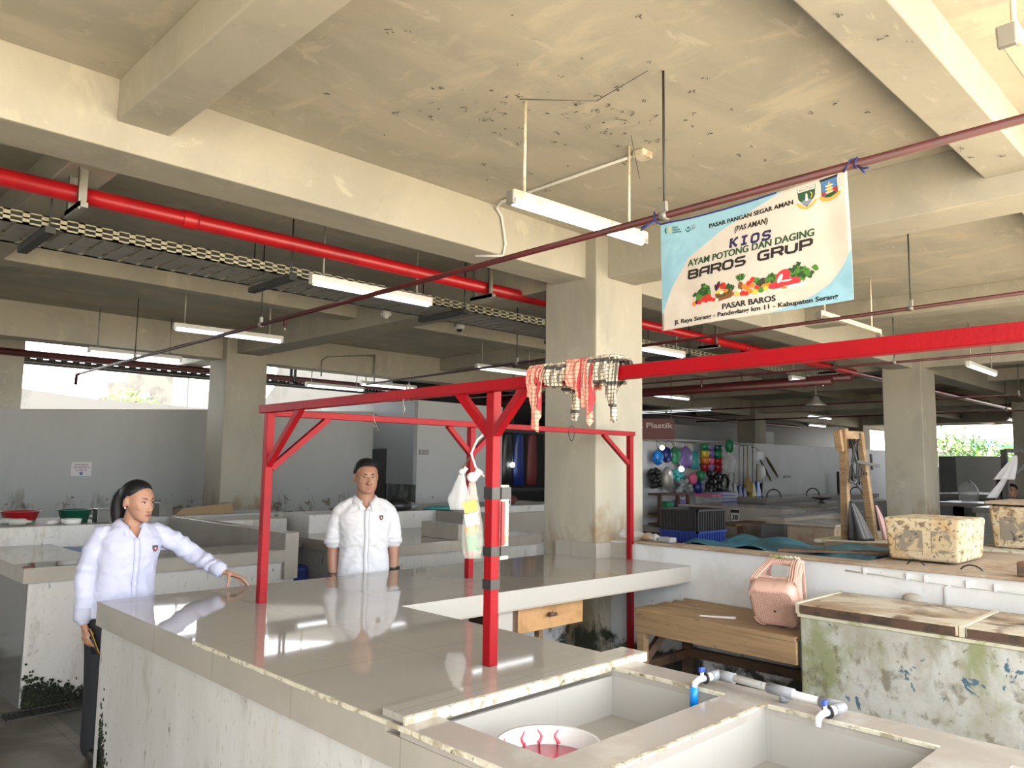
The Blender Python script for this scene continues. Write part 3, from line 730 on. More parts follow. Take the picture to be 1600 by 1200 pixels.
# two sinks: rim, walls, floor
X0, X1 = 1.355, 2.43
xi0, xi1 = 1.485, 2.315
rim = MB()
Z0, Z1 = HC-.03, HC
rim.box(X0, xi0, 0.2, 1.795, Z0, Z1).box(xi1-.02, X1, 0.2, 1.795, Z0, Z1)
rim.box(xi0, xi1-.02, 1.205, 1.345, Z0, Z1).box(xi0, xi1-.02, 0.55, 0.715, Z0, Z1).box(xi0, xi1-.02, 0.2, 0.26, Z0, Z1)
build(rim, 'rim', 'rim_tile', t)
build(MB().box(1.352, 1.362, 0.2, 1.86, HC-.118, HC-.0305), 'rim_skirt', 'edge_tile', t)
for nm, ya, yb in (('basin', 1.345, 1.795), ('basin', .715, 1.205)):
    mb = MB()
    zb = HC-.165
    mb.box(xi0-.015, xi0, ya, yb, zb, Z0).box(xi1-.02, xi1-.005, ya, yb, zb, Z0)
    mb.box(xi0, xi1-.02, yb, yb+.012, zb, Z0).box(xi0, xi1-.02, ya-.012, ya, zb, Z0)
    k = build(mb, nm, 'pale_tile', t)
    build(MB().box(xi0-.015, xi1-.005, ya-.012, yb+.012, zb-.02, zb), 'basin_floor', 'grey_tile', k)
    mb = MB(); rr = random.Random(int(ya*100)); 
    x = xi0-.06
    while x < xi1-.01:    # crusty mortar along the far lip of the divider
        l = rr.uniform(.03, .09); mb.box(x, min(x+l, xi1), ya-.004 if nm == 'x' else yb-.004, yb+.008, HC-.006, HC+.001+rr.random()*.002); x += l
    y = ya
    while y < yb-.02:
        l = rr.uniform(.03, .08); mb.box(xi1-.026, xi1-.014, y, min(y+l, yb), HC-.008, HC+.001+rr.random()*.002); y += l
    build(mb, 'lip_mortar', 'mortar', k)
# supports under the long arm
build(MB().box(3.17, 3.285, 3.30, 3.42, -.001, .785), 'pier', 'pale_tile', t)
build(MB().box(2.45, 4.83, 4.24, 4.34, -.001, .782), 'rear_panel', 'stall_wall_paint', t)
# tile skirting where the counter meets column and wall
build(MB().box(4.82, 4.835, 3.942, 4.355, HC, HC+.115).box(4.82, 5.01, 3.925, 3.942, HC, HC+.115).box(5.0, 5.02, 3.70, 3.942, HC, HC+.115), 'skirting', 'edge_tile', t)
# moss at the near base
mb = MB(); rr = random.Random(9)
for k in range(900):
    z = abs(rr.gauss(0, .14)); y = 4.27-abs(rr.gauss(0, .05))*(1.3-min(1, z*2.2))
    mb.ball((1.374, y, z), (.005, rr.uniform(.003, .009), rr.uniform(.003, .012)), 5, 3)
o = build(mb, 'moss', 'moss'); tag(o, 'moss growing up the near corner of the foreground counter base', 'moss'); o['kind'] = 'stuff'

# ================================================================== red steel frame
t = thing('steel_frame', (1.97, 3.80, HC), 'red painted steel frame standing on the tiled counter', 'frame')
S = .042
def post(x, y, z0, z1, nm='post', m='red_frame'):
    return build(MB().box(x-S/2, x+S/2, y-S/2, y+S/2, z0, z1), nm, m, t, bev=.003)
post(1.955, 3.79, HC, 1.875)
p2 = build(MB().box(1.962, 2.002, 2.085, 2.125, HC, 1.905), 'post', 'red_frame', t, bev=.003)
post(3.38, 3.80, HC, 1.86)
post(5.005, 3.735, -.001, 1.858)
build(MB().hexa([(1.935, 3.88, 1.874), (1.975, 3.88, 1.874), (1.975, -.6, 1.908), (1.935, -.6, 1.908), (1.935, 3.88, 1.916), (1.975, 3.88, 1.916), (1.975, -.6, 1.950), (1.935, -.6, 1.950)]), 'front_rail', 'red_frame', t, bev=.003)
build(MB().bar((1.98, 3.80, 1.876), (5.06, 3.74, 1.877), .04, .036), 'rear_rail', 'red_frame', t, bev=.003)
for a, b in (((1.955, 3.80, 1.585), (1.955, 3.47, 1.885)), ((1.975, 3.79, 1.585), (2.31, 3.795, 1.862)),
             ((1.98, 2.125, 1.735), (1.958, 2.285, 1.905)), ((1.98, 2.09, 1.735), (1.958, 1.90, 1.91)),
             ((3.37, 3.80, 1.69), (3.18, 3.80, 1.862)), ((3.395, 3.80, 1.69), (3.60, 3.795, 1.862)),
             ((4.99, 3.737, 1.64), (4.68, 3.745, 1.862))):
    build(MB().bar(a, b, .032, .032), 'brace', 'red_frame', t, bev=.002)
for z0, z1 in ((1.493, 1.537), (1.288, 1.322), (1.170, 1.205)):
    lo = z1 > 1.25
    mb = MB().box(1.9595, 2.0045, 2.0825, 2.1275, z0, z1)
    if lo: mb.box(2.004, 2.052, 2.078, 2.118, z0, z1)
    build(mb, 'tape_band', 'black_tape', p2)
o = thing('switch_board', (2.027, 2.098, 1.273), 'narrow dirty white board taped to the front red post', 'board')
build(MB().box(2.006, 2.047, 2.083, 2.113, 1.273, 1.545), 'board', 'freezer_paint' if 0 else 'mortar', o, bev=.002)
build(MB().box(2.003, 2.018, 2.074, 2.082, 1.325, 1.485), 'red_strip', 'red_plastic', o)

# wires and cords on the frame
def wire(pts, r, name, m, label, cat):
    o = build(MB().tube(pts, r, 7), name, m); return tag(o, label, cat)
def loop(c, rx, rz, ax=(0, 1, 0), n=18, a0=0, a1=6.283):
    ax = Vector(ax); return [Vector(c)+ax*rx*math.cos(a0+(a1-a0)*i/n)+Vector((0, 0, rz*math.sin(a0+(a1-a0)*i/n))) for i in range(n+1)]
wire(loop((1.957, 2.60, 1.915), .014, .034)+[(1.93, 2.60, 1.87), (1.93, 2.585, 1.84), (1.93, 2.60, 1.82)], .0035, 'wire_tie', 'wire_grey', 'grey wire knotted around the red front rail left of the front post', 'wire')
wire([(2.62, 3.78, 1.90), (2.59, 3.77, 1.91), (2.60, 3.77, 1.86), (2.63, 3.765, 1.80), (2.60, 3.77, 1.83), (2.585, 3.77, 1.85)], .003, 'wire_tie', 'wire_grey', 'thin wire twisted on the rear red rail above the standing man', 'wire')
wire(loop((4.30, 3.735, 1.855), .03, .055, (1, 0, 0)), .003, 'wire_tie', 'black_plastic', 'black wire loop hanging on the rear red rail before the column', 'wire')
wire([(1.985, 2.133, 1.75), (1.955, 2.165, 1.71), (1.945, 2.185, 1.66), (1.955, 2.17, 1.61), (1.975, 2.14, 1.575)], .0045, 'cable', 'pvc_white', 'white bent cable beside the front red post', 'cable')
wire([(3.37, 3.77, 1.72), (3.33, 3.76, 1.66), (3.27, 3.75, 1.60), (3.265, 3.74, 1.575), (3.30, 3.745, 1.585)], .004, 'wire_hook', 'rust_dark', 'rusty wire hook that holds the clear plastic bag', 'hook')

# thin plastic bags
def bag(name, c, w, h, label, m, lean=0, fill=(), seed=1, top=.25):
    rr = random.Random(seed); t = thing(name, (c[0], c[1], c[2]), label, 'bag')
    ax = Vector((.71, -.70, 0)); dp = Vector((.70, .71, 0))
    rings = []
    for i in range(15):
        v = i/14
        wv = w*(top+(1-top)*min(1, v*1.5))*(1-.25*max(0, v-.8)/.2)/2
        cc = Vector(c)+Vector((0, 0, h*(1-v)))+ax*lean*v
        ring = []
        for k in range(28):
            a = 2*math.pi*k/28
            q = 1+.16*mnoise.noise(Vector((k*.9, v*4, seed)))+.08*math.sin(5*a+seed)
            ring.append(cc+ax*wv*math.cos(a)*q+dp*wv*.45*math.sin(a)*q)
        rings.append(ring)
    build(MB().rings(rings), 'bag', m, t)
    build(MB().ball(Vector(c)+Vector((0, 0, h+.012)), (.022, .022, .02), 10, 6).tube([Vector(c)+Vector((0, 0, h)), Vector(c)+Vector((.02, -.02, h+.04))], [.012, .016], 8), 'knot', 'white_plastic', t)
    for j, (dx, z0, z1, ww, mm) in enumerate(fill):
        p = Vector(c)+ax*(dx+lean*(1-(z0/h)))
        build(MB().bar(p+Vector((0, 0, z0)), p+Vector((0, 0, z1))-ax*.01, ww, .03, up=dp), 'packet', mm, t)
    return t
bag('plastic_bag', (3.235, 3.72, 1.335), .125, .225, 'clear empty plastic bag hanging from the wire hook on the rear post', 'bag_clear', -.02, seed=3)
bag('plastic_bag', (1.945, 2.175, 1.275), .085, .285, 'clear plastic bag with coloured packets hanging beside the front post', 'bag_tint', .01,
    [(-.005, .17, .21, .05, 'yellow_plastic'), (.0, .12, .165, .05, 'paper_white'), (.0, .09, .12, .045, 'orange_plastic'), (.0, .03, .09, .04, 'green_plastic')], 5)

# ------------------------------------------------------------------ checked rags on the front rail
def rag(name, ys, z_top, drops_f, drops_b, m, label, seed):
    """cloth laid over the rail: front flap (towards camera) and back flap, narrowing to hanging tips"""
    rr = random.Random(seed)
    t = thing(name, (1.955, (ys[0]+ys[1])/2, z_top), label, 'cloth')
    nu, nv = 22, 40
    def f(u, v):
        y = ys[0]+(ys[1]-ys[0])*u
        w = v*2-1                               # -1 front tip ... 0 top of rail ... 1 back tip
        df = np.interp(u, [0, .25, .5, .75, 1], drops_f); db = np.interp(u, [0, .25, .5, .75, 1], drops_b)
        wav = .010*math.sin(u*19+seed)+.007*math.sin(u*37+w*6+seed*2)
        if abs(w) < .12:
            a = w/.12*math.pi/2
            x = 1.955+.030*math.sin(a)+wav*.3; z = z_top+.006*math.cos(a)+.004*math.sin(u*25)
        else:
            s = (abs(w)-.12)/.88
            d = df if w < 0 else db
            x = 1.955+math.copysign(.030+.010*math.sin(s*3)+wav*(0.4+.6*s), w)
            z = z_top-.004-d*s
            cy = (ys[0]+ys[1])/2+.02*math.sin(seed)
            pinch = max(0, s-.25)*.55*(1 if d > .09 else .1)
            y = y+(cy-y)*pinch
        return (x, y, z)
    build(MB().grid(f, nu, nv), 'cloth', m, t, solid=.003, fix=False)
    return t
rag('checked_rag', (1.870, 1.800), 1.956, [.10, .10, .07, .05, .05], [.06, .06, .06, .06, .06], 'cloth_red', 'red checked rag farthest left on the front rail', 1)
rag('checked_rag', (1.855, 1.792), 1.950, [.13, .20, .215, .18, .12], [.02, .02, .02, .02, .02], 'cloth_red', 'long pale red rag hanging lowest left from the front rail', 2)
rag('checked_rag', (1.805, 1.695), 1.957, [.05, .065, .075, .07, .05], [.05, .07, .09, .09, .06], 'cloth_black', 'black and cream checked rag between the two red ones', 3)
rag('checked_rag', (1.735, 1.705), 1.950, [.02, .02, .02, .02, .02], [.15, .17, .175, .17, .14], 'cloth_black', 'narrow twisted black checked rag dangling behind the rail', 4)
rag('checked_rag', (1.700, 1.590), 1.962, [.06, .09, .12, .15, .16], [.07, .08, .09, .09, .08], 'cloth_red', 'broad red checked rag in the middle of the front rail', 5)
rag('checked_rag', (1.615, 1.575), 1.956, [.10, .18, .21, .17, .12], [.03, .03, .03, .03, .03], 'cloth_red', 'pink pointed rag tip hanging under the broad red rag', 6)
rag('checked_rag', (1.600, 1.500), 1.964, [.09, .08, .075, .09, .07], [.10, .12, .12, .10, .08], 'cloth_black', 'black checked rag bunched farthest right on the front rail', 7)
rag('checked_rag', (1.518, 1.475), 1.956, [.08, .13, .18, .20, .18], [.05, .06, .06, .05, .04], 'cloth_black', 'long black checked rag end hanging at the far right of the rags', 8)

# ------------------------------------------------------------------ water pipe with two taps
t = thing('water_pipe', (2.33, 1.25, HC), 'white and grey plastic water pipe with taps on the sink rim', 'water pipe')
PZ = HC+.030
build(MB().tube([(2.385, 1.40, PZ+.004), (2.335, 0.98, PZ)], .0125, 12), 'pipe', 'pvc_white', t)
dp = Vector((2.335-2.385, .98-1.40, 0)).normalized()
def at_pipe(y): return Vector((2.385+(y-1.40)*(.05/.42), y, PZ+.002))
for y in (1.385, 1.185, 1.02):
    l = .032 if y != 1.185 else .045
    build(MB().tube([at_pipe(y)-dp*l, at_pipe(y)+dp*l], .0165, 14), 'coupling', 'pvc_grey', t)
build(MB().tube([at_pipe(1.175), at_pipe(1.175)+Vector((0, 0, -.028))], .014, 12), 'pipe_foot', 'pvc_grey', t)
for y, hose in ((1.415, True), (.985, False)):
    a = at_pipe(y); o_ = Vector((-1, .12, 0)).normalized()
    k = build(MB().tube([a-o_*.004, a+o_*.045], .0160, 14), 'elbow', 'pvc_grey', t)
    build(MB().tube([a+o_*.045, a+o_*.075], .014, 12), 'collar', 'pvc_white', k)
    tp = build(MB().tube([a+o_*.075, a+o_*.105, a+o_*.125+Vector((0, 0, -.008)), a+o_*.13+Vector((0, 0, -.03))], [.011, .010, .010, .009], 12).tube([a+o_*.09, a+o_*.09+Vector((0, 0, .022))], .006, 8), 'tap', 'white_plastic', t)
    build(MB().tube([a+o_*.072, a+o_*.078], .0185, 14), 'tap_washer', 'black_plastic', tp)
    build(MB().bar(a+o_*.075+Vector((0, .004, .026)), a+o_*.105+Vector((0, -.004, .030)), .012, .016), 'tap_handle', 'tap_blue', tp, bev=.003)
    if hose: build(MB().tube([a+o_*.13+Vector((0, 0, -.02)), a+o_*.132+Vector((0, 0, -.05)), a+o_*.134+Vector((0, 0, -.085))], .0125, 14), 'hose_end', 'hose_blue', tp)
# marks printed on the pipe
mb = MB()
pl = lambda u, v: (at_pipe(1.345-u*.10)+Vector((-.0124*math.cos(v*1.2), 0, .0124*math.sin(v*1.2)+.0006)))
put_text(mb, 'PVC  LOT MY  1/2', pl, 0.0, 1.0, .15, .8, bold=.02)
build(mb, 'pipe_print', 'print_black', t, fix=False)

# ------------------------------------------------------------------ white bowl with pink water
t = thing('plastic_bowl', (1.70, 1.50, HC-.165), 'white plastic bowl with pinkish red water in the nearest sink', 'bowl')
prof = [(.001, 0), (.085, 0), (.10, .012), (.128, .075), (.137, .122), (.146, .124), (.146, .119), (.135, .116), (.124, .075), (.096, .016), (.001, .010)]
build(MB().lathe([(r, z) for r, z in prof], (1.655, 1.515, HC-.165), 40), 'bowl', 'white_plastic', t, fix=True)
build(MB().lathe([(.001, .076), (.1235, .076), (.121, .070), (.001, .070)], (1.655, 1.515, HC-.165), 32), 'pink_water', 'pink_liquid', t)
mb = MB(); rr = random.Random(4)
for a in (.55, .95, 1.35, 2.0):     # streaks of pink running down the inner side
    pts = []
    for i in range(7):
        v = i/6; r = .1245+.0095*v; z = .078+.036*v; aa = a+.05*math.sin(v*5+a*9)
        pts.append((1.655+r*math.cos(aa), 1.515+r*math.sin(aa), HC-.165+z))
    mb.tube(pts, [.0065, .005, .004, .0045, .003, .0025, .0015], 6)
build(mb, 'pink_streaks', 'pink_liquid', t)

# ------------------------------------------------------------------ plywood drawer under the arm
t = thing('wooden_box', (3.65, 3.5, .60), 'plywood box front with a dark knob under the counter arm', 'box')
build(MB().box(3.36, 3.955, 3.33, 3.352, .62, .785), 'front_panel', 'plywood', t, bev=.003)
build(MB().box(3.30, 3.36, 3.34, 3.70, .63, .782), 'side_board', 'dark_wood', t, bev=.003)
build(MB().box(3.33, 3.93, 3.355, 3.75, .62, .64), 'bottom', 'dark_wood', t)
build(MB().tube([(3.63, 3.33, .708), (3.63, 3.305, .708)], .011, 10).tube([(3.60, 3.30, .708), (3.665, 3.30, .708)], .011, 10), 'knob', 'dark_wood', t)
build(MB().box(3.39, 3.43, 3.42, 3.46, -.001, .62), 'leg', 'wood', t)
build(MB().box(3.87, 3.91, 3.64, 3.68, -.001, .62), 'leg', 'wood', t)

# ------------------------------------------------------------------ wooden bench
t = thing('wooden_bench', (4.7, 2.45, 0), 'worn wooden bench table against the low white wall', 'bench')
BZ = .665
for i, (x0, x1) in enumerate(((4.405, 4.60), (4.605, 4.78), (4.79, 4.90), (4.915, 5.02))):
    build(MB().hexa([(x0, 3.235-.02*i+.02, BZ-.028), (x1, 3.26, BZ-.028), (x1-.043, 2.085, BZ-.028), (x0-.060, 2.085, BZ-.028),
                     (x0, 3.235-.02*i+.02, BZ), (x1, 3.26, BZ), (x1-.043, 2.085, BZ), (x0-.060, 2.085, BZ)]), 'top_plank', 'wood', t, bev=.003)
build(MB().hexa([(4.395, 3.24, BZ-.155), (4.420, 3.24, BZ-.155), (4.375, 2.085, BZ-.155), (4.350, 2.085, BZ-.155),
                 (4.395, 3.24, BZ-.004), (4.420, 3.24, BZ-.004), (4.375, 2.085, BZ-.004), (4.350, 2.085, BZ-.004)]), 'front_apron', 'wood', t, bev=.003)
build(MB().box(4.42, 5.0, 3.215, 3.24, BZ-.13, BZ-.03), 'side_apron', 'wood', t, bev=.003)
for x, y in ((4.425, 3.20), (4.97, 3.20), (4.97, 2.15)):
    build(MB().box(x-.028, x+.028, y-.03, y+.03, -.001, BZ-.03), 'leg', 'wood' if x < 4.5 else 'dark_wood', t, bev=.003)
build(MB().bar((4.44, 3.20, .32), (4.66, 3.10, .60), .045, .045), 'brace', 'dark_wood', t)
build(MB().bar((4.44, 3.20, .29), (4.96, 3.20, .29), .04, .06), 'stretcher', 'dark_wood', t)
build(MB().bar((4.97, 3.19, .30), (4.97, 2.15, .30), .05, .06), 'stretcher', 'dark_wood', t)
o = build(MB().hexa([(4.475, 2.79, BZ+.001), (4.50, 2.80, BZ+.001), (4.60, 2.60, BZ+.001), (4.57, 2.59, BZ+.001),
                     (4.475, 2.79, BZ+.006), (4.50, 2.80, BZ+.006), (4.60, 2.60, BZ+.012), (4.57, 2.59, BZ+.012)]), 'paper_strip', 'paper_white'); tag(o, 'folded strip of white paper lying on the wooden bench', 'paper')

# ------------------------------------------------------------------ plastic shopping basket lying on its side
t = thing('shopping_basket', (4.55, 2.30, BZ), 'dusty pink woven plastic basket with big handles lying on the bench', 'basket')
Bc = Vector((4.452, 2.275, BZ+.122)); ba = Vector((.82, .13, .50)).normalized()     # from the bottom towards the mouth
bu = Vector((0, 0, 1)); bu = (bu-ba*bu.dot(ba)).normalized(); br_ = ba.cross(bu).normalized()
BP = lambda d, x, z: Bc+ba*d+br_*x+bu*z
def rr_ring(hw, hh, cr, d, n=9):
    pts = []
    for (sx, sy, a0) in ((1, 1, 0), (-1, 1, 90), (-1, -1, 180), (1, -1, 270)):
        for i in range(n):
            a = math.radians(a0+90*i/(n-1))
            pts.append(BP(d, sx*(hw-cr)+cr*math.cos(a), sy*(hh-cr)+cr*math.sin(a)))
    return pts
mb = MB()
mb.rings([rr_ring(.116, .122, .048, 0), rr_ring(.130, .136, .052, .008), rr_ring(.136, .142, .052, .022), rr_ring(.140, .146, .052, .10), rr_ring(.134, .140, .050, .10), rr_ring(.128, .134, .050, .022)], cap=False)
mb.add(rr_ring(.116, .122, .048, 0), [tuple(range(36))])
ring = rr_ring(.129, .135, .052, .006, 16)
for k in range(64):
    p = ring[k*len(ring)//64]; c_ = (p-Bc-ba*.006).normalized()
    mb.bar(p-ba*.007-c_*.008, p+ba*.016+c_*.004, .006, .007, up=bu if abs(c_.dot(bu)) < .8 else br_)
build(mb, 'body', 'basket_plastic', t)
mb = MB()
for k in range(17):          # woven pattern over the bottom
    q = -.104+k*.013
    for j in range(20):
        z = -.114+j*.0120
        if abs(q) > .080 and abs(z) > .088: continue
        s_ = .004 if (j+k) % 2 else -.004
        mb.bar(BP(-.002, q-s_, z), BP(-.002, q+s_, z+.0095), .0075, .006, up=ba)
build(mb, 'weave', 'basket_plastic', t)
build(MB().tube([BP(-.0055, .012, -.012), BP(-.0068, .012, -.012)], .008, 12), 'hole', 'black_plastic', t)
def hw(d): return float(np.interp(d, [.08, .14, .22, .30, .36], [.136, .128, .112, .100, .098]))
def hz(d): return float(np.interp(d, [.08, .20, .30, .36], [.138, .128, .112, .098]))
def handle_wall(sg):
    """tapering wall with its hand opening, ribbed along its length"""
    mb = MB(); D = [.085+.0125*k for k in range(23)]
    for s in (-1, 1):
        rows = []
        for d in D:
            w = hw(d); inner = 0.0 if (d < .125 or d > .285) else float(np.interp(d, [.125, .14, .27, .285], [.055, .092, .068, .050]))
            z = sg*hz(d)
            rows.append([BP(d, s*max(inner, .0005), z+sg*.008), BP(d, s*w, z+sg*.008), BP(d, s*(w+.004), z-sg*.004), BP(d, s*max(inner, .0005), z-sg*.008)])
        mb.rings(rows, smooth=False)
        for o_ in (.010, .024, .038):
            mb.tube([BP(d, s*(hw(d)-o_), sg*(hz(d)+.010)) for d in D], .0045, 6)
    for k in range(13):
        q = -.078+k*.013; mb.tube([BP(.290, q, sg*(hz(.29)+.009)), BP(.335, q*.98, sg*(hz(.335)+.010))], .0045, 6)
    return build(mb, 'handle', 'basket_plastic', t, bev=0)
hd = handle_wall(1)
mb = MB()
for k in range(6):
    q = -.075+k*.030
    mb.tube([BP(.352+.012*math.cos(a), q+.013*math.sin(a), hz(.352)+.014+.010*math.sin(a*.5)) for a in [i*math.pi/6 for i in range(13)]], .0042, 6)
mb.hexa([BP(d, x, z) for z in (hz(.345)+.002, hz(.345)+.009) for d, x in ((.335, -.092), (.335, .092), (.372, .092), (.372, -.092))])
build(mb, 'grip_rings', 'freezer_trim', hd)
handle_wall(-1)
for s in (1, -1):            # side walls, cut away in a curve below the handle
    cur = [(.085, -.134), (.085, .134), (.36, .098), (.372, .085), (.372, .060), (.345, .045), (.27, .055), (.21, .045), (.165, .010), (.150, -.040), (.150, -.134)]
    k = build(MB().prism(cur, lambda d, z: BP(d, s*(hw(d)+.006), z), lambda d, z: BP(d, s*(hw(d)-.004), z)), 'side_wall', 'basket_plastic', t)
    build(MB().tube([BP(d, s*(hw(d)+.004), z) for d, z in cur[3:]], .008, 8), 'rolled_edge', 'basket_plastic', k)
    build(MB().bar(BP(.352, s*.100, .082), BP(.245, s*.110, -.105), .026, .016, up=ba), 'strut', 'basket_plastic', k)
mb = MB().rings([rr_ring(.122, .128, .05, .030), rr_ring(.126, .132, .05, .135), rr_ring(.120, .126, .05, .135), rr_ring(.116, .122, .05, .030)], cap=False)
build(mb, 'liner', 'basket_liner', t)
build(MB().tube([BP(.376, -.100, .070), BP(.392, -.112, .055), BP(.384, -.116, .010)], .013, 10), 'liner_edge', 'basket_liner', t)

# ------------------------------------------------------------------ chest freezer
t = thing('chest_freezer', (4.70, 1.2, 0), 'rust and moss stained white chest freezer in front of the low wall', 'freezer')
FZ = .86; fy0, fy1 = 0.35, 2.075; fx0, fx1 = 4.345, 4.985
build(MB().box(fx0+.012, fx1-.01, fy0, fy1-.01, .03, FZ-.075), 'cabinet', 'freezer_paint', t, bev=.012)
build(MB().box(fx0+.004, fx1, fy0-.01, fy1, FZ-.078, FZ-.058), 'top_rim', 'freezer_trim', t, bev=.004)
for ya, yb in ((1.245, 2.06), (fy0, 1.215)):
    k = build(MB().box(fx0-.006, fx1-.02, ya, yb, FZ-.055, FZ), 'lid', ['freezer_lid', 'rust_dark'], t, bev=.010)
    k.data.polygons  # lid edge facing the room is a dark rubber and rust face
    build(MB().box(fx0-.012, fx0-.006, ya+.012, yb-.012, FZ-.050, FZ-.008), 'lid_edge', 'rust_dark', k)
build(MB().box(fx0-.002, fx1-.02, 1.216, 1.244, FZ-.055, FZ+.002), 'divider', 'freezer_trim', t, bev=.003)
build(MB().box(fx0, fx1-.02, 2.061, 2.083, FZ-.06, FZ+.003), 'end_trim', 'freezer_trim', t, bev=.003)
for x in (fx0+.06, fx1-.06):
    for y in (fy0+.08, fy1-.08): build(MB().box(x-.03, x+.03, y-.03, y+.03, -.001, .03), 'foot', 'black_plastic', t)
o = thing('stump', (4.66, .98, FZ), 'small round dark stump on the freezer at the right edge', 'stump')
build(MB().lathe([(.001, 0), (.052, 0), (.055, .02), (.052, .085), (.001, .088)], (4.64, .955, FZ), 20), 'stump', 'dark_wood', o)
build(MB().lathe([(.001, 0), (.050, 0), (.048, .003), (.001, .004)], (4.64, .955, FZ+.087), 20), 'cut_face', 'wood', o)
o = build(MB().ball((4.97, 1.66, FZ+.005), (.045, .06, .035), 14, 8), 'stone', 'stone'); tag(o, 'grey round lump between freezer lid and the low wall', 'stone')

# white cable clipped along the wall
t = thing('wall_cable', (5.02, 1.4, .95), 'white cable clipped along the low white wall above the freezer', 'cable')
pts = [(5.024, 2.07, .985), (5.024, 1.75, .975), (5.024, 1.45, .962), (5.024, 1.2, .962), (5.024, .9, .945), (5.024, .3, .935)]
build(MB().tube(pts, .005, 7), 'cable', 'pvc_white', t)
build(MB().tube([(5.022, 1.47, .962), (5.022, 1.50, .945), (5.022, 1.502, .80)], .006, 7), 'branch', 'pvc_white', t)
for y in (1.95, 1.70, 1.60, 1.38, 1.24, 1.02): build(MB().box(5.012, 5.03, y-.008, y+.008, .945+(y-.9)*.03, .985+(y-.9)*.03), 'clip', 'white_plastic', t)

# ================================================================== stalls on the left
def counter(name, loc, label, parts):
    t = thing(name, loc, label, 'counter')
    for nm, mb, m, bv in parts: build(mb, nm, m, t, bev=bv)
    return t
t = counter('market_counter', (2.3, 6.4, 0), 'grey tiled counter behind the woman, with a mossy base corner', [
    ('base', MB().box(1.42, 3.36, 5.965, 6.48, -.001, .80).box(1.42, 1.90, 6.48, 7.45, -.001, .80), 'dirty_white', .006),
    ('worktop', MB().prism([(1.38, 5.93), (3.37, 5.93), (3.37, 6.5), (1.93, 6.5), (1.93, 7.5), (1.38, 7.5)], lambda x, y: (x, y, .888), lambda x, y: (x, y, .90)), 'grey_tile', 0),
    ('slab_edge', MB().prism([(1.381, 5.931), (3.369, 5.931), (3.369, 6.499), (1.929, 6.499), (1.929, 7.499), (1.381, 7.499)], lambda x, y: (x, y, .80), lambda x, y: (x, y, .8875)), 'edge_tile', 0),
    ('partition', MB().box(3.25, 3.372, 5.928, 8.4, .66, 1.035), 'edge_tile', .004),
    ('end_shade', MB().box(1.412, 1.419, 5.97, 7.45, .0, .80), 'dark_tile', 0)])  # thin dark sheet paints the shade on the counter's left end
o = counter('sink_ledge', (0.9, 7.9, 0), 'white plastered back ledge on the left carrying the red and green basins', [
    ('ledge', MB().box(-1.5, 2.42, 7.52, 8.6, -.001, 1.05), 'dirty_white', .01)])
mb = MB(); rr = random.Random(8)
for k in range(1500):
    x = 1.43+abs(rr.gauss(0, .17)); z = abs(rr.gauss(0, .075))*math.exp(-(x-1.43)*1.6)
    mb.ball((x, 5.962-rr.random()*.03, z), (rr.uniform(.004, .013), .010, rr.uniform(.004, .013)), 5, 3)
o = build(mb, 'moss', 'moss'); tag(o, 'dark moss clump at the foot of the counter behind the woman', 'moss'); o['kind'] = 'stuff'
t = thing('drain_grate', (1.7, 5.80, 0), 'dark slotted drain grate along the floor by the left counter', 'drain')
build(MB().box(1.3, 3.4, 5.70, 5.715, 0, .012).box(1.3, 3.4, 5.875, 5.89, 0, .012), 'frame', 'dark_steel', t)
mb = MB()
for k in range(70): mb.box(1.31+k*.03, 1.322+k*.03, 5.715, 5.875, 0, .009)
mb.box(1.3, 3.4, 5.715, 5.875, 0, .001); build(mb, 'grating', 'dark_steel', t)
t = thing('blue_box', (2.2, 6.9, 0), 'bright blue plastic crate box behind the left counter', 'box')
build(MB().box(1.95, 2.75, 6.62, 7.4, -.001, .84).box(1.955, 2.745, 6.615, 6.62, .1, .80), 'body', 'blue_plastic', t, bev=.01)
build(MB().box(1.93, 2.77, 6.60, 7.42, .84, .875), 'rim', 'blue_plastic', t, bev=.006)

def basin(c, r, h, m, label):
    t = thing('basin', c, label, 'basin')
    build(MB().lathe([(.001, 0), (r*.66, 0), (r*.70, .006), (r*.90, h*.94), (r, h*.96), (r*1.01, h), (r*.88, h), (r*.66, .012), (.001, .010)], c, 32), 'bowl', m, t)
    return t
basin((1.80, 8.0, 1.05), .165, .105, 'red_plastic', 'dark red plastic basin on the left back ledge')
basin((2.20, 7.86, 1.05), .150, .115, 'dark_green', 'dark green plastic basin on the left back ledge')
o = build(MB().lathe([(.001, 0), (.075, 0), (.085, .045), (.080, .045), (.07, .006), (.001, .005)], (2.12, 7.66, 1.05), 20), 'bowl', 'white_plastic'); tag(o, 'small grey white bowl in front of the green basin', 'bowl')
for i, (x, y, l) in enumerate(((1.60, 7.90, 'farthest left glass bottle lying by the red basin'), (1.655, 7.86, 'middle glass bottle lying by the red basin'), (1.72, 7.72, 'greenish bottle lying in front of the red basin'))):
    t = thing('bottle', (x, y, 1.05), l, 'bottle')
    build(MB().tube([(x-.06, y, 1.08), (x+.05, y-.02, 1.08), (x+.075, y-.025, 1.08), (x+.10, y-.03, 1.08)], [.029, .029, .013, .012], 14), 'glass', 'glass_bottle', t)
    build(MB().tube([(x+.10, y-.03, 1.08), (x+.115, y-.033, 1.08)], .0135, 10), 'cap', 'green_plastic' if i == 2 else 'white_plastic', t)
o = build(MB().box(2.33, 2.50, 7.66, 7.80, 1.05, 1.165).box(2.325, 2.505, 7.655, 7.805, 1.155, 1.175), 'tin_box', 'dark_tile', bev=.004); tag(o, 'dark grey tin box right of the green basin', 'box')
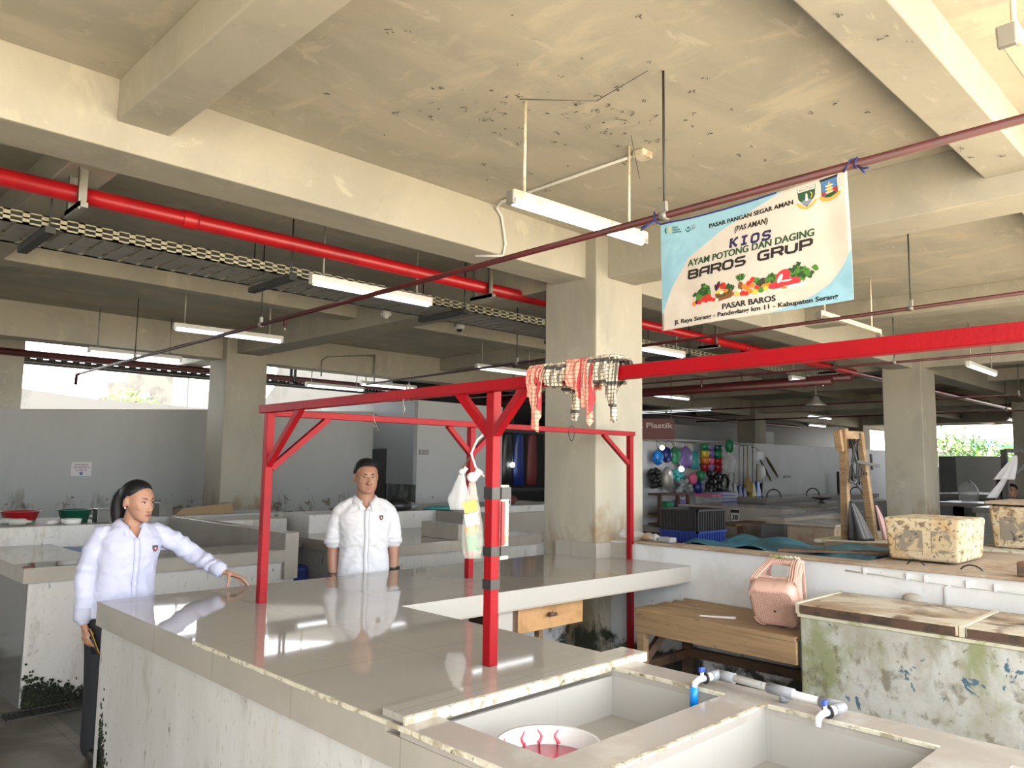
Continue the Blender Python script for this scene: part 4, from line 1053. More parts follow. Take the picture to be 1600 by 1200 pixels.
o = build(MB().tube([(1.95, 7.75, 1.055), (2.05, 7.8, 1.06), (2.12, 7.9, 1.055)], [.02, .03, .02], 8), 'crumpled_wrap', 'paper_white'); tag(o, 'crumpled wrapping scraps between the red and green basins', 'wrapping')

# notice and round knob on the far wall
t = thing('wall_notice', (3.2, 12.39, 1.5), 'small paper notice with lines of text on the far left wall', 'notice')
nx0, nx1, nz0, nz1 = 3.375, 3.645, 1.375, 1.575
build(MB().box(nx0, nx1, 12.385, 12.398, nz0, nz1), 'paper', 'paper_white', t)
fn = lambda u, v: (nx0+u*(nx1-nx0), 12.3835, nz0+v*(nz1-nz0))
mb = MB()
put_text(mb, 'DILARANG MEROKOK', fn, .16, .84, .76, .11, bold=.02)
put_text(mb, 'TIDAK MEROKOK INI', fn, .10, .90, .56, .11, bold=.02)
put_text(mb, 'DI AREA INI', fn, .24, .76, .37, .10, bold=.02)
build(mb, 'text', 'sign_text', t, fix=False)
build(MB().prism([(.42, .28), (.42, .14), (.5, .06), (.58, .14), (.58, .28)], lambda u, v: fn(u, v), lambda u, v: tuple(Vector(fn(u, v))-Vector((0, .003, 0)))), 'logo', 'emblem_blue', t)
t = thing('toilet_sign', (7.5, 9.56, 1.78), 'small grey toilet sign on the pale block wall', 'sign')
build(MB().box(7.44, 7.62, 9.555, 9.569, 1.755, 1.835), 'plate', 'sign_grey', t)
mb = MB(); put_text(mb, 'Toilet', lambda u, v: (7.52+u*.09, 9.553, 1.775+v*.04), 0, 1, .1, .9, bold=.01)
for x in (7.465, 7.495): mb.box(x-.007, x+.007, 9.552, 9.554, 1.772, 1.805).box(x-.004, x+.004, 9.552, 9.554, 1.808, 1.818)
build(mb, 'text', 'text_pale', t, fix=False)

# counters beyond the man
counter('market_counter', (4.9, 6.4, 0), 'grey tiled counter behind the standing man, with partitions and raised ledges', [
    ('base', MB().box(3.99, 6.10, 5.78, 7.2, -.001, .79), 'dirty_white', .006),
    ('worktop', MB().box(3.95, 6.137, 5.75, 7.3, .878, .89), 'grey_tile', 0),
    ('slab_edge', MB().box(3.951, 6.136, 5.751, 7.299, .79, .8775), 'edge_tile', 0),
    ('partition', MB().box(4.968, 5.07, 5.748, 6.32, .8905, 1.04), 'edge_tile', .004),
    ('side_ledge', MB().box(5.87, 6.13, 6.32, 7.2, .8905, 1.075), 'edge_tile', .004),
    ('rear_ledge', MB().box(4.2, 6.13, 7.2, 7.75, -.001, 1.08), 'dirty_white', .008)])
t = counter('sink_ledge', (3.9, 7.7, 0), 'white ledge with a dark worn sink left of the standing man', [
    ('ledge', MB().box(3.42, 4.15, 7.55, 8.2, -.001, 1.03), 'dirty_white', .008),
    ('sink_top', MB().box(3.42, 3.93, 6.85, 7.54, .80, .86), 'dark_tile', .005),
    ('leg', MB().box(3.5, 3.9, 7.45, 7.5, -.001, .80), 'dark_steel', 0)])
build(MB().tube([(3.80, 7.46, .86), (3.80, 7.46, .95), (3.80, 7.44, 1.02), (3.80, 7.36, 1.03), (3.80, 7.34, .98)], .011, 10).ball((3.80, 7.40, 1.0), .03, 10, 6), 'faucet', 'black_plastic', t)
t = thing('storage_rack', (4.1, 7.0, 0), 'dark shelf with navy sacks in the aisle left of the man', 'shelf')
build(MB().box(3.45, 3.92, 6.6, 6.84, .12, .30), 'plank', 'wood', t)
build(MB().box(3.47, 3.90, 6.62, 6.83, .301, .66), 'sack', 'navy_plastic', t, bev=.05, seg=3)
build(MB().box(3.48, 3.90, 6.62, 6.84, -.001, .12), 'foot', 'dark_wood', t)
o = build(MB().hexa([(3.35, 8.5, 1.035), (4.0, 8.5, 1.035), (4.0, 8.7, 1.035), (3.35, 8.7, 1.035), (3.42, 8.5, 1.10), (3.98, 8.5, 1.15), (4.0, 8.7, 1.15), (3.4, 8.7, 1.08)]), 'cardboard_box', 'cardboard'); tag(o, 'flattened brown cardboard box on the back ledge by the rear column', 'box')
counter('sink_ledge', (3.6, 8.9, 0), 'grey ledge by the rear column holding the cardboard box', [
    ('ledge', MB().box(2.6, 4.6, 8.42, 9.0, -.001, 1.034), 'wall_plaster', .008), ('box_frame', MB().box(3.16, 3.30, 8.44, 8.9, 1.034, 1.17), 'dark_tile', .004)])
mb = MB(); rr = random.Random(12)
def lump(name, c, r, m, label, seed, cat='sack'):
    rr = random.Random(seed); t = MB()
    rings = []
    for i in range(13):
        th = math.pi*i/12
        rings.append([Vector((c[0]+r[0]*math.sin(th)*math.cos(a)*(1+.3*mnoise.noise(Vector((math.cos(a)*2, math.sin(a)*2, th*2+seed)))), c[1]+r[1]*math.sin(th)*math.sin(a), max(c[2], c[2]+r[2]*.6-r[2]*math.cos(th)*(1+.25*mnoise.noise(Vector((a, th*2, seed))))))) for a in [2*math.pi*k/24 for k in range(24)]])
    o = build(t.rings(rings), name, m); return tag(o, label, cat)
lump('sack', (5.40, 7.35, 1.08), (.22, .14, .09), 'black_plastic', 'dark crumpled sack on the ledge under the clear plastic bag', 2)
lump('sack', (5.62, 7.45, 1.08), (.16, .12, .06), 'sign_grey', 'grey sack right of the dark sack on the rear ledge', 3)
lump('folded_cloth', (5.95, 7.25, 1.08), (.20, .14, .03), 'teal_plastic', 'teal folded cloth on the rear ledge behind the rear post', 4, 'cloth')
counter('market_counter', (7.2, 7.6, 0), 'darker tiled counter left of the big column, with a white ledge', [
    ('base', MB().box(6.5, 8.4, 7.35, 8.3, -.001, .9), 'dirty_white', .006),
    ('front_tile', MB().box(6.3, 8.4, 7.20, 7.35, .60, 1.0), 'edge_tile', 0),
    ('ledge', MB().box(6.3, 8.4, 7.25, 8.3, 1.0, 1.09), 'dirty_white', .006)])
t = thing('white_box', (6.98, 7.32, 1.09), 'white box with a black cable on the ledge left of the big column', 'box')
build(MB().box(6.85, 7.15, 7.24, 7.42, 1.091, 1.19), 'box', 'white_enamel', t, bev=.006)
build(MB().tube([(6.78, 7.22, 1.09), (6.80, 7.22, 1.18), (6.9, 7.22, 1.22), (7.0, 7.22, 1.20), (7.06, 7.22, 1.15)], .009, 8).ball((7.07, 7.22, 1.14), .03, 10, 6), 'cable', 'black_plastic', t)
lump('bundle', (7.30, 7.55, 1.09), (.22, .14, .10), 'sign_red', 'dark red bundle of goods beside the white box', 6, 'bundle')
# dark stall seen between the posts, with one bare bulb
t = thing('bare_bulb', (9.85, 9.95, 1.62), 'bare glowing bulb in the dark stall left of the big column', 'bulb')
build(MB().ball((9.85, 9.95, 1.62), .045, 14, 10), 'bulb', 'bulb_glow', t)
build(MB().tube([(9.85, 9.95, 1.66), (9.85, 9.95, 3.526)], .008, 8), 'cord', 'black_plastic', t)
t = thing('stall_rack', (9.9, 10.3, 0), 'dark metal rack in the stall left of the big column', 'rack')
for x in (9.35, 10.8): build(MB().box(x-.03, x+.03, 10.0, 10.06, 0, 2.3), 'upright', 'dark_steel', t)
for z in (1.15, 2.2): build(MB().box(9.35, 10.8, 10.0, 10.06, z, z+.05), 'cross_bar', 'dark_steel', t)
for i, (x, m, l) in enumerate(((9.55, 'navy_plastic', 'navy garment hanging in the dark stall, leftmost'), (9.8, 'black_plastic', 'black garment hanging in the dark stall behind the bulb'), (10.1, 'navy_plastic', 'navy garment hanging in the dark stall right of the bulb'), (10.45, 'sign_red', 'dark red garment hanging in the dark stall'))):
    o = build(MB().rings([[(x+w*math.cos(a), 10.05+.05*math.sin(a), z) for a in [k*math.pi/8 for k in range(16)]] for z, w in ((1.25, .13), (1.5, .14), (1.95, .12), (2.15, .10), (2.21, .03))]), 'garment', m); tag(o, l, 'garment')

# ================================================================== stalls on the right, beyond the low wall
counter('market_counter', (5.8, 2.9, 0), 'counter under the blue tarpaulin behind the low wall', [
    ('base', MB().box(5.20, 6.25, 2.25, 3.72, -.001, .97), 'dirty_white', .006)])
def tarp(u, v):
    x = 5.17+u*1.12; y = 3.40-v*1.36
    return (x, y, .985+.022*math.sin(u*9+v*5)+.018*math.sin(v*17+u*3)+.02*mnoise.noise(Vector((u*5, v*6, 1)))+.045)
o = build(MB().grid(tarp, 30, 34), 'tarpaulin', 'tarp', solid=.004, fix=False); tag(o, 'dark blue tarpaulin spread over the counter behind the low wall', 'tarpaulin')
t = thing('plank', (5.5, 2.3, 1.04), 'dark weathered plank lying on the tarpaulin', 'plank')
build(MB().hexa([(5.22, 2.62, 1.040), (5.36, 2.66, 1.040), (5.75, 1.98, 1.045), (5.62, 1.94, 1.045), (5.22, 2.62, 1.058), (5.36, 2.66, 1.058), (5.75, 1.98, 1.063), (5.62, 1.94, 1.063)]), 'plank', 'dark_wood', t, bev=.003)
t = thing('crate_stack', (5.62, 3.52, 1.02), 'lower blue plastic crate at the end of the tarpaulin', 'crate')
def crate(t, z0, z1, m):
    mb = MB().box(5.42, 5.80, 3.40, 3.70, z0, z0+.012)
    for (xa, xb, ya, yb) in ((5.40, 5.41, 3.38, 3.72), (5.81, 5.82, 3.38, 3.72), (5.40, 5.82, 3.38, 3.39), (5.40, 5.82, 3.71, 3.72)): mb.box(xa, xb, ya, yb, z0, z1)
    build(mb, 'body', m, t)
    mb = MB()
    for k in range(12): mb.box(5.388, 5.400, 3.385+k*.029, 3.393+k*.029, z0, z1).box(5.40+k*.036, 5.408+k*.036, 3.368, 3.38, z0, z1)
    mb.box(5.385, 5.402, 3.365, 3.73, z1-.015, z1).box(5.385, 5.83, 3.365, 3.382, z1-.015, z1)
    build(mb, 'ribs', m, t)
crate(t, 1.0, 1.115, 'navy_plastic')
t = thing('crate_stack', (5.62, 3.52, 1.12), 'tall black ribbed crate stacked on the blue crate', 'crate')
crate(t, 1.117, 1.285, 'black_plastic')
t = thing('plastic_wrap', (5.11, 3.74, 1.04), 'crumpled clear plastic wrap with bread on the wall by the rear right post', 'wrapping')
rr = random.Random(31); rings = []
for i in range(14):
    u = i/13; rings.append([(5.11+.035*math.cos(a)*(1+.4*mnoise.noise(Vector((a, u*6, 2)))), 3.90-u*.36, 1.048+.045*(1-.4*u)*(1+math.sin(a))*(.7+.5*mnoise.noise(Vector((a*1.5, u*7, 5))))) for a in [2*math.pi*k/18 for k in range(18)]])
build(MB().rings(rings), 'wrap', 'bag_clear', t)
build(MB().ball((5.10, 3.66, 1.07), (.03, .07, .025), 10, 6), 'loaf', 'cardboard', t)
o = build(MB().box(5.06, 5.15, 3.40, 3.52, 1.044, 1.085), 'brick', 'sign_grey', bev=.012); tag(o, 'dark mossy block on the wall end before the crates', 'block')
counter('market_counter', (5.9, 1.4, 0), 'white stained counter carrying the big foam box', [
    ('base', MB().box(5.24, 6.50, -.6, 1.98, -.001, 1.0), 'dirty_white', .008), ('top', MB().box(5.22, 6.55, -.6, 2.0, 1.0, 1.038), 'weathered_board', .006)])
def foam_box(x0, x1, y0, y1, z0, z1, label, lid=False):
    t = thing('foam_box', ((x0+x1)/2, (y0+y1)/2, z0), label, 'foam box')
    d = .022
    o = build(MB().hexa([(x0+d, y0+d, z0), (x1-d, y0+d, z0), (x1-d, y1-d, z0), (x0+d, y1-d, z0), (x0, y0, z1), (x1, y0, z1), (x1, y1, z1), (x0, y1, z1)]), 'body', 'styrofoam', t, bev=.02, seg=3)
    h = z1-z0
    for (ya, yb) in ((y0+.06, y0+.17), (y0+.22, y1-.07)):     # sunken dirty panels, left end
        build(MB().hexa([(x0+d*.7-.004, ya, z0+.06), (x0+d*.7+.004, ya, z0+.06), (x0+d*.7+.004, yb, z0+.06), (x0+d*.7-.004, yb, z0+.06),
                         (x0+d*.35-.004, ya, z1-.075), (x0+d*.35+.004, ya, z1-.075), (x0+d*.35+.004, yb, z1-.075), (x0+d*.35-.004, yb, z1-.075)]), 'dirty_panel', 'foam_dirt', t, bev=.003)
    for (xa, xb) in ((x0+.08, x0+.20), (x0+.27, x0+.39)):
        build(MB().hexa([(xa, y0+d*.7-.003, z0+.06), (xb, y0+d*.7-.003, z0+.06), (xb, y0+d*.7+.003, z0+.06), (xa, y0+d*.7+.003, z0+.06),
                         (xa, y0+d*.35-.003, z1-.075), (xb, y0+d*.35-.003, z1-.075), (xb, y0+d*.35+.003, z1-.075), (xa, y0+d*.35+.003, z1-.075)]), 'side_panel', 'styrofoam', t, bev=.003)
    if lid: build(MB().box(x0-.02, x1+.02, y0-.02, y1+.02, z1+.012, z1+.035), 'lid', 'weathered_board', t, bev=.006)
    return t
foam_box(5.36, 5.92, 1.50, 1.955, 1.048, 1.315, 'big dirty yellowed foam box on the white counter')
foam_box(6.78, 7.5, 1.05, 1.70, 1.05, 1.36, 'second brown foam box at the right edge, with a board lid', True)
counter('market_counter', (7.2, 1.2, 0), 'counter carrying the second foam box at the right edge', [
    ('base', MB().box(6.62, 7.9, -.5, 1.80, -.001, 1.0), 'dirty_white', .008), ('top', MB().box(6.6, 7.95, -.5, 1.82, 1.0, 1.045), 'mortar', .006)])
for a, b, c, l in ((1.764, 1.653, 1.07, 'left black cable arch under the big foam box'), (1.467, 1.340, 1.07, 'right black cable arch below the near corner of the big foam box')):
    o = build(MB().tube([(5.195, (a+b)/2+(a-b)/2*math.cos(q), 1.02+(c-1.02)*math.sin(q)) for q in [math.pi*k/12 for k in range(13)]], .0045, 8), 'cable_arch', 'black_plastic'); tag(o, l, 'cable')
o = build(MB().box(5.06, 5.15, 1.07, 1.145, 1.044, 1.125), 'wood_block', 'dark_wood', bev=.008); tag(o, 'dark brown wooden block on the low wall at the right edge', 'block')
t = thing('weathered_board', (6.5, 2.5, .9), 'long stained board standing upright behind the tarpaulin', 'board')
build(MB().hexa([(6.40, 2.10, .88), (6.43, 2.10, .88), (6.66, 2.90, .88), (6.63, 2.90, .88), (6.40, 2.10, 1.055), (6.43, 2.10, 1.055), (6.66, 2.90, 1.012), (6.63, 2.90, 1.012)]), 'board', 'weathered_board', t, bev=.004)
build(MB().box(6.50, 6.56, 2.4, 2.5, -.001, .90), 'prop', 'dark_wood', t)
counter('market_counter', (10.8, 4.6, 0), 'beige stained stall block before the wooden hook frame', [
    ('body', MB().box(10.2, 11.4, 4.33, 4.98, -.001, .86), 'weathered_board', .01), ('rim', MB().box(10.17, 11.43, 4.30, 5.01, .86, .90), 'edge_tile', .006)])
counter('market_counter', (9.6, 3.6, 0), 'low brown stall block under the wooden hook frame', [
    ('body', MB().box(7.95, 9.6, 2.55, 3.55, -.001, .87), 'weathered_board', .01), ('top', MB().box(7.92, 9.63, 2.52, 3.58, .87, .905), 'mortar', .006)])
# wooden frame with hooks
t = thing('hook_frame', (8.3, 3.25, .905), 'rough wooden post frame with hooks and straps, right of the plastic goods stall', 'frame')
build(MB().bar((8.164, 3.35, .905), (8.053, 3.297, 2.04), .075, .075), 'post', 'wood', t, bev=.006)
build(MB().bar((8.418, 3.17, .905), (8.22, 3.208, 2.0), .075, .075), 'post', 'wood', t, bev=.006)
build(MB().bar((8.00, 3.345, 1.97), (8.24, 3.19, 1.96), .05, .10), 'cross_board', 'wood', t, bev=.006)
build(MB().bar((7.98, 3.33, 2.02), (8.02, 3.32, 1.80), .06, .07), 'stub', 'wood', t, bev=.006)
rr = random.Random(6)
for k in range(6):
    a = Vector((8.10+k*.02, 3.27-k*.013, 1.93)); a.x -= .05; a.y -= .03
    pts = [a]
    for i in range(5): pts.append(pts[-1]+Vector((rr.gauss(0, .02), rr.gauss(0, .02), -rr.uniform(.04, .11))))
    build(MB().tube(pts, .009, 7).tube(loop(pts[-1], .03, .03, (.7, -.7, 0), 8, 0, 4.5), .007, 6), 'hook_strap', 'black_plastic', t)
build(MB().bar((8.05, 3.18, 1.70), (8.28, 3.04, 1.66), .025, .03), 'blade', 'dark_steel', t)
build(MB().bar((8.23, 3.10, 1.78), (8.24, 3.095, 1.62), .02, .02), 'handle', 'dark_steel', t)
def hung(name, top, base, wid, m, label, cat, seed, ax=(.71, -.70, 0)):
    ax = Vector(ax); dp = Vector((.7, .71, 0)); rings = []
    for i in range(15):
        v = i/14; c = Vector(top).lerp(Vector(base), v); w = wid*(.12+.88*v**.8)/2
        rings.append([c+ax*w*math.cos(a)*(1+.12*math.sin(5*a+seed+v*3))+dp*w*.4*math.sin(a)*(1+.3*math.sin(4*a+seed)) for a in [2*math.pi*k/30 for k in range(30)]])
    o = build(MB().rings(rings), name, m); return tag(o, label, cat)
hung('black_bag', (8.04, 3.24, 1.30), (8.14, 3.18, .906), .26, 'black_plastic', 'black plastic rubbish bag tied to the left post of the hook frame', 'bag', 2)
hung('pink_rag', (8.33, 3.10, 1.26), (8.44, 3.03, .906), .11, 'pink_cloth', 'dusty pink cloth hanging on the right post of the hook frame', 'cloth', 4)

# numbered counter and the grey counters along the white wall
t = counter('market_counter', (13.2, 7.3, 0), 'tiled counter with the number 38 plate beside the stall of plastic goods', [
    ('base', MB().box(12.75, 13.9, 6.3, 8.4, -.001, .92), 'edge_tile', .006), ('ledge', MB().box(13.2, 15.2, 6.1, 6.5, .6, .90), 'pale_tile', .006)])
def plate(t, num, c, w=.17, h=.22):
    ax = Vector((0, -1, 0)); 
    fn = lambda u, v: tuple(Vector(c)+ax*(u*w)+Vector((-.003, 0, v*h)))
    build(MB().prism([(0, 0), (1, 0), (1, 1), (0, 1)], lambda u, v: tuple(Vector(c)+ax*(u*w)+Vector((.02, 0, v*h))), lambda u, v: tuple(Vector(c)+ax*(u*w)+Vector((0, 0, v*h)))), 'number_plate', 'white_enamel', t)
    mb = MB(); put_text(mb, num, fn, .15, .85, .16, .42, bold=.03); mb.add([fn(*p) for p in ((.03, .72), (.97, .72), (.97, .97), (.03, .97))], [(0, 1, 2, 3)])
    for k in ((.0, .0, 1, .04), (0, 0, .05, 1), (.95, 0, 1, 1)): mb.add([fn(*p) for p in ((k[0], k[1]), (k[2], k[1]), (k[2], k[3]), (k[0], k[3]))], [(0, 1, 2, 3)])
    build(mb, 'number', 'print_black', t, fix=False)
plate(t, '38', (12.745, 7.28, .66))
o = build(MB().box(10.2, 11.1, 5.75, 6.05, .78, .82).box(10.5, 10.58, 5.8, 5.9, -.001, .78), 'brown_table', 'dark_wood'); tag(o, 'dark brown narrow table between the crates and the numbered counter', 'table')
for i, (x0, x1, y0, y1, z, l) in enumerate((
    (15.7, 22.0, 8.1, 8.9, .98, 'long grey counter along the foot of the white wall'),
    (15.2, 19.5, 6.7, 7.3, .93, 'second long grey counter before the white wall counter'),
    (11.2, 14.6, 5.5, 5.95, .88, 'dark worn counter right of the numbered counter'),
    (18.7, 20.0, 4.2, 5.7, .94, 'grey counter with the number 34 plate right of the second column'),
    (16.9, 18.2, 3.0, 4.5, .93, 'white low counter right of the number 34 counter'),
    (21.8, 24.5, 4.6, 6.6, 1.05, 'farthest grey counter before the bright right opening'))):
    t = counter('market_counter', ((x0+x1)/2, (y0+y1)/2, 0), l, [
        ('base', MB().box(x0+.04, x1-.04, y0+.04, y1-.04, -.001, z-.1), 'dirty_white' if 'white low' in l else 'sign_grey', .006),
        ('slab', MB().box(x0, x1, y0, y1, z-.1, z), 'edge_tile', .004)])
    if '34' in l: plate(t, '34', (18.69, 5.35, .62), .2, .24)
for i, (x, y, z, l) in enumerate(((16.6, 8.4, .98, 'dark handle arch on the long counter below the straw hats'), (18.6, 8.4, .98, 'small dark handle arch in the middle of the long grey counter'), (21.2, 8.4, .98, 'right dark handle arch on the long grey counter'))):
    o = build(MB().tube([(x+.16*math.cos(q)*.7, y-.16*math.cos(q)*.7, z+.17*math.sin(q)) for q in [math.pi*k/10 for k in range(11)]], .014, 8), 'handle_arch', 'black_plastic'); tag(o, l, 'handle')
t = thing('scale', (15.9, 7.0, .93), 'dark weighing dish on the second long grey counter', 'scale')
build(MB().lathe([(.001, .0), (.09, 0), (.03, .03), (.03, .06), (.20, .09), (.20, .11), (.001, .10)], (15.9, 7.0, .93), 20), 'dish', 'black_plastic', t)

# ------------------------------------------------------------------ stall of plastic goods
t = thing('stall_sign', (12.1, 8.4, 2.15), 'dark red shop banner reading ka Plastik above the stall of plastic goods', 'sign')
sfn = lambda u, v: (11.76+u*.60, 8.75-u*.55, 2.13+v*.38)
build(MB().prism([(0, 0), (1, 0), (1, 1), (0, 1)], lambda u, v: tuple(Vector(sfn(u, v))+Vector((.02, .02, 0))), sfn), 'banner', 'sign_red', t)
mb = MB(); put_text(mb, 'ka Plastik', lambda u, v: tuple(Vector(sfn(u, v))+Vector((-.008, -.008, 0))), .06, .97, .55, .26, bold=.02); build(mb, 'text', 'text_pale', t, fix=False)
build(MB().tube([(11.80, 8.74, 2.5), (11.80, 8.74, 3.53)], .01, 6), 'cord', 'wire_grey', t)
build(MB().tube([(12.33, 8.25, 2.5), (12.33, 8.25, 3.53)], .01, 6), 'cord', 'wire_grey', t)
t = thing('goods_rail', (14, 9.05, 2.1), 'horizontal rail along the wall top from which plastic goods hang', 'rail')
build(MB().tube([(11.9, 9.02, 2.14), (16.9, 9.02, 2.16)], .018, 8), 'rail', 'steel', t)
for x in (12.2, 13.6, 15.0, 16.6): build(MB().box(x-.02, x+.02, 9.02, 9.21, 2.13, 2.16), 'bracket', 'steel', t)
GO = [ # centre x, centre z, half width, half height, material, kind, label
    (12.95, 1.80, .14, .15, 'blue_plastic', 'ball', 'bright blue plastic ball in a clear bag, leftmost of the hanging goods'),
    (13.25, 1.86, .14, .16, 'navy_plastic', 'ball', 'dark blue plastic tub hanging right of the bright blue ball'),
    (13.55, 1.86, .15, .17, 'green_plastic', 'ball', 'dark green plastic tub hanging in the top row'),
    (13.95, 1.84, .22, .22, 'purple_plastic', 'bag', 'lilac bag of plastic ware in the top row'),
    (14.28, 1.78, .14, .20, 'teal_plastic', 'bag', 'teal striped bag right of the lilac bag'),
    (14.62, 1.83, .13, .28, 'yellow_plastic', 'stack', 'yellow green and orange stack of plastic cups'),
    (14.88, 1.82, .08, .28, 'purple_plastic', 'stack', 'narrow purple stack beside the yellow cups'),
    (15.15, 1.82, .13, .28, 'red_plastic', 'stack', 'green and red stack of plastic cups'),
    (15.72, 2.10, .11, .16, 'green_plastic', 'ball', 'green funnel at the wall top above the pale bag'),
    (15.70, 1.74, .22, .24, 'bag_clear', 'bag', 'pale clear bag of hangers below the green funnel'),
    (15.00, 1.32, .36, .26, 'black_plastic', 'clump', 'big black bunch of plastic bags'),
    (12.80, 1.40, .16, .20, 'black_plastic', 'clump', 'dark bundle at the far left of the lower row'),
    (13.28, 1.38, .16, .24, 'steel', 'ball', 'grey round sieve in the lower row'),
    (13.62, 1.45, .14, .13, 'teal_plastic', 'clump', 'teal scrubbing sponges in the lower row'),
    (14.20, 1.38, .11, .12, 'pink_plastic', 'ball', 'pink red shiny ball in the lower row'),
    (14.40, 1.20, .13, .14, 'navy_plastic', 'ball', 'navy dish in the lower row below the pink ball'),
    (14.52, 1.44, .11, .12, 'green_plastic', 'ball', 'green sponge left of the black bunch'),
    (13.80, 1.22, .26, .2, 'sign_grey', 'clump', 'grey tangle of cutlery in the lower row'),
    (14.35, .86, .22, .22, 'pink_plastic', 'tub', 'clear pink lidded tub standing beside the lavender boxes'),
    (14.35, .565, .26, .075, 'teal_plastic', 'tub', 'pale teal tub under the pink tub'),
    (13.7, .74, .24, .245, 'steel', 'ball', 'grey round tray leaning beside the pink tub')]
for (x, z, w, h, m, k, l) in GO:
    y = 8.98 if k != 'tub' else 8.7
    t = thing('plastic_ware' if k != 'bag' else 'goods_bag', (x, y, z-h), l, 'household goods')
    if k == 'ball': build(MB().ball((x, y, z), (w, .1, h), 16, 10), 'body', m, t)
    elif k == 'stack':
        for i in range(4): build(MB().lathe([(.001, 0), (w*.75, 0), (w, h*.5), (w*.9, h*.52), (.001, h*.5)], (x, y-.04, z-h+i*h*.5), 16, sy=.8), 'cup', (['red_plastic', 'orange_plastic', 'yellow_plastic', 'green_plastic'] if 'yellow' in m else ['red_plastic', 'red_plastic', 'green_plastic', 'dark_green'] if 'red' in m else ['purple_plastic', 'pink_plastic', 'purple_plastic', 'purple_plastic'])[i], t)
    elif k == 'tub':
        build(MB().hexa([(x-w*.85, y-.15, z-h), (x+w*.85, y-.15, z-h), (x+w*.85, y+.15, z-h), (x-w*.85, y+.15, z-h), (x-w, y-.2, z+h*.8), (x+w, y-.2, z+h*.8), (x+w, y+.2, z+h*.8), (x-w, y+.2, z+h*.8)]), 'tub', 'bag_tint' if 'pink' in m else 'glass_bottle', t, bev=.02)
        build(MB().box(x-w-.01, x+w+.01, y-.21, y+.21, z+h*.8, z+h), 'lid', m, t, bev=.01)
    elif k == 'clump':
        rr = random.Random(int(x*100)); mb = MB()
        for i in range(26): mb.ball((x+rr.uniform(-w, w)*.8, y+rr.uniform(-.08, .05), z+rr.uniform(-h, h)*.75), (w*.3, .06, h*.32), 8, 5)
        build(mb, 'bunch', m, t)
    else:
        rings = [[(x+w*f*math.cos(a)*(1+.12*math.sin(4*a+i)), y+.09*f*math.sin(a), z+h*(1-2*i/10)) for a in [2*math.pi*q/20 for q in range(20)]] for i, f in enumerate((.15, .5, .7, .85, .95, 1, 1, 1, .95, .9, .7))]
        build(MB().rings(rings), 'bag', m, t)
    if k in ('ball', 'stack', 'bag') and z > 1.6: build(MB().tube([(x, y, z+h*.9), (x, 9.02, 2.15)], .006, 6), 'string', 'wire_grey', t)
o = build(MB().tube(loop((15.42, 8.93, 1.30), .13, .15, (1, 0, 0)), .035, 8), 'hose_ring', 'black_plastic'); tag(o, 'black hose ring at the right end of the black bunch', 'hose')
t = thing('clear_boxes', (15.0, 8.85, .58), 'stack of lavender clear storage boxes at the stall edge', 'storage boxes')
for i in range(9): build(MB().box(14.62, 15.36, 8.62, 8.98, .50+i*.068, .50+i*.068+.055).box(14.60, 15.38, 8.60, 9.0, .50+i*.068+.05, .50+i*.068+.062), 'storage_box', 'lavender_plastic', t, bev=.006)
build(MB().box(12.3, 15.5, 8.5, 9.1, .40, .49), 'board', 'edge_tile', t)
t = thing('shelf_unit', (12.8, 8.7, 0), 'brown wooden shelf unit at the left end of the plastic goods stall', 'shelf')
for x in (12.35, 12.95, 13.30): build(MB().box(x-.03, x+.03, 8.5, 8.56, .5, 1.1), 'upright', 'dark_wood', t)
for z in (.52, .70, 1.08): build(MB().box(12.35, 13.33, 8.48, 8.8, z, z+.04), 'shelf_board', 'dark_wood', t)
o = build(MB().box(12.6, 12.82, 8.52, 8.72, .742, .96), 'green_tub', 'green_plastic', bev=.02); tag(o, 'green tub standing in the brown shelf unit', 'tub')
o = build(MB().box(13.03, 13.24, 8.52, 8.72, .742, .98), 'lilac_tub', 'purple_plastic', bev=.02); tag(o, 'lilac tub standing in the brown shelf unit', 'tub')
t = thing('light_bulb', (12.55, 8.8, 2.0), 'upper glowing bulb at the left of the plastic goods stall', 'bulb')
build(MB().ball((12.72, 8.72, 1.99), .045, 12, 8), 'bulb', 'bulb_glow', t); build(MB().tube([(12.72, 8.72, 2.03), (12.72, 8.9, 2.16), (12.72, 9.02, 2.16)], .007, 6), 'cord', 'wire_grey', t)
t = thing('light_bulb', (13.3, 8.75, 1.55), 'lower glowing bulb amid the plastic goods', 'bulb')
build(MB().ball((13.38, 8.72, 1.58), .055, 12, 8), 'bulb', 'bulb_glow', t); build(MB().tube([(13.38, 8.72, 1.62), (13.38, 8.95, 2.14)], .007, 6), 'cord', 'wire_grey', t)
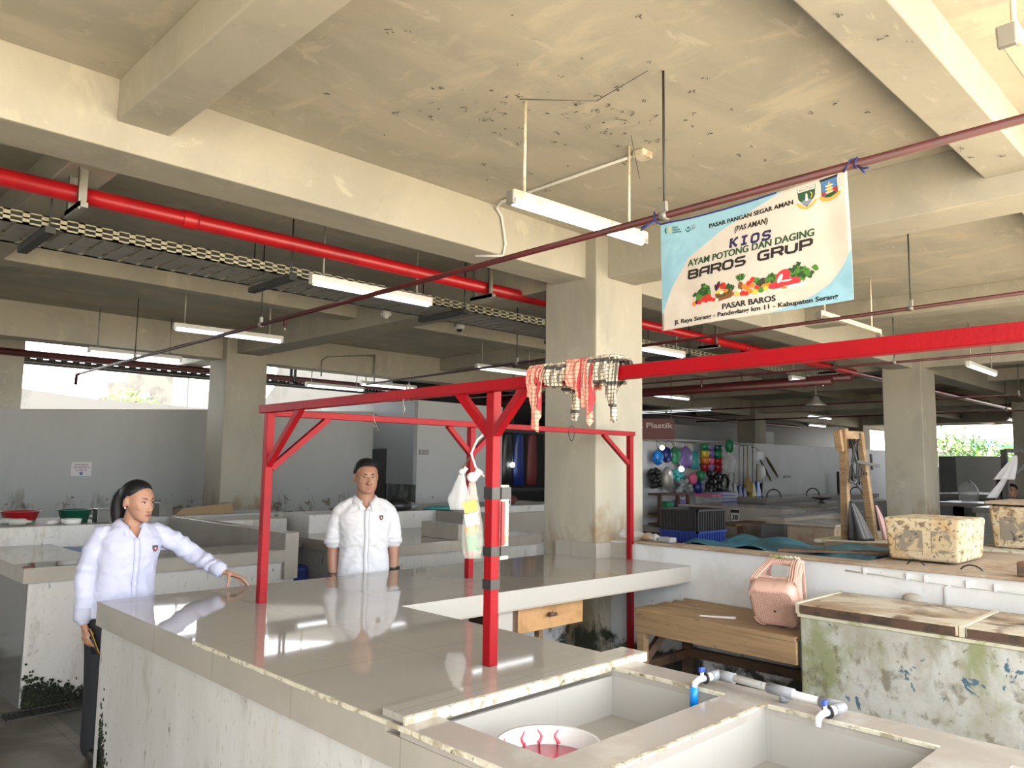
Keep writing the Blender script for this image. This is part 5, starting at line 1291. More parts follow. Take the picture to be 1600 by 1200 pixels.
for i, (top, bot, hm, bm_, kind, l) in enumerate((
    ((15.927, 9.12, 1.849), (15.872, 9.1, 1.174), 'steel', 'sign_grey', 'pan', 'leftmost dustpan with a grey blue pan on the white wall'),
    ((16.154, 9.12, 1.853), (16.096, 9.1, 1.114), 'steel', 'steel', 'pan', 'silver dustpan second from the left'),
    ((16.398, 9.12, 2.225), (16.323, 9.1, 1.053), 'steel', 'navy_plastic', 'pan', 'first dark blue dustpan hanging on the wall'),
    ((16.602, 9.12, 2.157), (16.526, 9.1, 1.021), 'steel', 'navy_plastic', 'pan', 'second dark blue dustpan hanging on the wall'),
    ((16.781, 9.12, 2.162), (16.712, 9.1, 1.269), 'broom_straw', 'broom_straw', 'broom', 'yellow straw broom between the blue dustpans'),
    ((17.026, 9.12, 2.214), (16.947, 9.1, 1.118), 'steel', 'yellow_plastic', 'pan', 'dustpan with a pale yellow pan'),
    ((17.223, 9.12, 1.718), (17.163, 9.1, 1.16), 'broom_straw', 'blue_plastic', 'pan', 'blue dustpan with a yellow handle on the right'),
    ((17.474, 9.12, 1.721), (17.41, 9.1, 1.112), 'broom_straw', 'black_plastic', 'broom', 'black bristle broom rightmost on the wall'))):
    a = Vector(top); b = Vector(bot)
    t = thing('broom' if kind == 'broom' else 'dustpan', tuple(b), l, kind if kind == 'broom' else 'dustpan')
    build(MB().tube([a, b+Vector((0, 0, .12))], .014, 8), 'handle', hm, t)
    w = .13
    build(MB().hexa([b+Vector((-w, -.06, -.20)), b+Vector((w, -.06, -.20)), b+Vector((w, .05, -.20)), b+Vector((-w, .05, -.20)), b+Vector((-w*.35, -.03, .16)), b+Vector((w*.35, -.03, .16)), b+Vector((w*.35, .03, .16)), b+Vector((-w*.35, .03, .16))]), 'head', bm_, t, bev=.015)
for c, ang, l in (((17.82, 9.22, 1.568), -.45, 'lower straw hat hanging on the white wall'), ((18.15, 9.22, 1.648), -.55, 'upper right straw hat hanging on the white wall')):
    c = Vector(c); t = thing('straw_hat', tuple(c), l, 'hat')
    ax = Vector((math.sin(.5), -.45, math.cos(ang))).normalized()
    pts = [c-Vector((.18, 0, -.28))*.9, c+Vector((.18, 0, -.28))*.9]
    R_ = Matrix.Rotation(ang, 3, 'Y')
    rings = [[c+R_ @ Vector((.05*math.cos(a)*q+.05*h_, .08*math.sin(a)*q, .30*math.cos(a)*0+.30*math.sin(a)*q)) for a in [2*math.pi*k/20 for k in range(20)]] for q, h_ in ((1, 0), (.97, .3), (.5, .8), (.05, 1.1))]
    build(MB().rings(rings), 'brim', 'straw', t)
t = thing('white_dish', tuple(Vector((17.472, 9.14, 1.522))), 'round white dish on the wall behind the straw hats', 'dish')
c = Vector((17.439, 9.14, 1.491)); build(MB().ball(c, (.22, .05, .24), 20, 10), 'dish', 'white_enamel', t)
c = Vector((17.324, 9.12, 1.917)); o = build(MB().box(c.x-.18, c.x+.12, c.y-.06, c.y+.03, c.z-.10, c.z+.10), 'wire_basket', 'bag_tint'); build(MB().tube([(c.x-.03, c.y-.02, c.z+.09), (c.x-.03, 9.20, c.z+.20), (c.x-.03, 9.32, c.z+.20)], .008, 6), 'hook', 'wire_grey', o); tag(o, 'small clear basket hanging above the white dish', 'basket')
c = Vector((18.947, 9.215, 1.412)); o = build(MB().box(c.x-.17, c.x+.17, c.y-.02, c.y+.01, c.z-.03, c.z+.03), 'wall_sign', 'sign_grey'); tag(o, 'tiny grey sign on the long white wall', 'sign')
c = Vector((22.094, 9.22, 1.103)); o = build(MB().box(c.x-.08, c.x+.08, c.y-.05, c.y+.02, c.z-.5, c.z+.45), 'dark_post', 'dark_steel'); tag(o, 'dark upright post against the white wall left of the hook frame', 'post')

# ------------------------------------------------------------------ far right group
t = thing('stand_frame', (12.9, 3.0, 0), 'dark metal stand with white cloths at the far right', 'stand')
for (x, y) in ((12.627+.9, 3.044+.1), (13.6, 2.55)): build(MB().box(x-.04, x+.04, y-.04, y+.04, 0, 1.95), 'post', 'dark_steel', t)
build(MB().bar((13.527, 3.144, 1.93), (13.75, 2.3, 1.93), .05, .06), 'top_bar', 'dark_steel', t)
build(MB().bar((13.50, 3.05, 1.55), (13.62, 2.72, 1.90), .05, .05), 'brace', 'dark_steel', t)
hung('white_cloth', (13.46, 2.98, 1.86), (13.38, 3.12, 1.50), .30, 'shirt_white', 'white cloth draped on the dark stand at the far right', 'cloth', 3)
hung('white_cloth', (13.44, 3.0, 1.72), (13.44, 3.32, 1.22), .16, 'shirt_white', 'white cloth tail hanging left of the dark stand', 'cloth', 7)
hung('black_garment', (13.53, 3.23, 1.56), (13.55, 3.26, 1.10), .17, 'black_plastic', 'black garment hanging before the far white wall', 'garment', 5)
lump('white_bag', (19.3, 5.2, .94), (.22, .2, .28), 'bag_clear', 'crumpled white plastic bag on the number 34 counter', 9, 'bag')

# ================================================================== cloth banner tied to the sprinkler pipe
t = thing('cloth_banner', (3.0, 1.62, 2.27), 'printed cloth banner for KIOS BAROS GRUP tied under the sprinkler pipe', 'banner')
TL = Vector((3.0, 2.055, 2.757)); TR = Vector((3.0, 1.185, 2.798)); BR = Vector((3.0, 1.175, 2.272)); BL = Vector((3.0, 2.058, 2.250))
BN_AR = .87/.52
def ban(u, v, off=0.0):
    """banner surface: u to the right, v downwards; off lifts the print off the cloth"""
    p = TL.lerp(TR, u).lerp(BL.lerp(BR, u), v)
    sag = -.018*math.sin(math.pi*min(max(u, 0), 1))*(1-v)**2 if 0 < u < 1 else 0
    x = .010*math.sin(u*7+v*2)*(.4+.6*v)+.008*math.exp(-((u-.86-.12*(v))**2)/.004)*max(0, 1-abs(v-.35)*1.8)-.006*math.exp(-((u-.06)**2)/.003)*(1-v)
    return (p.x+x-off, p.y, p.z+sag)
def bpoly(mb, pts, off, mi=0, tri=None):
    mb.add([ban(u, v, off) for u, v in pts], [tuple(range(len(pts)))], mi)
build(MB().grid(lambda u, v: ban(u, v), 60, 40), 'cloth', 'banner_white', t, fix=False, solid=.0012)
# blue corners
mb = MB()
def c1(v): return float(np.interp(v, [0, .011, .0857, .1953, .3713, .6152, .8591, 1], [.69, .6835, .5392, .3587, .1659, .0653, .0, 0]))
def c2(v): return float(np.interp(v, [0, .6094, .7344, .8477, .9276, .9793, 1], [1, 1, .9578, .8979, .8012, .6705, .60]))
mb.grid(lambda u, v: ban(u*max(c1(v*.86), .0005), v*.86, .0012), 24, 60)
mb.grid(lambda u, v: ban(1-(1-c2(.61+v*.39))*(1-u)-.0, .61+v*.39, .0012), 16, 34)
build(mb, 'blue_corners', 'print_blue', t, fix=False)
# writing
def btext(body, u0, u1, v0, v1, cap, m, bold=.02, shear=0.0, spacing=1.0, name='lettering'):
    mb = MB()
    put_text(mb, body, lambda u, w: ban(u0+(u1-u0)*u, (v0+(v1-v0)*u)-w, .0022), 0, 1, 0, cap, bold=bold, shear=shear, spacing=spacing)
    return build(mb, name, m, t, fix=False)
btext('PASAR PANGAN SEGAR AMAN', .2933, .7486, .1405, .1458, .0400, 'print_black', .042)
btext('(PAS AMAN)', .4403, .6194, .2400, .2450, .050, 'print_black', .034, .18)
btext('AYAM POTONG DAN DAGING', .1608, .8405, .4530, .4465, .060, 'print_green', .040, .08)
btext('PASAR BAROS', .3676, .6443, .9070, .9110, .049, 'print_black', .042)
btext('Jl. Raya Serang - Pandeglang km 11 - Kabupaten Serang', .0783, .9326, .9610, .9690, .038, 'print_black', .042)
# slab-serif KIOS and angular BAROS GRUP drawn stroke by stroke
def stroke(mb, pts, w, fn):
    """pts in glyph units; thick mitred polyline"""
    P = [Vector((x, y)) for x, y in pts]
    L = []; R = []
    for i, p in enumerate(P):
        d0 = (P[i]-P[i-1]).normalized() if i else (P[1]-P[0]).normalized()
        d1 = (P[i+1]-P[i]).normalized() if i < len(P)-1 else d0
        n0 = Vector((-d0.y, d0.x)); n1 = Vector((-d1.y, d1.x)); n = (n0+n1).normalized()
        k = w/2/max(.4, n.dot(n0)); L.append(p+n*k); R.append(p-n*k)
    for i in range(len(P)-1):
        mb.add([fn(*q) for q in (R[i], R[i+1], L[i+1], L[i])], [(0, 1, 2, 3)])
GL = {
 'K': [[(.15, 0), (.15, 1)], [(.85, 1), (.25, .45)], [(.38, .55), (.88, 0)], [(0, .06), (.36, .06)], [(0, .94), (.36, .94)], [(.66, .94), (1, .94)], [(.66, .06), (1, .06)]],
 'I': [[(.5, 0), (.5, 1)], [(.15, .06), (.85, .06)], [(.15, .94), (.85, .94)]],
 'O': [[(.5, .94), (.25, .94), (.12, .78), (.12, .22), (.25, .06), (.75, .06), (.88, .22), (.88, .78), (.75, .94), (.5, .94)]],
 'S': [[(.90, .72), (.84, .94), (.28, .94), (.14, .80), (.14, .64), (.28, .52), (.74, .48), (.87, .36), (.87, .20), (.74, .06), (.18, .06), (.10, .28)]]}
mb = MB()
for i, ch in enumerate('KIOS'):
    u0 = .4116+i*.0585; wd = .046
    for st in GL[ch]:
        stroke(mb, st, .27, lambda x, y: ban(u0+(x*wd)+.006*(y-.5), .3720+.0045*i-y*.075, .0022))
build(mb, 'lettering', 'print_navy', t, fix=False)
GB = {
 'B': [[(0, 0), (0, 1), (.80, 1), (.95, .86), (.95, .64), (.80, .52), (.1, .52)], [(.78, .52), (.98, .38), (.98, .14), (.82, 0), (0, 0)]],
 'A': [[(0, -.12), (.0, .78), (.2, 1), (.95, 1), (.95, -.02)], [(.0, .42), (.95, .42)]],
 'R': [[(0, -.12), (0, 1), (.82, 1), (.96, .86), (.96, .58), (.82, .46), (.1, .46)], [(.62, .46), (1.0, -.02)]],
 'O': [[(.5, 1), (.18, 1), (0, .8), (0, .2), (.18, 0), (.78, 0), (.96, .2), (.96, .8), (.78, 1), (.5, 1)]],
 'S': [[(1.0, 1), (.2, 1), (.02, .84), (.02, .64), (.2, .52), (.78, .50), (.95, .36), (.95, .18), (.78, 0), (-.05, 0)]],
 'G': [[(1.0, 1), (.2, 1), (0, .8), (0, .2), (.2, 0), (.92, 0), (.92, .48), (.50, .48)]],
 'U': [[(0, 1), (0, .2), (.2, 0), (.76, 0), (.94, .2), (.94, 1)]],
 'P': [[(0, -.12), (0, 1), (.82, 1), (.96, .86), (.96, .54), (.82, .40), (.1, .40)]]}
mb = MB()
u = .1710
for ch in 'BAROS GRUP':
    if ch == ' ':
        u += .055; build(mb, 'lettering', 'print_black', t, fix=False); mb = MB(); continue
    wd = .0515
    for st in GB[ch]:
        stroke(mb, st, .29, lambda x, y: ban(u+x*wd+.004*(y-.5), .5655-(u-.17)*.047-y*.068, .0022))
    u += .0685
build(mb, 'lettering', 'print_black', t, fix=False)
# printed fruit, vegetables and meat
rr = random.Random(77)
FM = ['leaf', 'leaf_dark', 'fruit_red', 'fruit_orange', 'fruit_yellow', 'aubergine', 'meat', 'basket_brown', 'platter', 'emblem_white']
mb = MB(); lay = [0]
def disc(u, v, ru, rv, m, n=14, wob=0.0, rot=0.0):
    lay[0] += 1; o = .0024+lay[0]*.000006
    pts = []
    for k in range(n):
        a = 2*math.pi*k/n; q = 1+wob*(rr.random()-.5)*2
        x, y = ru*q*math.cos(a), rv*q*math.sin(a)
        pts.append((u+x*math.cos(rot)-y*math.sin(rot)/1.67, v+x*math.sin(rot)*1.67+y*math.cos(rot)))
    mb.add([ban(a, b, o) for a, b in pts]+[ban(u, v, o)], [(k, (k+1) % n, n) for k in range(n)], FM.index(m))
for k in range(46): disc(.255+rr.gauss(0, .022), .735+rr.gauss(0, .030), .013, .020, rr.choice(['leaf', 'leaf', 'leaf_dark']), wob=.4)
for k in range(16): disc(.400+rr.gauss(0, .012), .735+rr.gauss(0, .015), .010, .016, 'leaf_dark', wob=.4)
for (u_, v_, r_, m_) in ((.205, .806, .015, 'fruit_orange'), (.222, .797, .013, 'aubergine'), (.236, .802, .014, 'fruit_red'), (.262, .783, .017, 'fruit_red'), (.287, .772, .018, 'fruit_red'), (.275, .800, .013, 'fruit_red'), (.300, .795, .014, 'fruit_red'), (.320, .806, .012, 'fruit_red'), (.338, .815, .010, 'emblem_white')):
    disc(u_, v_, r_, r_*1.5, m_)
disc(.345, .690, .010, .040, 'aubergine', rot=.3); disc(.333, .705, .008, .032, 'aubergine', rot=-.2)
disc(.372, .700, .021, .030, 'fruit_red', wob=.1); disc(.368, .690, .006, .01, 'leaf_dark')
disc(.352, .745, .022, .016, 'fruit_yellow'); disc(.385, .750, .020, .016, 'fruit_orange'); disc(.365, .757, .012, .014, 'emblem_white')
lay[0] += 1; mb.add([ban(a, b, .0024+lay[0]*.000006) for a, b in ((.325, .760), (.430, .745), (.420, .815), (.345, .830))], [(0, 1, 2, 3)], FM.index('basket_brown'))
for k in range(6): disc(.38+rr.gauss(0, .025), .79+rr.gauss(0, .015), .028, .006, 'leaf_dark' if k % 3 == 0 else 'basket_brown')
disc(.470, .735, .014, .040, 'basket_brown'); 
for k in range(18): a = rr.uniform(-1.1, 1.1); disc(.472+.02*math.sin(a), .680-.024*math.cos(a), .004, .030, rr.choice(['leaf', 'leaf_dark']), rot=a*.6, n=8)
for (u_, v_, r_, m_) in ((.49, .745, .014, 'fruit_orange'), (.515, .725, .015, 'fruit_red'), (.505, .765, .014, 'fruit_orange'), (.535, .70, .015, 'fruit_red'), (.53, .748, .014, 'fruit_orange'), (.555, .715, .017, 'leaf'), (.585, .735, .022, 'aubergine'), (.57, .745, .020, 'leaf_dark'), (.555, .775, .014, 'fruit_red'), (.590, .775, .014, 'fruit_orange'), (.48, .80, .015, 'fruit_red'), (.50, .808, .013, 'fruit_red'), (.522, .796, .013, 'fruit_orange'), (.545, .806, .015, 'fruit_yellow'), (.575, .80, .016, 'leaf'), (.60, .79, .014, 'fruit_yellow'), (.46, .775, .013, 'emblem_white'), (.45, .795, .014, 'fruit_yellow'), (.61, .76, .013, 'fruit_orange')):
    disc(u_, v_, r_, r_*1.5, m_)
lay[0] += 1; mb.add([ban(a, b, .0024+lay[0]*.000006) for a, b in ((.605, .800), (.79, .800), (.77, .838), (.62, .850))], [(0, 1, 2, 3)], FM.index('platter'))
for k in range(40): disc(.645+rr.gauss(0, .022), .725+rr.gauss(0, .016), .010, .016, rr.choice(['leaf', 'leaf_dark']), wob=.4)
for k in range(60): disc(.765+rr.gauss(0, .035), .715+rr.gauss(0, .028), .011, .017, rr.choice(['leaf', 'leaf_dark', 'leaf']), wob=.4)
disc(.685, .720, .038, .050, 'meat', rot=-.5, wob=.06); disc(.650, .785, .040, .030, 'meat', wob=.08); disc(.725, .775, .045, .032, 'meat', wob=.08)
disc(.67, .735, .010, .04, 'emblem_white', rot=.5); disc(.70, .76, .028, .007, 'emblem_white'); disc(.69, .812, .016, .012, 'fruit_orange'); disc(.745, .81, .05, .012, 'emblem_white')
build(mb, 'printed_food', FM, t, fix=False)
# crests top right and small round marks top left
EM = ['print_green', 'emblem_white', 'emblem_red', 'emblem_gold', 'emblem_grey', 'emblem_blue', 'print_black', 'print_teal', 'fruit_yellow']
def shield(u0, v0, w, h, n=10):
    pts = [(u0, v0), (u0+w, v0)]
    for k in range(1, n): a = k/n; pts.append((u0+w*(1-.06*math.sin(a*3.14))-w*.5*max(0, a-.55)/.45*.95, v0+h*a))
    pts.append((u0+w*.5, v0+h))
    for k in range(n-1, 0, -1): a = k/n; pts.append((u0+w*.06*math.sin(a*3.14)+w*.5*max(0, a-.55)/.45*.95, v0+h*a))
    return pts
def emb(pts, m, o): bm_.add([ban(a, b, o) for a, b in pts], [tuple(range(len(pts)))], EM.index(m))
bm_ = MB()
emb(shield(.768, .034, .088, .165), 'print_black', .0021); emb(shield(.7705, .037, .083, .158), 'print_green', .0023)
emb([(.7705, .037), (.8535, .037), (.850, .068), (.774, .068)], 'emblem_white', .0025)
emb([(.787, .150), (.812, .128), (.838, .150), (.830, .176), (.812, .192), (.795, .176)], 'emblem_grey', .0025)
emb([(.8065, .150), (.808, .098), (.812, .086), (.816, .098), (.818, .150)], 'emblem_white', .0027)
for k in range(7): a = -1.0+k*.32; emb([(.825+.012*math.cos(a)+dx, .110+.026*math.sin(a)+dy) for dx, dy in ((-.002, -.003), (.002, -.003), (.002, .003), (-.002, .003))], 'fruit_yellow', .0027)
emb([(.765, .158), (.772, .150), (.790, .186), (.812, .202), (.836, .186), (.853, .150), (.860, .158), (.842, .200), (.812, .222), (.784, .200)], 'emblem_gold', .0028)
build(bm_, 'crest', EM, t, fix=False); bm_ = MB()
emb([(.874, .018), (.960, .018), (.953, .055), (.957, .160), (.880, .160), (.882, .055)], 'print_black', .0021)
emb([(.876, .036), (.958, .036), (.951, .058), (.954, .158), (.882, .158), (.885, .058)], 'emblem_blue', .0023)
emb([(.883, .125), (.905, .122), (.905, .160), (.883, .160)], 'emblem_red', .0025); emb([(.93, .110), (.953, .108), (.955, .150), (.93, .15)], 'emblem_red', .0025)
emb([(.902, .160), (.908, .085), (.918, .050), (.928, .085), (.934, .160)], 'basket_brown' if 0 else 'emblem_gold', .0027)
for v_ in (.08, .105, .13): emb([(.898+.0*v_, v_), (.938, v_), (.934, v_+.008), (.902, v_+.008)], 'emblem_white', .0029)
emb([(.895, .150), (.945, .140), (.948, .162), (.918, .178), (.893, .168)], 'print_green', .0029)
emb([(.868, .160), (.878, .152), (.90, .172), (.918, .180), (.94, .170), (.962, .150), (.970, .160), (.950, .192), (.918, .205), (.885, .195)], 'emblem_gold', .0031)
mb2 = MB(); put_text(mb2, 'BANTEN', lambda u, w: ban(.780+.066*u, .060-w*.02, .0029), 0, 1, 0, .75, bold=.02); build(mb2, 'crest_text', 'emblem_red', t, fix=False)
def arc(uc, vc, ru, rv, a0, a1, th, m, o, n=14):
    A = [a0+(a1-a0)*k/n for k in range(n+1)]
    for k in range(n):
        q = lambda a, s: (uc+(ru*s)*math.cos(a), vc+(rv*s)*math.sin(a))
        tt = th*math.sin(math.pi*(k+.5)/n)+.05
        emb([q(A[k], 1), q(A[k+1], 1), q(A[k+1], 1-tt), q(A[k], 1-tt)], m, o)
build(bm_, 'crest', EM, t, fix=False); bm_ = MB()
arc(.046, .072, .019, .031, math.pi*.55, math.pi*1.45, .55, 'print_teal', .0023); arc(.050, .072, .017, .029, -math.pi*.5, math.pi*.5, .6, 'fruit_yellow', .0023)
build(bm_, 'round_mark', EM, t, fix=False); bm_ = MB()
arc(.168, .097, .017, .030, -.5, math.pi*1.1, .40, 'print_teal', .0023); emb([(.160, .082), (.172, .075), (.178, .090), (.166, .100)], 'print_teal', .0023)
for k in range(4): emb([(.190, .072+k*.012), (.212-.004*(k % 2), .073+k*.012), (.212-.004*(k % 2), .078+k*.012), (.190, .077+k*.012)], 'emblem_grey' if k < 3 else 'print_teal', .0023)
build(bm_, 'round_mark', EM, t, fix=False)
for i, s in enumerate(('BADAN', 'PANGAN', 'NASIONAL')): btext(s, .076, .106+.012*i, .064+i*.024, .068+i*.024, .016, 'print_teal', .045)
# blue strings
def string_tie(name, pts_list, label):
    mb = MB()
    for pts in pts_list: mb.tube(pts, .004, 6)
    o = build(mb, name, 'string_blue'); return tag(o, label, 'string')
yy = 1.165
string_tie('string_tie', [[(2.998, 1.195, 2.785), (2.985, 1.18, 2.795), (2.985, yy, 2.822), (3.005, yy-.01, 2.83), (3.025, yy-.015, 2.81), (2.99, yy-.02, 2.785), (2.975, yy-.022, 2.80), (2.99, yy-.024, 2.826), (3.02, yy-.03, 2.82), (3.01, yy-.035, 2.785), (2.985, yy-.05, 2.775), (2.975, yy-.075, 2.768)],
                         [(2.985, yy-.03, 2.79), (2.975, yy-.05, 2.765), (2.97, yy-.06, 2.75)]], 'blue string tying the right top corner of the banner to the pipe')
yy = 2.08
string_tie('string_tie', [[(2.998, 2.05, 2.757), (2.99, 2.07, 2.768), (2.985, yy, 2.79), (2.995, yy+.01, 2.825), (3.02, yy+.012, 2.80), (2.985, yy+.02, 2.775), (2.98, yy+.05, 2.757), (2.975, yy+.075, 2.742)], [(2.985, yy, 2.775), (2.978, yy+.045, 2.765), (2.97, yy+.07, 2.755)], [ban(k/30, 0, .002) for k in range(21)]], 'blue string tying the left top corner of the banner to the pipe')

# ================================================================== people
def ellring(c, u, v, ru, rv, n=24, sq=2.0):
    c = Vector(c); u = Vector(u); v = Vector(v); out = []
    for k in range(n):
        a = 2*math.pi*k/n; ca, sa = math.cos(a), math.sin(a)
        out.append(c+u*ru*math.copysign(abs(ca)**(2/sq), ca)+v*rv*math.copysign(abs(sa)**(2/sq), sa))
    return out
def torso(mb, prof, n=32, sq=2.4):
    """prof: (z, centre x, centre y, half width, half depth)"""
    mb.rings([ellring((cx, cy, z), (1, 0, 0), (0, 1, 0), hw, hd, n, sq) for z, cx, cy, hw, hd in prof])
def limb(mb, pts, rad, n=16, sub=4):
    """smooth tapering limb through the joints"""
    P = [Vector(p) for p in pts]; out = []; rs = []
    for i in range(len(P)-1):
        p0 = P[max(i-1, 0)]; p1 = P[i]; p2 = P[i+1]; p3 = P[min(i+2, len(P)-1)]
        for k in range(sub):
            s = k/sub; s2 = s*s; s3 = s2*s
            out.append(.5*((2*p1)+(p2-p0)*s+(2*p0-5*p1+4*p2-p3)*s2+(3*p1-p0-3*p2+p3)*s3)); rs.append(rad[i]+(rad[i+1]-rad[i])*s)
    out.append(P[-1]); rs.append(rad[-1])
    mb.tube(out, rs, n)
    mb.ball(out[0], rs[0]*.98, 14, 8); mb.ball(out[-1], rs[-1]*.98, 14, 8)
def fuse(mb, voxel, smooth=3, fac=.5):
    """one closed continuous surface out of overlapping pieces"""
    me = bpy.data.meshes.new('tmp'); me.from_pydata(mb.v, [], mb.f); me.update()
    bm = bmesh.new(); bm.from_mesh(me); bmesh.ops.recalc_face_normals(bm, faces=bm.faces); bm.to_mesh(me); bm.free()
    o = bpy.data.objects.new('tmp', me); COL.objects.link(o)
    r = o.modifiers.new('r', 'REMESH'); r.mode = 'VOXEL'; r.voxel_size = voxel; r.use_smooth_shade = True
    if smooth:
        s = o.modifiers.new('s', 'SMOOTH'); s.iterations = smooth; s.factor = fac
    dg = bpy.context.evaluated_depsgraph_get(); dg.update()
    ev = o.evaluated_get(dg); m2 = bpy.data.meshes.new_from_object(ev)
    v = np.empty(len(m2.vertices)*3); m2.vertices.foreach_get('co', v); v = v.reshape(-1, 3)
    nrm = np.empty(len(m2.vertices)*3); m2.vertices.foreach_get('normal', nrm); nrm = nrm.reshape(-1, 3)
    f = [tuple(p.vertices) for p in m2.polygons]
    bpy.data.objects.remove(o); bpy.data.meshes.remove(me); bpy.data.meshes.remove(m2)
    return v, f, nrm
def finish(v, f, name, mats, parent=None, mi=None, loc=None, rz=0):
    me = bpy.data.meshes.new(name); me.from_pydata(v.tolist(), [], f)
    for x in mats: me.materials.append(MATS[x])
    me.polygons.foreach_set('use_smooth', [True]*len(f))
    if mi is not None: me.polygons.foreach_set('material_index', mi)
    me.update(); o = bpy.data.objects.new(name, me); COL.objects.link(o)
    if parent is not None: o.parent = parent
    if loc is not None: o.location = loc; o.rotation_euler = (0, 0, rz)
    return o
def wrinkle(v, nrm, amp, scale, seed, dirv=(1, 1, 1)):
    d = np.array(dirv, float)
    out = v.copy()
    for i in range(len(v)):
        p = v[i]*d*scale
        q = mnoise.noise(Vector((p[0]+seed, p[1], p[2])))
        ridge = 1-abs(mnoise.noise(Vector((p[0]*1.7, p[1]*1.7+seed, p[2]*1.7))))*2.2
        out[i] += nrm[i]*amp*(.6*q+.55*max(ridge, -.2))
    return out

def head_parts(mb, hs, fem=False):
    """head centred between the ears, face towards -Y, hs = chin-to-crown height; returns helpers"""
    k = hs/.225
    wx = 1.0 if fem else 1.09
    S = lambda *a: (a[0]*k*(wx if len(a) == 3 else 1), a[1]*k, a[2]*k)
    mb.ball(S(0, .012, .030), S(.074, .093, .084), 28, 18)                # skull
    mb.rings([ellring(S(0, cy, z), (1, 0, 0), (0, 1, 0), hw*k*wx, hd*k, 28, 2.2) for z, cy, hw, hd in (
        (-.112, -.066, .012 if fem else .020, .014), (-.108, -.063, .026 if fem else .034, .024), (-.095, -.052, .041 if fem else .050, .040), (-.070, -.038, .054 if fem else .062, .056),
        (-.035, -.024, .064 if fem else .068, .070), (.005, -.014, .069, .078), (.035, -.008, .070, .082), (.070, .0, .060, .074), (.095, .008, .04, .05))])
    mb.ball(S(.036, -.058, -.026), S(.026, .024, .026), 12, 8); mb.ball(S(-.036, -.058, -.026), S(.026, .024, .026), 12, 8)   # cheeks
    mb.rings([ellring(S(0, y, z), (1, 0, 0), (0, .8, .6), w*k, h*k, 14) for y, z, w, h in ((-.086, .012, .008, .007), (-.097, -.010, .0085, .009), (-.106, -.030, .011, .011), (-.108, -.040, .0125, .010), (-.098, -.049, .010, .007))])
    for s in (-1, 1):
        mb.ball(S(s*.012, -.098, -.042), S(.0085, .010, .008), 10, 6)                   # nostril wings
        mb.ball(S(s*.026, -.078, .018), S(.022, .010, .007), 12, 6)                     # brow ridge
        ear = [ellring(S(s*(.070+.006*q), .010+.004*q, -.008), (0, .9, .2), (0, -.2, 1), (.016-.001*q)*k, (.030-.002*q)*k, 16) for q in (0, 1, 2)]
        mb.rings(ear)
    mb.ball(S(0, -.092, -.066), S(.022, .008, .0055), 14, 6); mb.ball(S(0, -.090, -.076), S(.019, .008, .006), 14, 6)        # lips
    mb.ball(S(0, -.078, -.100), S(.020, .016, .014), 12, 8)                              # chin
    return k
def face_details(parent, Mx, k, fem, skin):
    """eyes, brows as children; Mx puts head space into the figure's space"""
    def emit(mb, name, m):
        mb.v = [tuple(Mx @ Vector(p)) for p in mb.v]
        return build(mb, name, m, parent, world=False)
    for s in (-1, 1):
        ex, ey, ez = s*.031*k, -.0785*k, .0005*k
        mb = MB().ball((ex, ey+.002*k, ez), (.0130*k, .007*k, .0041*k), 16, 10)
        e = emit(mb, 'eye', 'eye_white')
        dx = (.003 if fem else -.001)*k
        mb = MB().ball((ex+dx, ey-.0035*k, ez+.0003*k), (.0052*k, .003*k, .0043*k), 14, 8)
        emit(mb, 'iris', 'eye_dark')
        pts = [(ex+q*.0145*k, ey-.0035*k+abs(q)**2*.006*k, ez+.0050*k*(1-q*q)+.0006*k) for q in [i/6-1 for i in range(13)]]
        emit(MB().tube(pts, [.0007*k+.0012*k*(1-abs(i/6-1)) for i in range(13)], 6), 'eyelid_line', 'eye_dark')
        by = .0215 if not fem else .022
        pts = [(s*(.013+.036*q)*k, (-.0885+.016*q*q)*k, (by+(.006 if fem else .0045)*math.sin(q*2.2)-(.0015 if not fem else .001)*(1-q))*k) for q in [i/8 for i in range(9)]]
        emit(MB().tube(pts, [(.0022, .0036, .0038, .0036, .0034, .003, .0026, .002, .001)[i]*k*(.8 if fem else 1.0) for i in range(9)], 6), 'eyebrow', 'hair')
def finger(mb, pts, r0, r1):
    n = len(pts); limb(mb, pts, [r0+(r1-r0)*i/(n-1) for i in range(n)], 9, 3)

def hair_cap(v_fn, nu, nv, thick):
    pass

# ------------------------------------------------------------------ the man
ML = Vector((3.14, 4.635, 0)); MRZ = math.radians(-27)
mb = MB()
MH = 1.652; hsz = .222
hc = Vector((.0, -.012, MH-.118*hsz/.225-.012))          # head centre
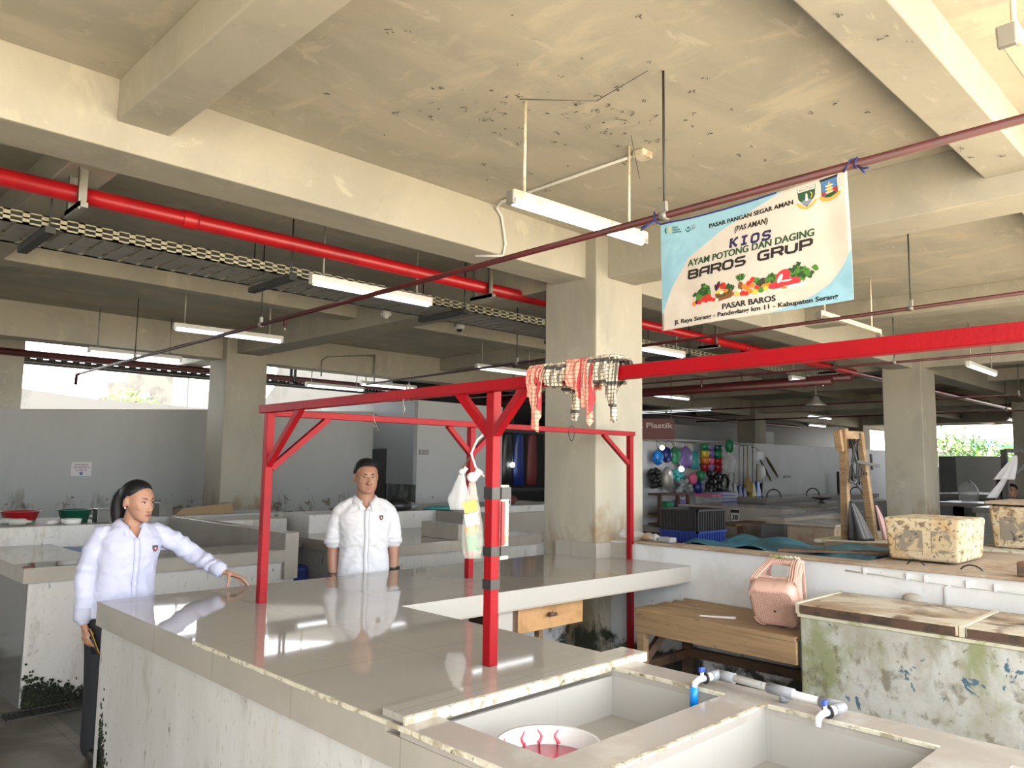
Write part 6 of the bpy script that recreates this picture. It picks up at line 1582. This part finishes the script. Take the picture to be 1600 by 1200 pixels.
# trunk and legs
torso(mb, [(.80, 0, .01, .150, .100), (.88, 0, .012, .158, .108), (.96, 0, .005, .150, .104), (1.04, 0, .0, .146, .100), (1.12, 0, 0, .146, .098), (1.20, 0, .0, .152, .100), (1.255, 0, .006, .145, .092), (1.295, 0, .010, .120, .078), (1.33, 0, .012, .090, .066), (1.36, 0, .012, .068, .058)])
limb(mb, [(0, .014, 1.33), (0, .006, 1.40), (0, -.004, 1.47)], [.070, .064, .062])
for s in (-1, 1):
    limb(mb, [(s*.085, .01, .86), (s*.092, .0, .46), (s*.095, .02, .08)], [.085, .056, .040])
    mb.rings([ellring((s*.098, y, z), (1, 0, 0), (0, 0, 1), w, h, 14) for y, z, w, h in ((.07, .04, .03, .035), (.03, .05, .036, .045), (-.06, .035, .042, .032), (-.14, .028, .044, .022), (-.175, .022, .03, .016))])
    limb(mb, [(s*.145, .008, 1.300), (s*.186, .02, 1.20), (s*.206, .025, 1.065), (s*.210, .0, .955), (s*.206, -.022, .865)], [.048, .048, .040, .037, .028])
    w = Vector((s*.206, -.022, .865))
    # hand: palm, curled fingers, thumb from the side
    palm = [ellring(w+Vector((0, -.008*q, -.022*q)), (0, 1, 0), (1, 0, 0), (.026+.010*min(q, 2.2)/2.2), .015, 14) for q in (0, 1, 2, 3, 3.8)]
    mb.rings(palm)
    for i, (dy, ln) in enumerate(((-.034, .066), (-.012, .074), (.010, .068), (.030, .054))):
        a = w+Vector((0, dy-.022, -.080))
        finger(mb, [a, a+Vector((-s*.006, -.004, -ln*.45)), a+Vector((-s*.020, -.004, -ln*.78)), a+Vector((-s*.034, -.002, -ln*.92))], .0088, .007)
    finger(mb, [w+Vector((-s*.004, -.030, -.030)), w+Vector((-s*.012, -.052, -.055)), w+Vector((-s*.018, -.058, -.082)), w+Vector((-s*.022, -.056, -.098))], .0105, .0075)
hm = MB(); kM = head_parts(hm, hsz)
MyM = Matrix.Translation(hc) @ Matrix.Rotation(math.radians(6), 4, 'Z') @ Matrix.Rotation(math.radians(4), 4, 'X')
hm.v = [tuple(MyM @ Vector(p)) for p in hm.v]
mb.add(hm.v, hm.f)
v, f, nr = fuse(mb, .0048, 3)
def lip_index(v, f, Mx, k):
    Mi = Mx.inverted(); out = []
    for p in f:
        c = Mi @ Vector(v[list(p)].mean(0))
        x, y, z = c.x/k, c.y/k, c.z/k
        out.append(1 if (y < -.078 and (x/.0215)**2+((z+.0705)/.0085)**2 < 1) else 0)
    return out
def eye_sockets(v, Mx, k):
    Mi = np.array(Mx.inverted()); Mf = np.array(Mx)
    h = np.c_[v, np.ones(len(v))] @ Mi.T
    for s in (-1, 1):
        d = ((h[:, 0]/k-s*.031)/.017)**2+((h[:, 2]/k-.001)/.010)**2
        w = np.exp(-d)*(h[:, 1] < -.03*k)
        h[:, 1] += w*.0075*k
    d = (h[:, 0]/k/.030)**2+((h[:, 2]/k+.071)/.0012)**2
    h[:, 1] += np.exp(-d)*(h[:, 1] < -.05*k)*.0035*k
    return (h @ Mf.T)[:, :3]
v = eye_sockets(v, MyM, kM)
man = finish(v, f, 'person', ['skin_man', 'lips'], None, lip_index(v, f, MyM, kM), ML, MRZ)
tag(man, 'standing man with short black hair in a white shirt with rolled sleeves, behind the counter', 'person')
face_details(man, MyM, kM, False, 'skin_man')
# hair: short cap with a straight front line
def cap(parent, Mx, k, hairline, thick, name='hair', seed=0, nu=56, nv=30, rough=.004, tufts=0, sweep=0.0):
    top = []; vs = []; fs = []
    def P(a, b, t):     # a around, b from crown (0) down (1)
        th = b; x = math.sin(th)*math.cos(a); y = math.sin(th)*math.sin(a); z = math.cos(th)
        q = 1+rough*20*mnoise.noise(Vector((x*9+seed, y*9, z*9)))*.02*10*.3
        return Vector((x*(.0755+t)*q, .012+y*(.0945+t)*q, .030+z*(.0855+t)*q))*k
    mb = MB(); out = []; inn = []
    for j in range(nv+1):
        ro = []; ri = []
        for i in range(nu):
            a = 2*math.pi*i/nu; lim = hairline(a)
            b = lim*j/nv
            tt = thick*(1-.75*(j/nv)**6)
            ro.append(P(a, max(b, .02), tt)); ri.append(P(a, max(b, .02), -.004))
        out.append(ro); inn.append(ri)
    mb.rings(out, cap=False); n0 = len(mb.v); mb.rings(inn, cap=False)
    L0 = nv*nu; L1 = n0+nv*nu
    mb.f += [(L0+i, L0+(i+1) % nu, L1+(i+1) % nu, L1+i) for i in range(nu)]; mb.mi += [0]*nu; mb.sm += [True]*nu
    rr = random.Random(seed)
    for q in range(tufts):      # short locks standing out of the cap
        a = rr.uniform(0, 6.283); b = hairline(a)*math.sqrt(rr.uniform(.0, 1.0))
        p = P(a, max(b, .03), thick*.55); nrm_ = (P(a, max(b, .03), thick)-P(a, max(b, .03), 0)).normalized()
        lean = Vector((rr.gauss(0, .5), -.9+rr.gauss(0, .4)+sweep, .3))
        d_ = (nrm_*.6+lean).normalized(); L_ = rr.uniform(.003, .008)*k*(1 if b < hairline(a)*.8 else .6)
        mb.tube([p, p+d_*L_*.6, p+d_*L_+Vector((0, 0, -.001))], [.0042*k, .003*k, .0006*k], 5)
    mb.v = [tuple(Mx @ Vector(p)) for p in mb.v]
    return build(mb, name, 'hair', parent, world=False)
def hl_man(a):
    # a = -pi/2 is the face
    d = abs((a+math.pi/2+math.pi) % (2*math.pi)-math.pi)      # 0 at the face .. pi at the back
    return float(np.interp(d, [0, .5, .85, 1.15, 1.35, 1.6, 1.9, 2.4, 3.15], [.93, .97, 1.10, 1.34, 1.62, 1.64, 1.78, 2.08, 2.15]))
cap(man, MyM, kM, hl_man, .017, seed=2, tufts=1500)
# shirt
def neck_v(v, f, z0, z1, w1, y_):
    """opens the front of the neckline in a V from z0 (point) to z1 (full width)"""
    out = []
    for p in f:
        c = v[list(p)].mean(0)
        if c[1] < y_ and c[2] > z0 and abs(c[0]) < w1*(c[2]-z0)/(z1-z0): continue
        if c[2] > z1 and (c[0]**2+(c[1]-y_)**2) < (w1*1.45)**2: continue
        out.append(p)
    kept = set(i for p in out for i in p); gone = set(i for p in f for i in p)-kept
    cut = set()
    keepf = set(out)
    for p in f:
        if p not in keepf: cut |= set(p) & kept
    for i in cut:
        if v[i, 1] < y_ and z0-.006 < v[i, 2] < z1: v[i, 0] = math.copysign(max(.001, w1*(v[i, 2]-z0)/(z1-z0)), v[i, 0])
    return out
def man_shirt():
    mb = MB()
    torso(mb, [(.835, 0, .006, .183, .132), (.86, 0, .006, .181, .130), (.93, 0, .004, .172, .124), (1.02, 0, .0, .165, .117), (1.10, 0, -.002, .168, .120), (1.20, 0, .0, .182, .124), (1.265, 0, .004, .182, .116), (1.305, 0, .010, .158, .100), (1.335, 0, .013, .115, .082), (1.368, 0, .013, .074, .070)], 40, 2.5)
    for s in (-1, 1):
        limb(mb, [(s*.060, .012, 1.340), (s*.115, .010, 1.318), (s*.168, .010, 1.268)], [.040, .052, .058])
        limb(mb, [(s*.152, .010, 1.275), (s*.188, .018, 1.215), (s*.204, .024, 1.135), (s*.208, .0215, 1.075)], [.060, .059, .056, .056])
    return fuse(mb, .0075, 4)
v, f, nr = man_shirt()
keep = v[:, 2]
v = wrinkle(v, nr, .0075, 10, 4.0, (1, 1, 1.6))
for s in (-1, 1):      # diagonal pull folds from chest to waist
    dd = (v[:, 0]*s*1.0+(v[:, 2]-1.0)*.9)
    v += nr*(.0048*np.sin(dd*64+np.sin(v[:, 2]*23)*1.2)*np.exp(-((v[:, 2]-1.03)/.13)**2)*np.exp(-((v[:, 0]-s*.09)/.08)**2))[:, None]
f = neck_v(v, f, 1.300, 1.352, .042, .004)
finish(v, f, 'shirt', ['shirt_white'], man)
for s in (-1, 1):
    mb = MB()
    c0 = Vector((s*.208, .0215, 1.098)); c1 = Vector((s*.208, .0215, 1.062)); 
    mb.rings([ellring(c, (1, 0, 0), (0, 1, 0), r, r, 24) for c, r in ((c0, .057), (c0, .062), (c1, .0625), (c1, .056), (c1+Vector((0, 0, .01)), .046))], cap=False)
    build(mb, 'rolled_cuff', 'shirt_white', man, world=False)
def collar(parent, cz, cy, rx, ry, h, m, opening, dropx, mat_front=.05, tilt=0.0):
    mb = MB(); n = 40; rows = []
    for j, (dz, q) in enumerate(((0, 1.0), (h*.9, .97), (h, 1.0), (h*.62, 1.20), (-.006, 1.48))):
        ring = []
        for i in range(n+1):
            a = -math.pi/2+opening+(2*math.pi-2*opening)*i/n
            fr = max(0, -math.sin(a))**2
            tip = max(0, 1-min(i, n-i)/5.0) if j >= 3 else 0
            z = cz+dz-fr*.045-tip*.028*(1 if j == 4 else .5)
            ring.append((rx*q*math.cos(a), cy+ry*q*math.sin(a)-fr*.010*(j >= 3)-tip*.010, z))
        rows.append(ring)
    mb.rings(rows, cap=False, closed=False)
    return build(mb, 'collar', m, parent, world=False, solid=.004, fix=False)
collar(man, 1.358, .010, .071, .070, .036, 'shirt_white', .36, .02)
def front_y(v, x, z, w=.012):
    s = (np.abs(v[:, 0]-x) < w) & (np.abs(v[:, 2]-z) < w)
    return v[s, 1].min() if s.any() else -.1
mbp = MB(); zz = np.linspace(1.300, .85, 30)
ring = [[(-.015+.002*math.sin(z*30), front_y(v, 0, z)-.0015, z), (.015+.002*math.sin(z*30), front_y(v, 0, z)-.0035, z)] for z in zz]
mbp.rings(ring, cap=False, closed=False); build(mbp, 'placket', 'shirt_white', man, world=False, solid=.003, fix=False)
mbp = MB(); mbp.tube([(.0165+.002*math.sin(z*30), front_y(v, .0165, z)-.0035, z) for z in zz], .0016, 5); build(mbp, 'placket_seam', 'sign_grey', man, world=False)
def badge(parent, x, z, yv, m='black_plastic', s=1.0):
    b = build(MB().prism([(-.013*s, .016*s), (.013*s, .016*s), (.014*s, 0), (.008*s, -.012*s), (0, -.018*s), (-.008*s, -.012*s), (-.014*s, 0)], lambda a, c: (x+a, yv+.003, z+c), lambda a, c: (x+a, yv-.004, z+c)), 'badge', m, parent, world=False)
    build(MB().prism([(-.009*s, .006*s), (.009*s, .006*s), (.009*s, -.001*s), (0, -.010*s), (-.009*s, -.001*s)], lambda a, c: (x+a, yv-.0042, z+c), lambda a, c: (x+a, yv-.006, z+c)), 'badge_shield', 'emblem_red', parent, world=False)
    build(MB().ball((x, yv-.006, z), (.004*s, .002, .005*s), 8, 6), 'badge_star', 'emblem_white', parent, world=False)
badge(man, .100, 1.245, front_y(v, .100, 1.245)-.002)
# trousers, belt, shoes
def trousers(parent, hipz, knee, hw, hd, m='trousers', x=.09, ox=0.0):
    mb = MB()
    torso(mb, [(hipz-.14, ox, .01, hw*.96, hd*.98), (hipz-.02, ox, .012, hw*1.02, hd*1.02), (hipz+.06, ox, .008, hw, hd), (hipz+.13, ox, .003, hw*.94, hd*.95)])
    for s in (-1, 1): limb(mb, [(ox+s*x*.95, .012, hipz-.05), (ox+s*x*1.02, .0, knee), (ox+s*x*1.05, .02, .075)], [.098, .076, .064])
    v_, f_, n_ = fuse(mb, .010, 3); finish(v_, f_, 'trousers', [m], parent)
    for s in (-1, 1):
        b = MB().rings([ellring((ox+s*x*1.05, y, z), (1, 0, 0), (0, 0, 1), w, h, 16) for y, z, w, h in ((.085, .045, .03, .04), (.04, .055, .042, .052), (-.06, .042, .048, .040), (-.15, .032, .050, .028), (-.19, .026, .034, .020))])
        build(b, 'shoe', 'shoe', parent, world=False)
trousers(man, .86, .46, .163, .113)
# watch and bracelet
w = Vector((.2065, -.016, .885)); 
b = build(MB().tube([w+Vector((0, 0, .012)), w+Vector((0, 0, -.012))], .0325, 18), 'watch', 'black_plastic', man, world=False)
build(MB().tube([w+Vector((.026, -.014, 0)), w+Vector((.040, -.022, 0))], .019, 16), 'watch_face', 'black_plastic', b, world=False)
w = Vector((-.206, -.022, .872)); build(MB().tube([w+Vector((.030*math.cos(a), .030*math.sin(a), .006*math.sin(a))) for a in [2*math.pi*k/16 for k in range(17)]], .004, 6), 'bracelet', 'dark_wood', man, world=False)

# ------------------------------------------------------------------ the woman
WL = Vector((1.60, 4.69, 0)); WRZ = math.radians(2)
def loc_w(p): # world -> figure
    return Matrix.Rotation(-WRZ, 4, 'Z') @ (Vector(p)-WL)
mb = MB(); hsz = .218
hcW = Vector((.020, -.035, 1.505-.118*hsz/.225-.004))
torso(mb, [(.72, -.02, .02, .155, .105), (.80, -.02, .02, .162, .112), (.88, -.02, .01, .150, .104), (.96, -.018, .0, .133, .096), (1.04, -.012, -.005, .138, .102), (1.12, -.006, -.012, .140, .104), (1.175, 0, -.006, .132, .092), (1.215, .004, -.004, .105, .074), (1.245, .008, -.006, .068, .056)])
limb(mb, [(.008, -.004, 1.24), (.012, -.012, 1.29), (.018, -.026, 1.35)], [.056, .050, .049])
for s in (-1, 1):
    limb(mb, [(-.02+s*.082, .01, .79), (-.02+s*.088, .0, .42), (-.02+s*.09, .02, .07)], [.085, .054, .037])
    mb.rings([ellring((-.02+s*.092, y, z), (1, 0, 0), (0, 0, 1), w_, h_, 14) for y, z, w_, h_ in ((.06, .035, .027, .032), (.025, .045, .033, .04), (-.06, .032, .038, .028), (-.13, .025, .04, .02), (-.16, .02, .027, .014))])
# right arm hangs down, hand holds the phone
RS = Vector((-.148, .012, 1.205)); RE = Vector((-.205, .03, .985)); RW = Vector((-.222, -.025, .755))
limb(mb, [RS+Vector((.02, 0, -.02)), RE.lerp(RS, .45)+Vector((-.002, 0, 0)), RE, RW.lerp(RE, .5), RW], [.040, .041, .037, .033, .024])
# left arm reaches forward to the counter
LS = Vector((.152, -.005, 1.205)); LW = loc_w((2.040, 4.445, .985)); LE = (LS+LW)/2+Vector((.055, .055, -.028))
limb(mb, [LS+Vector((-.02, 0, -.02)), LE.lerp(LS, .5)+Vector((.010, .008, 0)), LE, LW.lerp(LE, .5), LW], [.047, .043, .036, .031, .023])
# left hand: finger tips pressed on the tile, arched
tips = [loc_w(p) for p in ((2.128, 4.372, .907), (2.146, 4.350, .907), (2.150, 4.330, .907), (2.140, 4.310, .908))]   # little finger side towards the back
kn = [loc_w(p) for p in ((2.088, 4.418, .958), (2.098, 4.398, .963), (2.100, 4.378, .963), (2.092, 4.358, .960))]
pc = (kn[0]+kn[1]+kn[2]+kn[3])/4
d = (pc-LW).normalized(); sd_ = (kn[3]-kn[0]).normalized(); up = d.cross(sd_).normalized()
mb.rings([ellring(LW.lerp(pc, q), sd_, up, wd_, th, 16) for q, wd_, th in ((-.05, .021, .018), (.2, .026, .017), (.55, .036, .016), (.9, .038, .0145), (1.08, .034, .012))])
for a, b in zip(kn, tips):
    m1 = a.lerp(b, .42)+Vector((0, 0, .012)); m2 = a.lerp(b, .78)+Vector((0, 0, .008))
    finger(mb, [a.lerp(LW, .25), a, m1, m2, b], .0088, .0066)
tb = loc_w((2.036, 4.362, .907)); th0 = LW.lerp(pc, .30)+sd_*.022
finger(mb, [th0, th0.lerp(tb, .40)+Vector((.004, -.010, .006)), th0.lerp(tb, .75)+Vector((.004, -.006, .004)), tb], .0105, .0075)
# right hand: palm and fingers closed round the phone
ph_c = RW+Vector((.030, -.038, -.098)); phd = Vector((.34, -.14, -.93)).normalized()     # phone long axis
pn = Vector((-.93, -.12, -.32)).normalized(); pn = (pn-phd*pn.dot(phd)).normalized(); pw = phd.cross(pn).normalized()
mb.rings([ellring(RW+Vector((.004*q, -.010*q, -.021*q)), pw, pn, .021+.005*min(q, 3), .0155, 16) for q in (-.4, 0.3, 1, 2, 3, 3.8)])
for i in range(4):
    base = RW+Vector((.012, -.034, -.076))+pw*(-.026+.0175*i)+pn*.004
    wrap = ph_c+pw*(-.028+.0185*i)
    finger(mb, [base+pn*.006, wrap+pn*.016+phd*(-.012+.004*i), wrap+pn*.010+phd*(.018+.004*(1.5-abs(i-1.5))), wrap+pn*.003+phd*(.036-.003*i)], .0085, .0066)
thb = RW+Vector((.018, -.018, -.040))
finger(mb, [thb, thb+Vector((.022, -.022, -.028)), ph_c-pn*.014+pw*.012+phd*-.005, ph_c-pn*.013+pw*.006+phd*.024], .0105, .0078)
hm = MB(); kW = head_parts(hm, hsz, True)
MyW = Matrix.Translation(hcW) @ Matrix.Rotation(math.radians(24), 4, 'Z') @ Matrix.Rotation(math.radians(6), 4, 'X')
hm.v = [tuple(MyW @ Vector(p)) for p in hm.v]; mb.add(hm.v, hm.f)
v, f, nr = fuse(mb, .0046, 3)
v = eye_sockets(v, MyW, kW)
wom = finish(v, f, 'person', ['skin_woman', 'lips'], None, lip_index(v, f, MyW, kW), WL, WRZ)
tag(wom, 'woman with a black ponytail in a pale lilac shirt, one hand on the tiled counter', 'person')
face_details(wom, MyW, kW, True, 'skin_woman')
def hl_wom(a):
    d = abs((a+math.pi/2+math.pi) % (2*math.pi)-math.pi)
    return float(np.interp(d, [0, .45, .8, 1.1, 1.35, 1.55, 1.8, 2.3, 3.15], [.86, .94, 1.12, 1.36, 1.55, 1.52, 1.88, 2.18, 2.28]))
cap(wom, MyW, kW, hl_wom, .010, seed=6, rough=.002)
Mr = Matrix.Rotation(math.radians(36), 4, 'Z')
back = lambda x, y, z: MyW @ Vector((x*kW, y*kW, z*kW))
pts = [back(0, .088, .045), back(0, .118, .040), back(.002, .140, .005), back(.004, .145, -.045), back(.004, .135, -.10), back(.0, .122, -.145), back(0, .115, -.175)]
b = MB(); limb(b, pts, [.024, .026, .036, .041, .039, .030, .012], 18, 5)
build(b, 'ponytail', 'hair', wom, world=False)
build(MB().tube([back(0, .094, .044), back(0, .106, .042)], .028, 14), 'hair_tie', 'black_plastic', wom, world=False)
e = back(-.078, .006, -.037); build(MB().ball(e, .0055, 10, 6), 'earring', 'white_plastic', wom, world=False)
# shirt, loose and worn out
mb = MB()
torso(mb, [(.765, -.022, .012, .186, .142), (.79, -.022, .012, .184, .141), (.86, -.02, .008, .172, .132), (.94, -.018, .0, .158, .122), (1.02, -.012, -.006, .156, .122), (1.10, -.006, -.012, .162, .126), (1.17, 0, -.008, .164, .114), (1.215, .004, -.003, .150, .094), (1.245, .007, -.004, .112, .074), (1.268, .009, -.006, .070, .060)], 40, 2.4)
cuffR = RW.lerp(RE, .06); cuffL = LW.lerp(LE, .07)
limb(mb, [RS+Vector((.012, 0, 0)), RE.lerp(RS, .5)+Vector((-.004, 0, 0)), RE, RW.lerp(RE, .5), cuffR], [.056, .056, .052, .047, .040])
limb(mb, [LS+Vector((-.012, 0, 0)), LE.lerp(LS, .5)+Vector((.008, .006, 0)), LE, LW.lerp(LE, .5), cuffL], [.056, .055, .052, .046, .038])
v, f, nr = fuse(mb, .0072, 4)
v = wrinkle(v, nr, .0070, 9.5, 9.0, (1, 1, 1.3))
for (A, B, fr, am) in ((LS, LE, 85, .0045), (LE, LW, 95, .0055), (RS, RE, 75, .0040), (RE, RW, 80, .0042)):
    A = np.array(A); B = np.array(B); ab = B-A; L_ = np.linalg.norm(ab); ab = ab/L_
    tt = (v-A) @ ab; dist = np.linalg.norm((v-A)-np.outer(tt, ab), axis=1)
    msk = (dist < .075)*np.exp(-((tt-L_*.6)/(L_*.45))**2)
    v += nr*(am*np.sin(tt*fr+np.sin(v[:, 2]*40)*1.4)*msk)[:, None]
dd = v[:, 0]*.9+(v[:, 2]-.95)*.7
v += nr*(.0045*np.sin(dd*62)*np.exp(-((v[:, 2]-.95)/.12)**2)*np.exp(-((v[:, 0]-.03)/.12)**2))[:, None]
f = neck_v(v, f, 1.185, 1.252, .040, -.012)
finish(v, f, 'shirt', ['shirt_lilac'], wom)
for c, dr, r in ((cuffR, (RE-RW).normalized(), .042), (cuffL, (LE-LW).normalized(), .040)):
    q = dr.orthogonal().normalized(); q2 = dr.cross(q)
    build(MB().rings([ellring(c+dr*s_, q, q2, rr_, rr_, 24) for s_, rr_ in ((-.012, .030), (-.016, r*.96), (-.014, r+.003), (.045, r+.006), (.048, r-.004))], cap=False), 'cuff', 'shirt_lilac', wom, world=False)
collar(wom, 1.254, -.006, .067, .066, .034, 'shirt_lilac', .46, .02)
fv = lambda x, z: front_y(v, x, z)
zz = np.linspace(1.188, .78, 28); x0w = -.004
mbp = MB(); mbp.rings([[(x0w-.015, fv(x0w, z)-.001, z), (x0w+.015, fv(x0w, z)-.003, z)] for z in zz], cap=False, closed=False); build(mbp, 'placket', 'shirt_lilac', wom, world=False, solid=.0025, fix=False)
for z in (1.165, 1.10, 1.02, .94, .86): build(MB().tube([(x0w, fv(x0w, z)-.004, z), (x0w, fv(x0w, z)-.007, z)], .0055, 10), 'button', 'white_plastic', wom, world=False)
badge(wom, .098, 1.125, fv(.098, 1.125)-.002, s=1.05)
trousers(wom, .79, .42, .158, .112, x=.088, ox=-.02)
wv = LW.lerp(LE, .02); dr = (LE-LW).normalized(); build(MB().tube([wv-dr*.006, wv+dr*.010], .027, 16), 'watch_strap', 'black_plastic', wom, world=False)
# ring, and the phone in a folding case
fr = ph_c+pw*-.0285+pn*.016
build(MB().tube([fr+pn*.010*math.cos(a)+phd*.010*math.sin(a) for a in [2*math.pi*k/12 for k in range(13)]], .0018, 6), 'ring', 'emblem_gold', wom, world=False)
Wm = Matrix.Translation(WL) @ Matrix.Rotation(WRZ, 4, 'Z')
t = thing('phone', tuple(Wm @ ph_c), 'dark phone with a gold edge held in the hanging hand of the woman', 'phone')
def slab(c, hl, hw, ht): return [Wm @ (c+phd*(sl*hl)+pw*(sw*hw)+pn*(st*ht)) for st in (-1, 1) for sl, sw in ((-1, -1), (1, -1), (1, 1), (-1, 1))]
build(MB().hexa(slab(ph_c+phd*.012, .070, .036, .004)), 'body', 'black_plastic', t, bev=.003)
build(MB().hexa(slab(ph_c+phd*.012-pn*.006, .071, .037, .0018)), 'case_edge', 'emblem_gold', t, bev=.001)
build(MB().hexa(slab(ph_c+phd*.058-pn*.0005, .018, .028, .0055)), 'camera_bump', 'black_plastic', t, bev=.002)

# ------------------------------------------------------------------ small seated figure far right
PL = Vector((15.25, 3.46, 0))
mb = MB()
torso(mb, [(.50, 0, .02, .16, .12), (.62, 0, .02, .16, .11), (.85, 0, 0, .165, .115), (1.02, 0, .0, .175, .105), (1.09, 0, .0, .12, .08), (1.12, 0, 0, .07, .06)])
limb(mb, [(0, 0, 1.10), (0, -.01, 1.20)], [.055, .05])
for s in (-1, 1):
    limb(mb, [(s*.17, 0, 1.05), (s*.215, .02, .82), (s*.15, -.20, .66)], [.052, .042, .03])
    limb(mb, [(s*.09, 0, .52), (s*.11, -.38, .50), (s*.11, -.36, .06)], [.085, .06, .045])
    mb.ball((s*.12, -.24, .65), (.035, .045, .022), 10, 6)
    for q in range(4): finger(mb, [(s*.12+(-.024+.016*q), -.27, .65), (s*.12+(-.024+.016*q), -.31, .645), (s*.12+(-.024+.016*q), -.335, .63)], .009, .007)
    finger(mb, [(s*.085, -.24, .655), (s*.07, -.27, .655), (s*.065, -.29, .65)], .010, .008)
    mb.rings([ellring((s*.11, y, z), (1, 0, 0), (0, 0, 1), w_, h_, 12) for y, z, w_, h_ in ((-.31, .04, .03, .035), (-.40, .035, .04, .03), (-.50, .025, .04, .02))])
hm = MB(); kP = head_parts(hm, .22); MyP = Matrix.Translation((0, -.02, 1.295)) @ Matrix.Rotation(math.radians(-25), 4, 'Z')
hm.v = [tuple(MyP @ Vector(p)) for p in hm.v]; mb.add(hm.v, hm.f)
v, f, nr = fuse(mb, .009, 2); v = eye_sockets(v, MyP, kP)
per = finish(v, f, 'person', ['skin_man', 'lips'], None, lip_index(v, f, MyP, kP), PL, math.radians(-70))
tag(per, 'distant seated person with dark hair at the far right edge', 'person')
face_details(per, MyP, kP, False, 'skin_man'); cap(per, MyP, kP, hl_man, .014, seed=3)
mb = MB(); torso(mb, [(.50, 0, .02, .18, .14), (.62, 0, .02, .18, .13), (.85, 0, 0, .185, .13), (1.02, 0, .0, .195, .12), (1.09, 0, .0, .14, .09), (1.12, 0, 0, .08, .07)])
for s in (-1, 1): limb(mb, [(s*.165, 0, 1.04), (s*.21, .015, .86)], [.066, .058])
v, f, nr = fuse(mb, .012, 2); finish(v, f, 'shirt', ['sign_red'], per)
mb = MB()
for s in (-1, 1): limb(mb, [(s*.09, .02, .52), (s*.11, -.38, .50), (s*.11, -.36, .12)], [.10, .075, .06])
torso(mb, [(.44, 0, .02, .17, .13), (.58, 0, .02, .175, .13)])
v, f, nr = fuse(mb, .012, 2); finish(v, f, 'trousers', ['trousers'], per)
t = thing('stool', (15.25, 3.46, 0), 'low dark stool under the distant seated person', 'stool')
build(MB().box(15.07, 15.43, 3.28, 3.64, .39, .43), 'seat', 'dark_wood', t, bev=.01)
for x in (15.10, 15.40):
    for y in (3.31, 3.61): build(MB().box(x-.02, x+.02, y-.02, y+.02, 0, .39), 'leg', 'dark_wood', t)
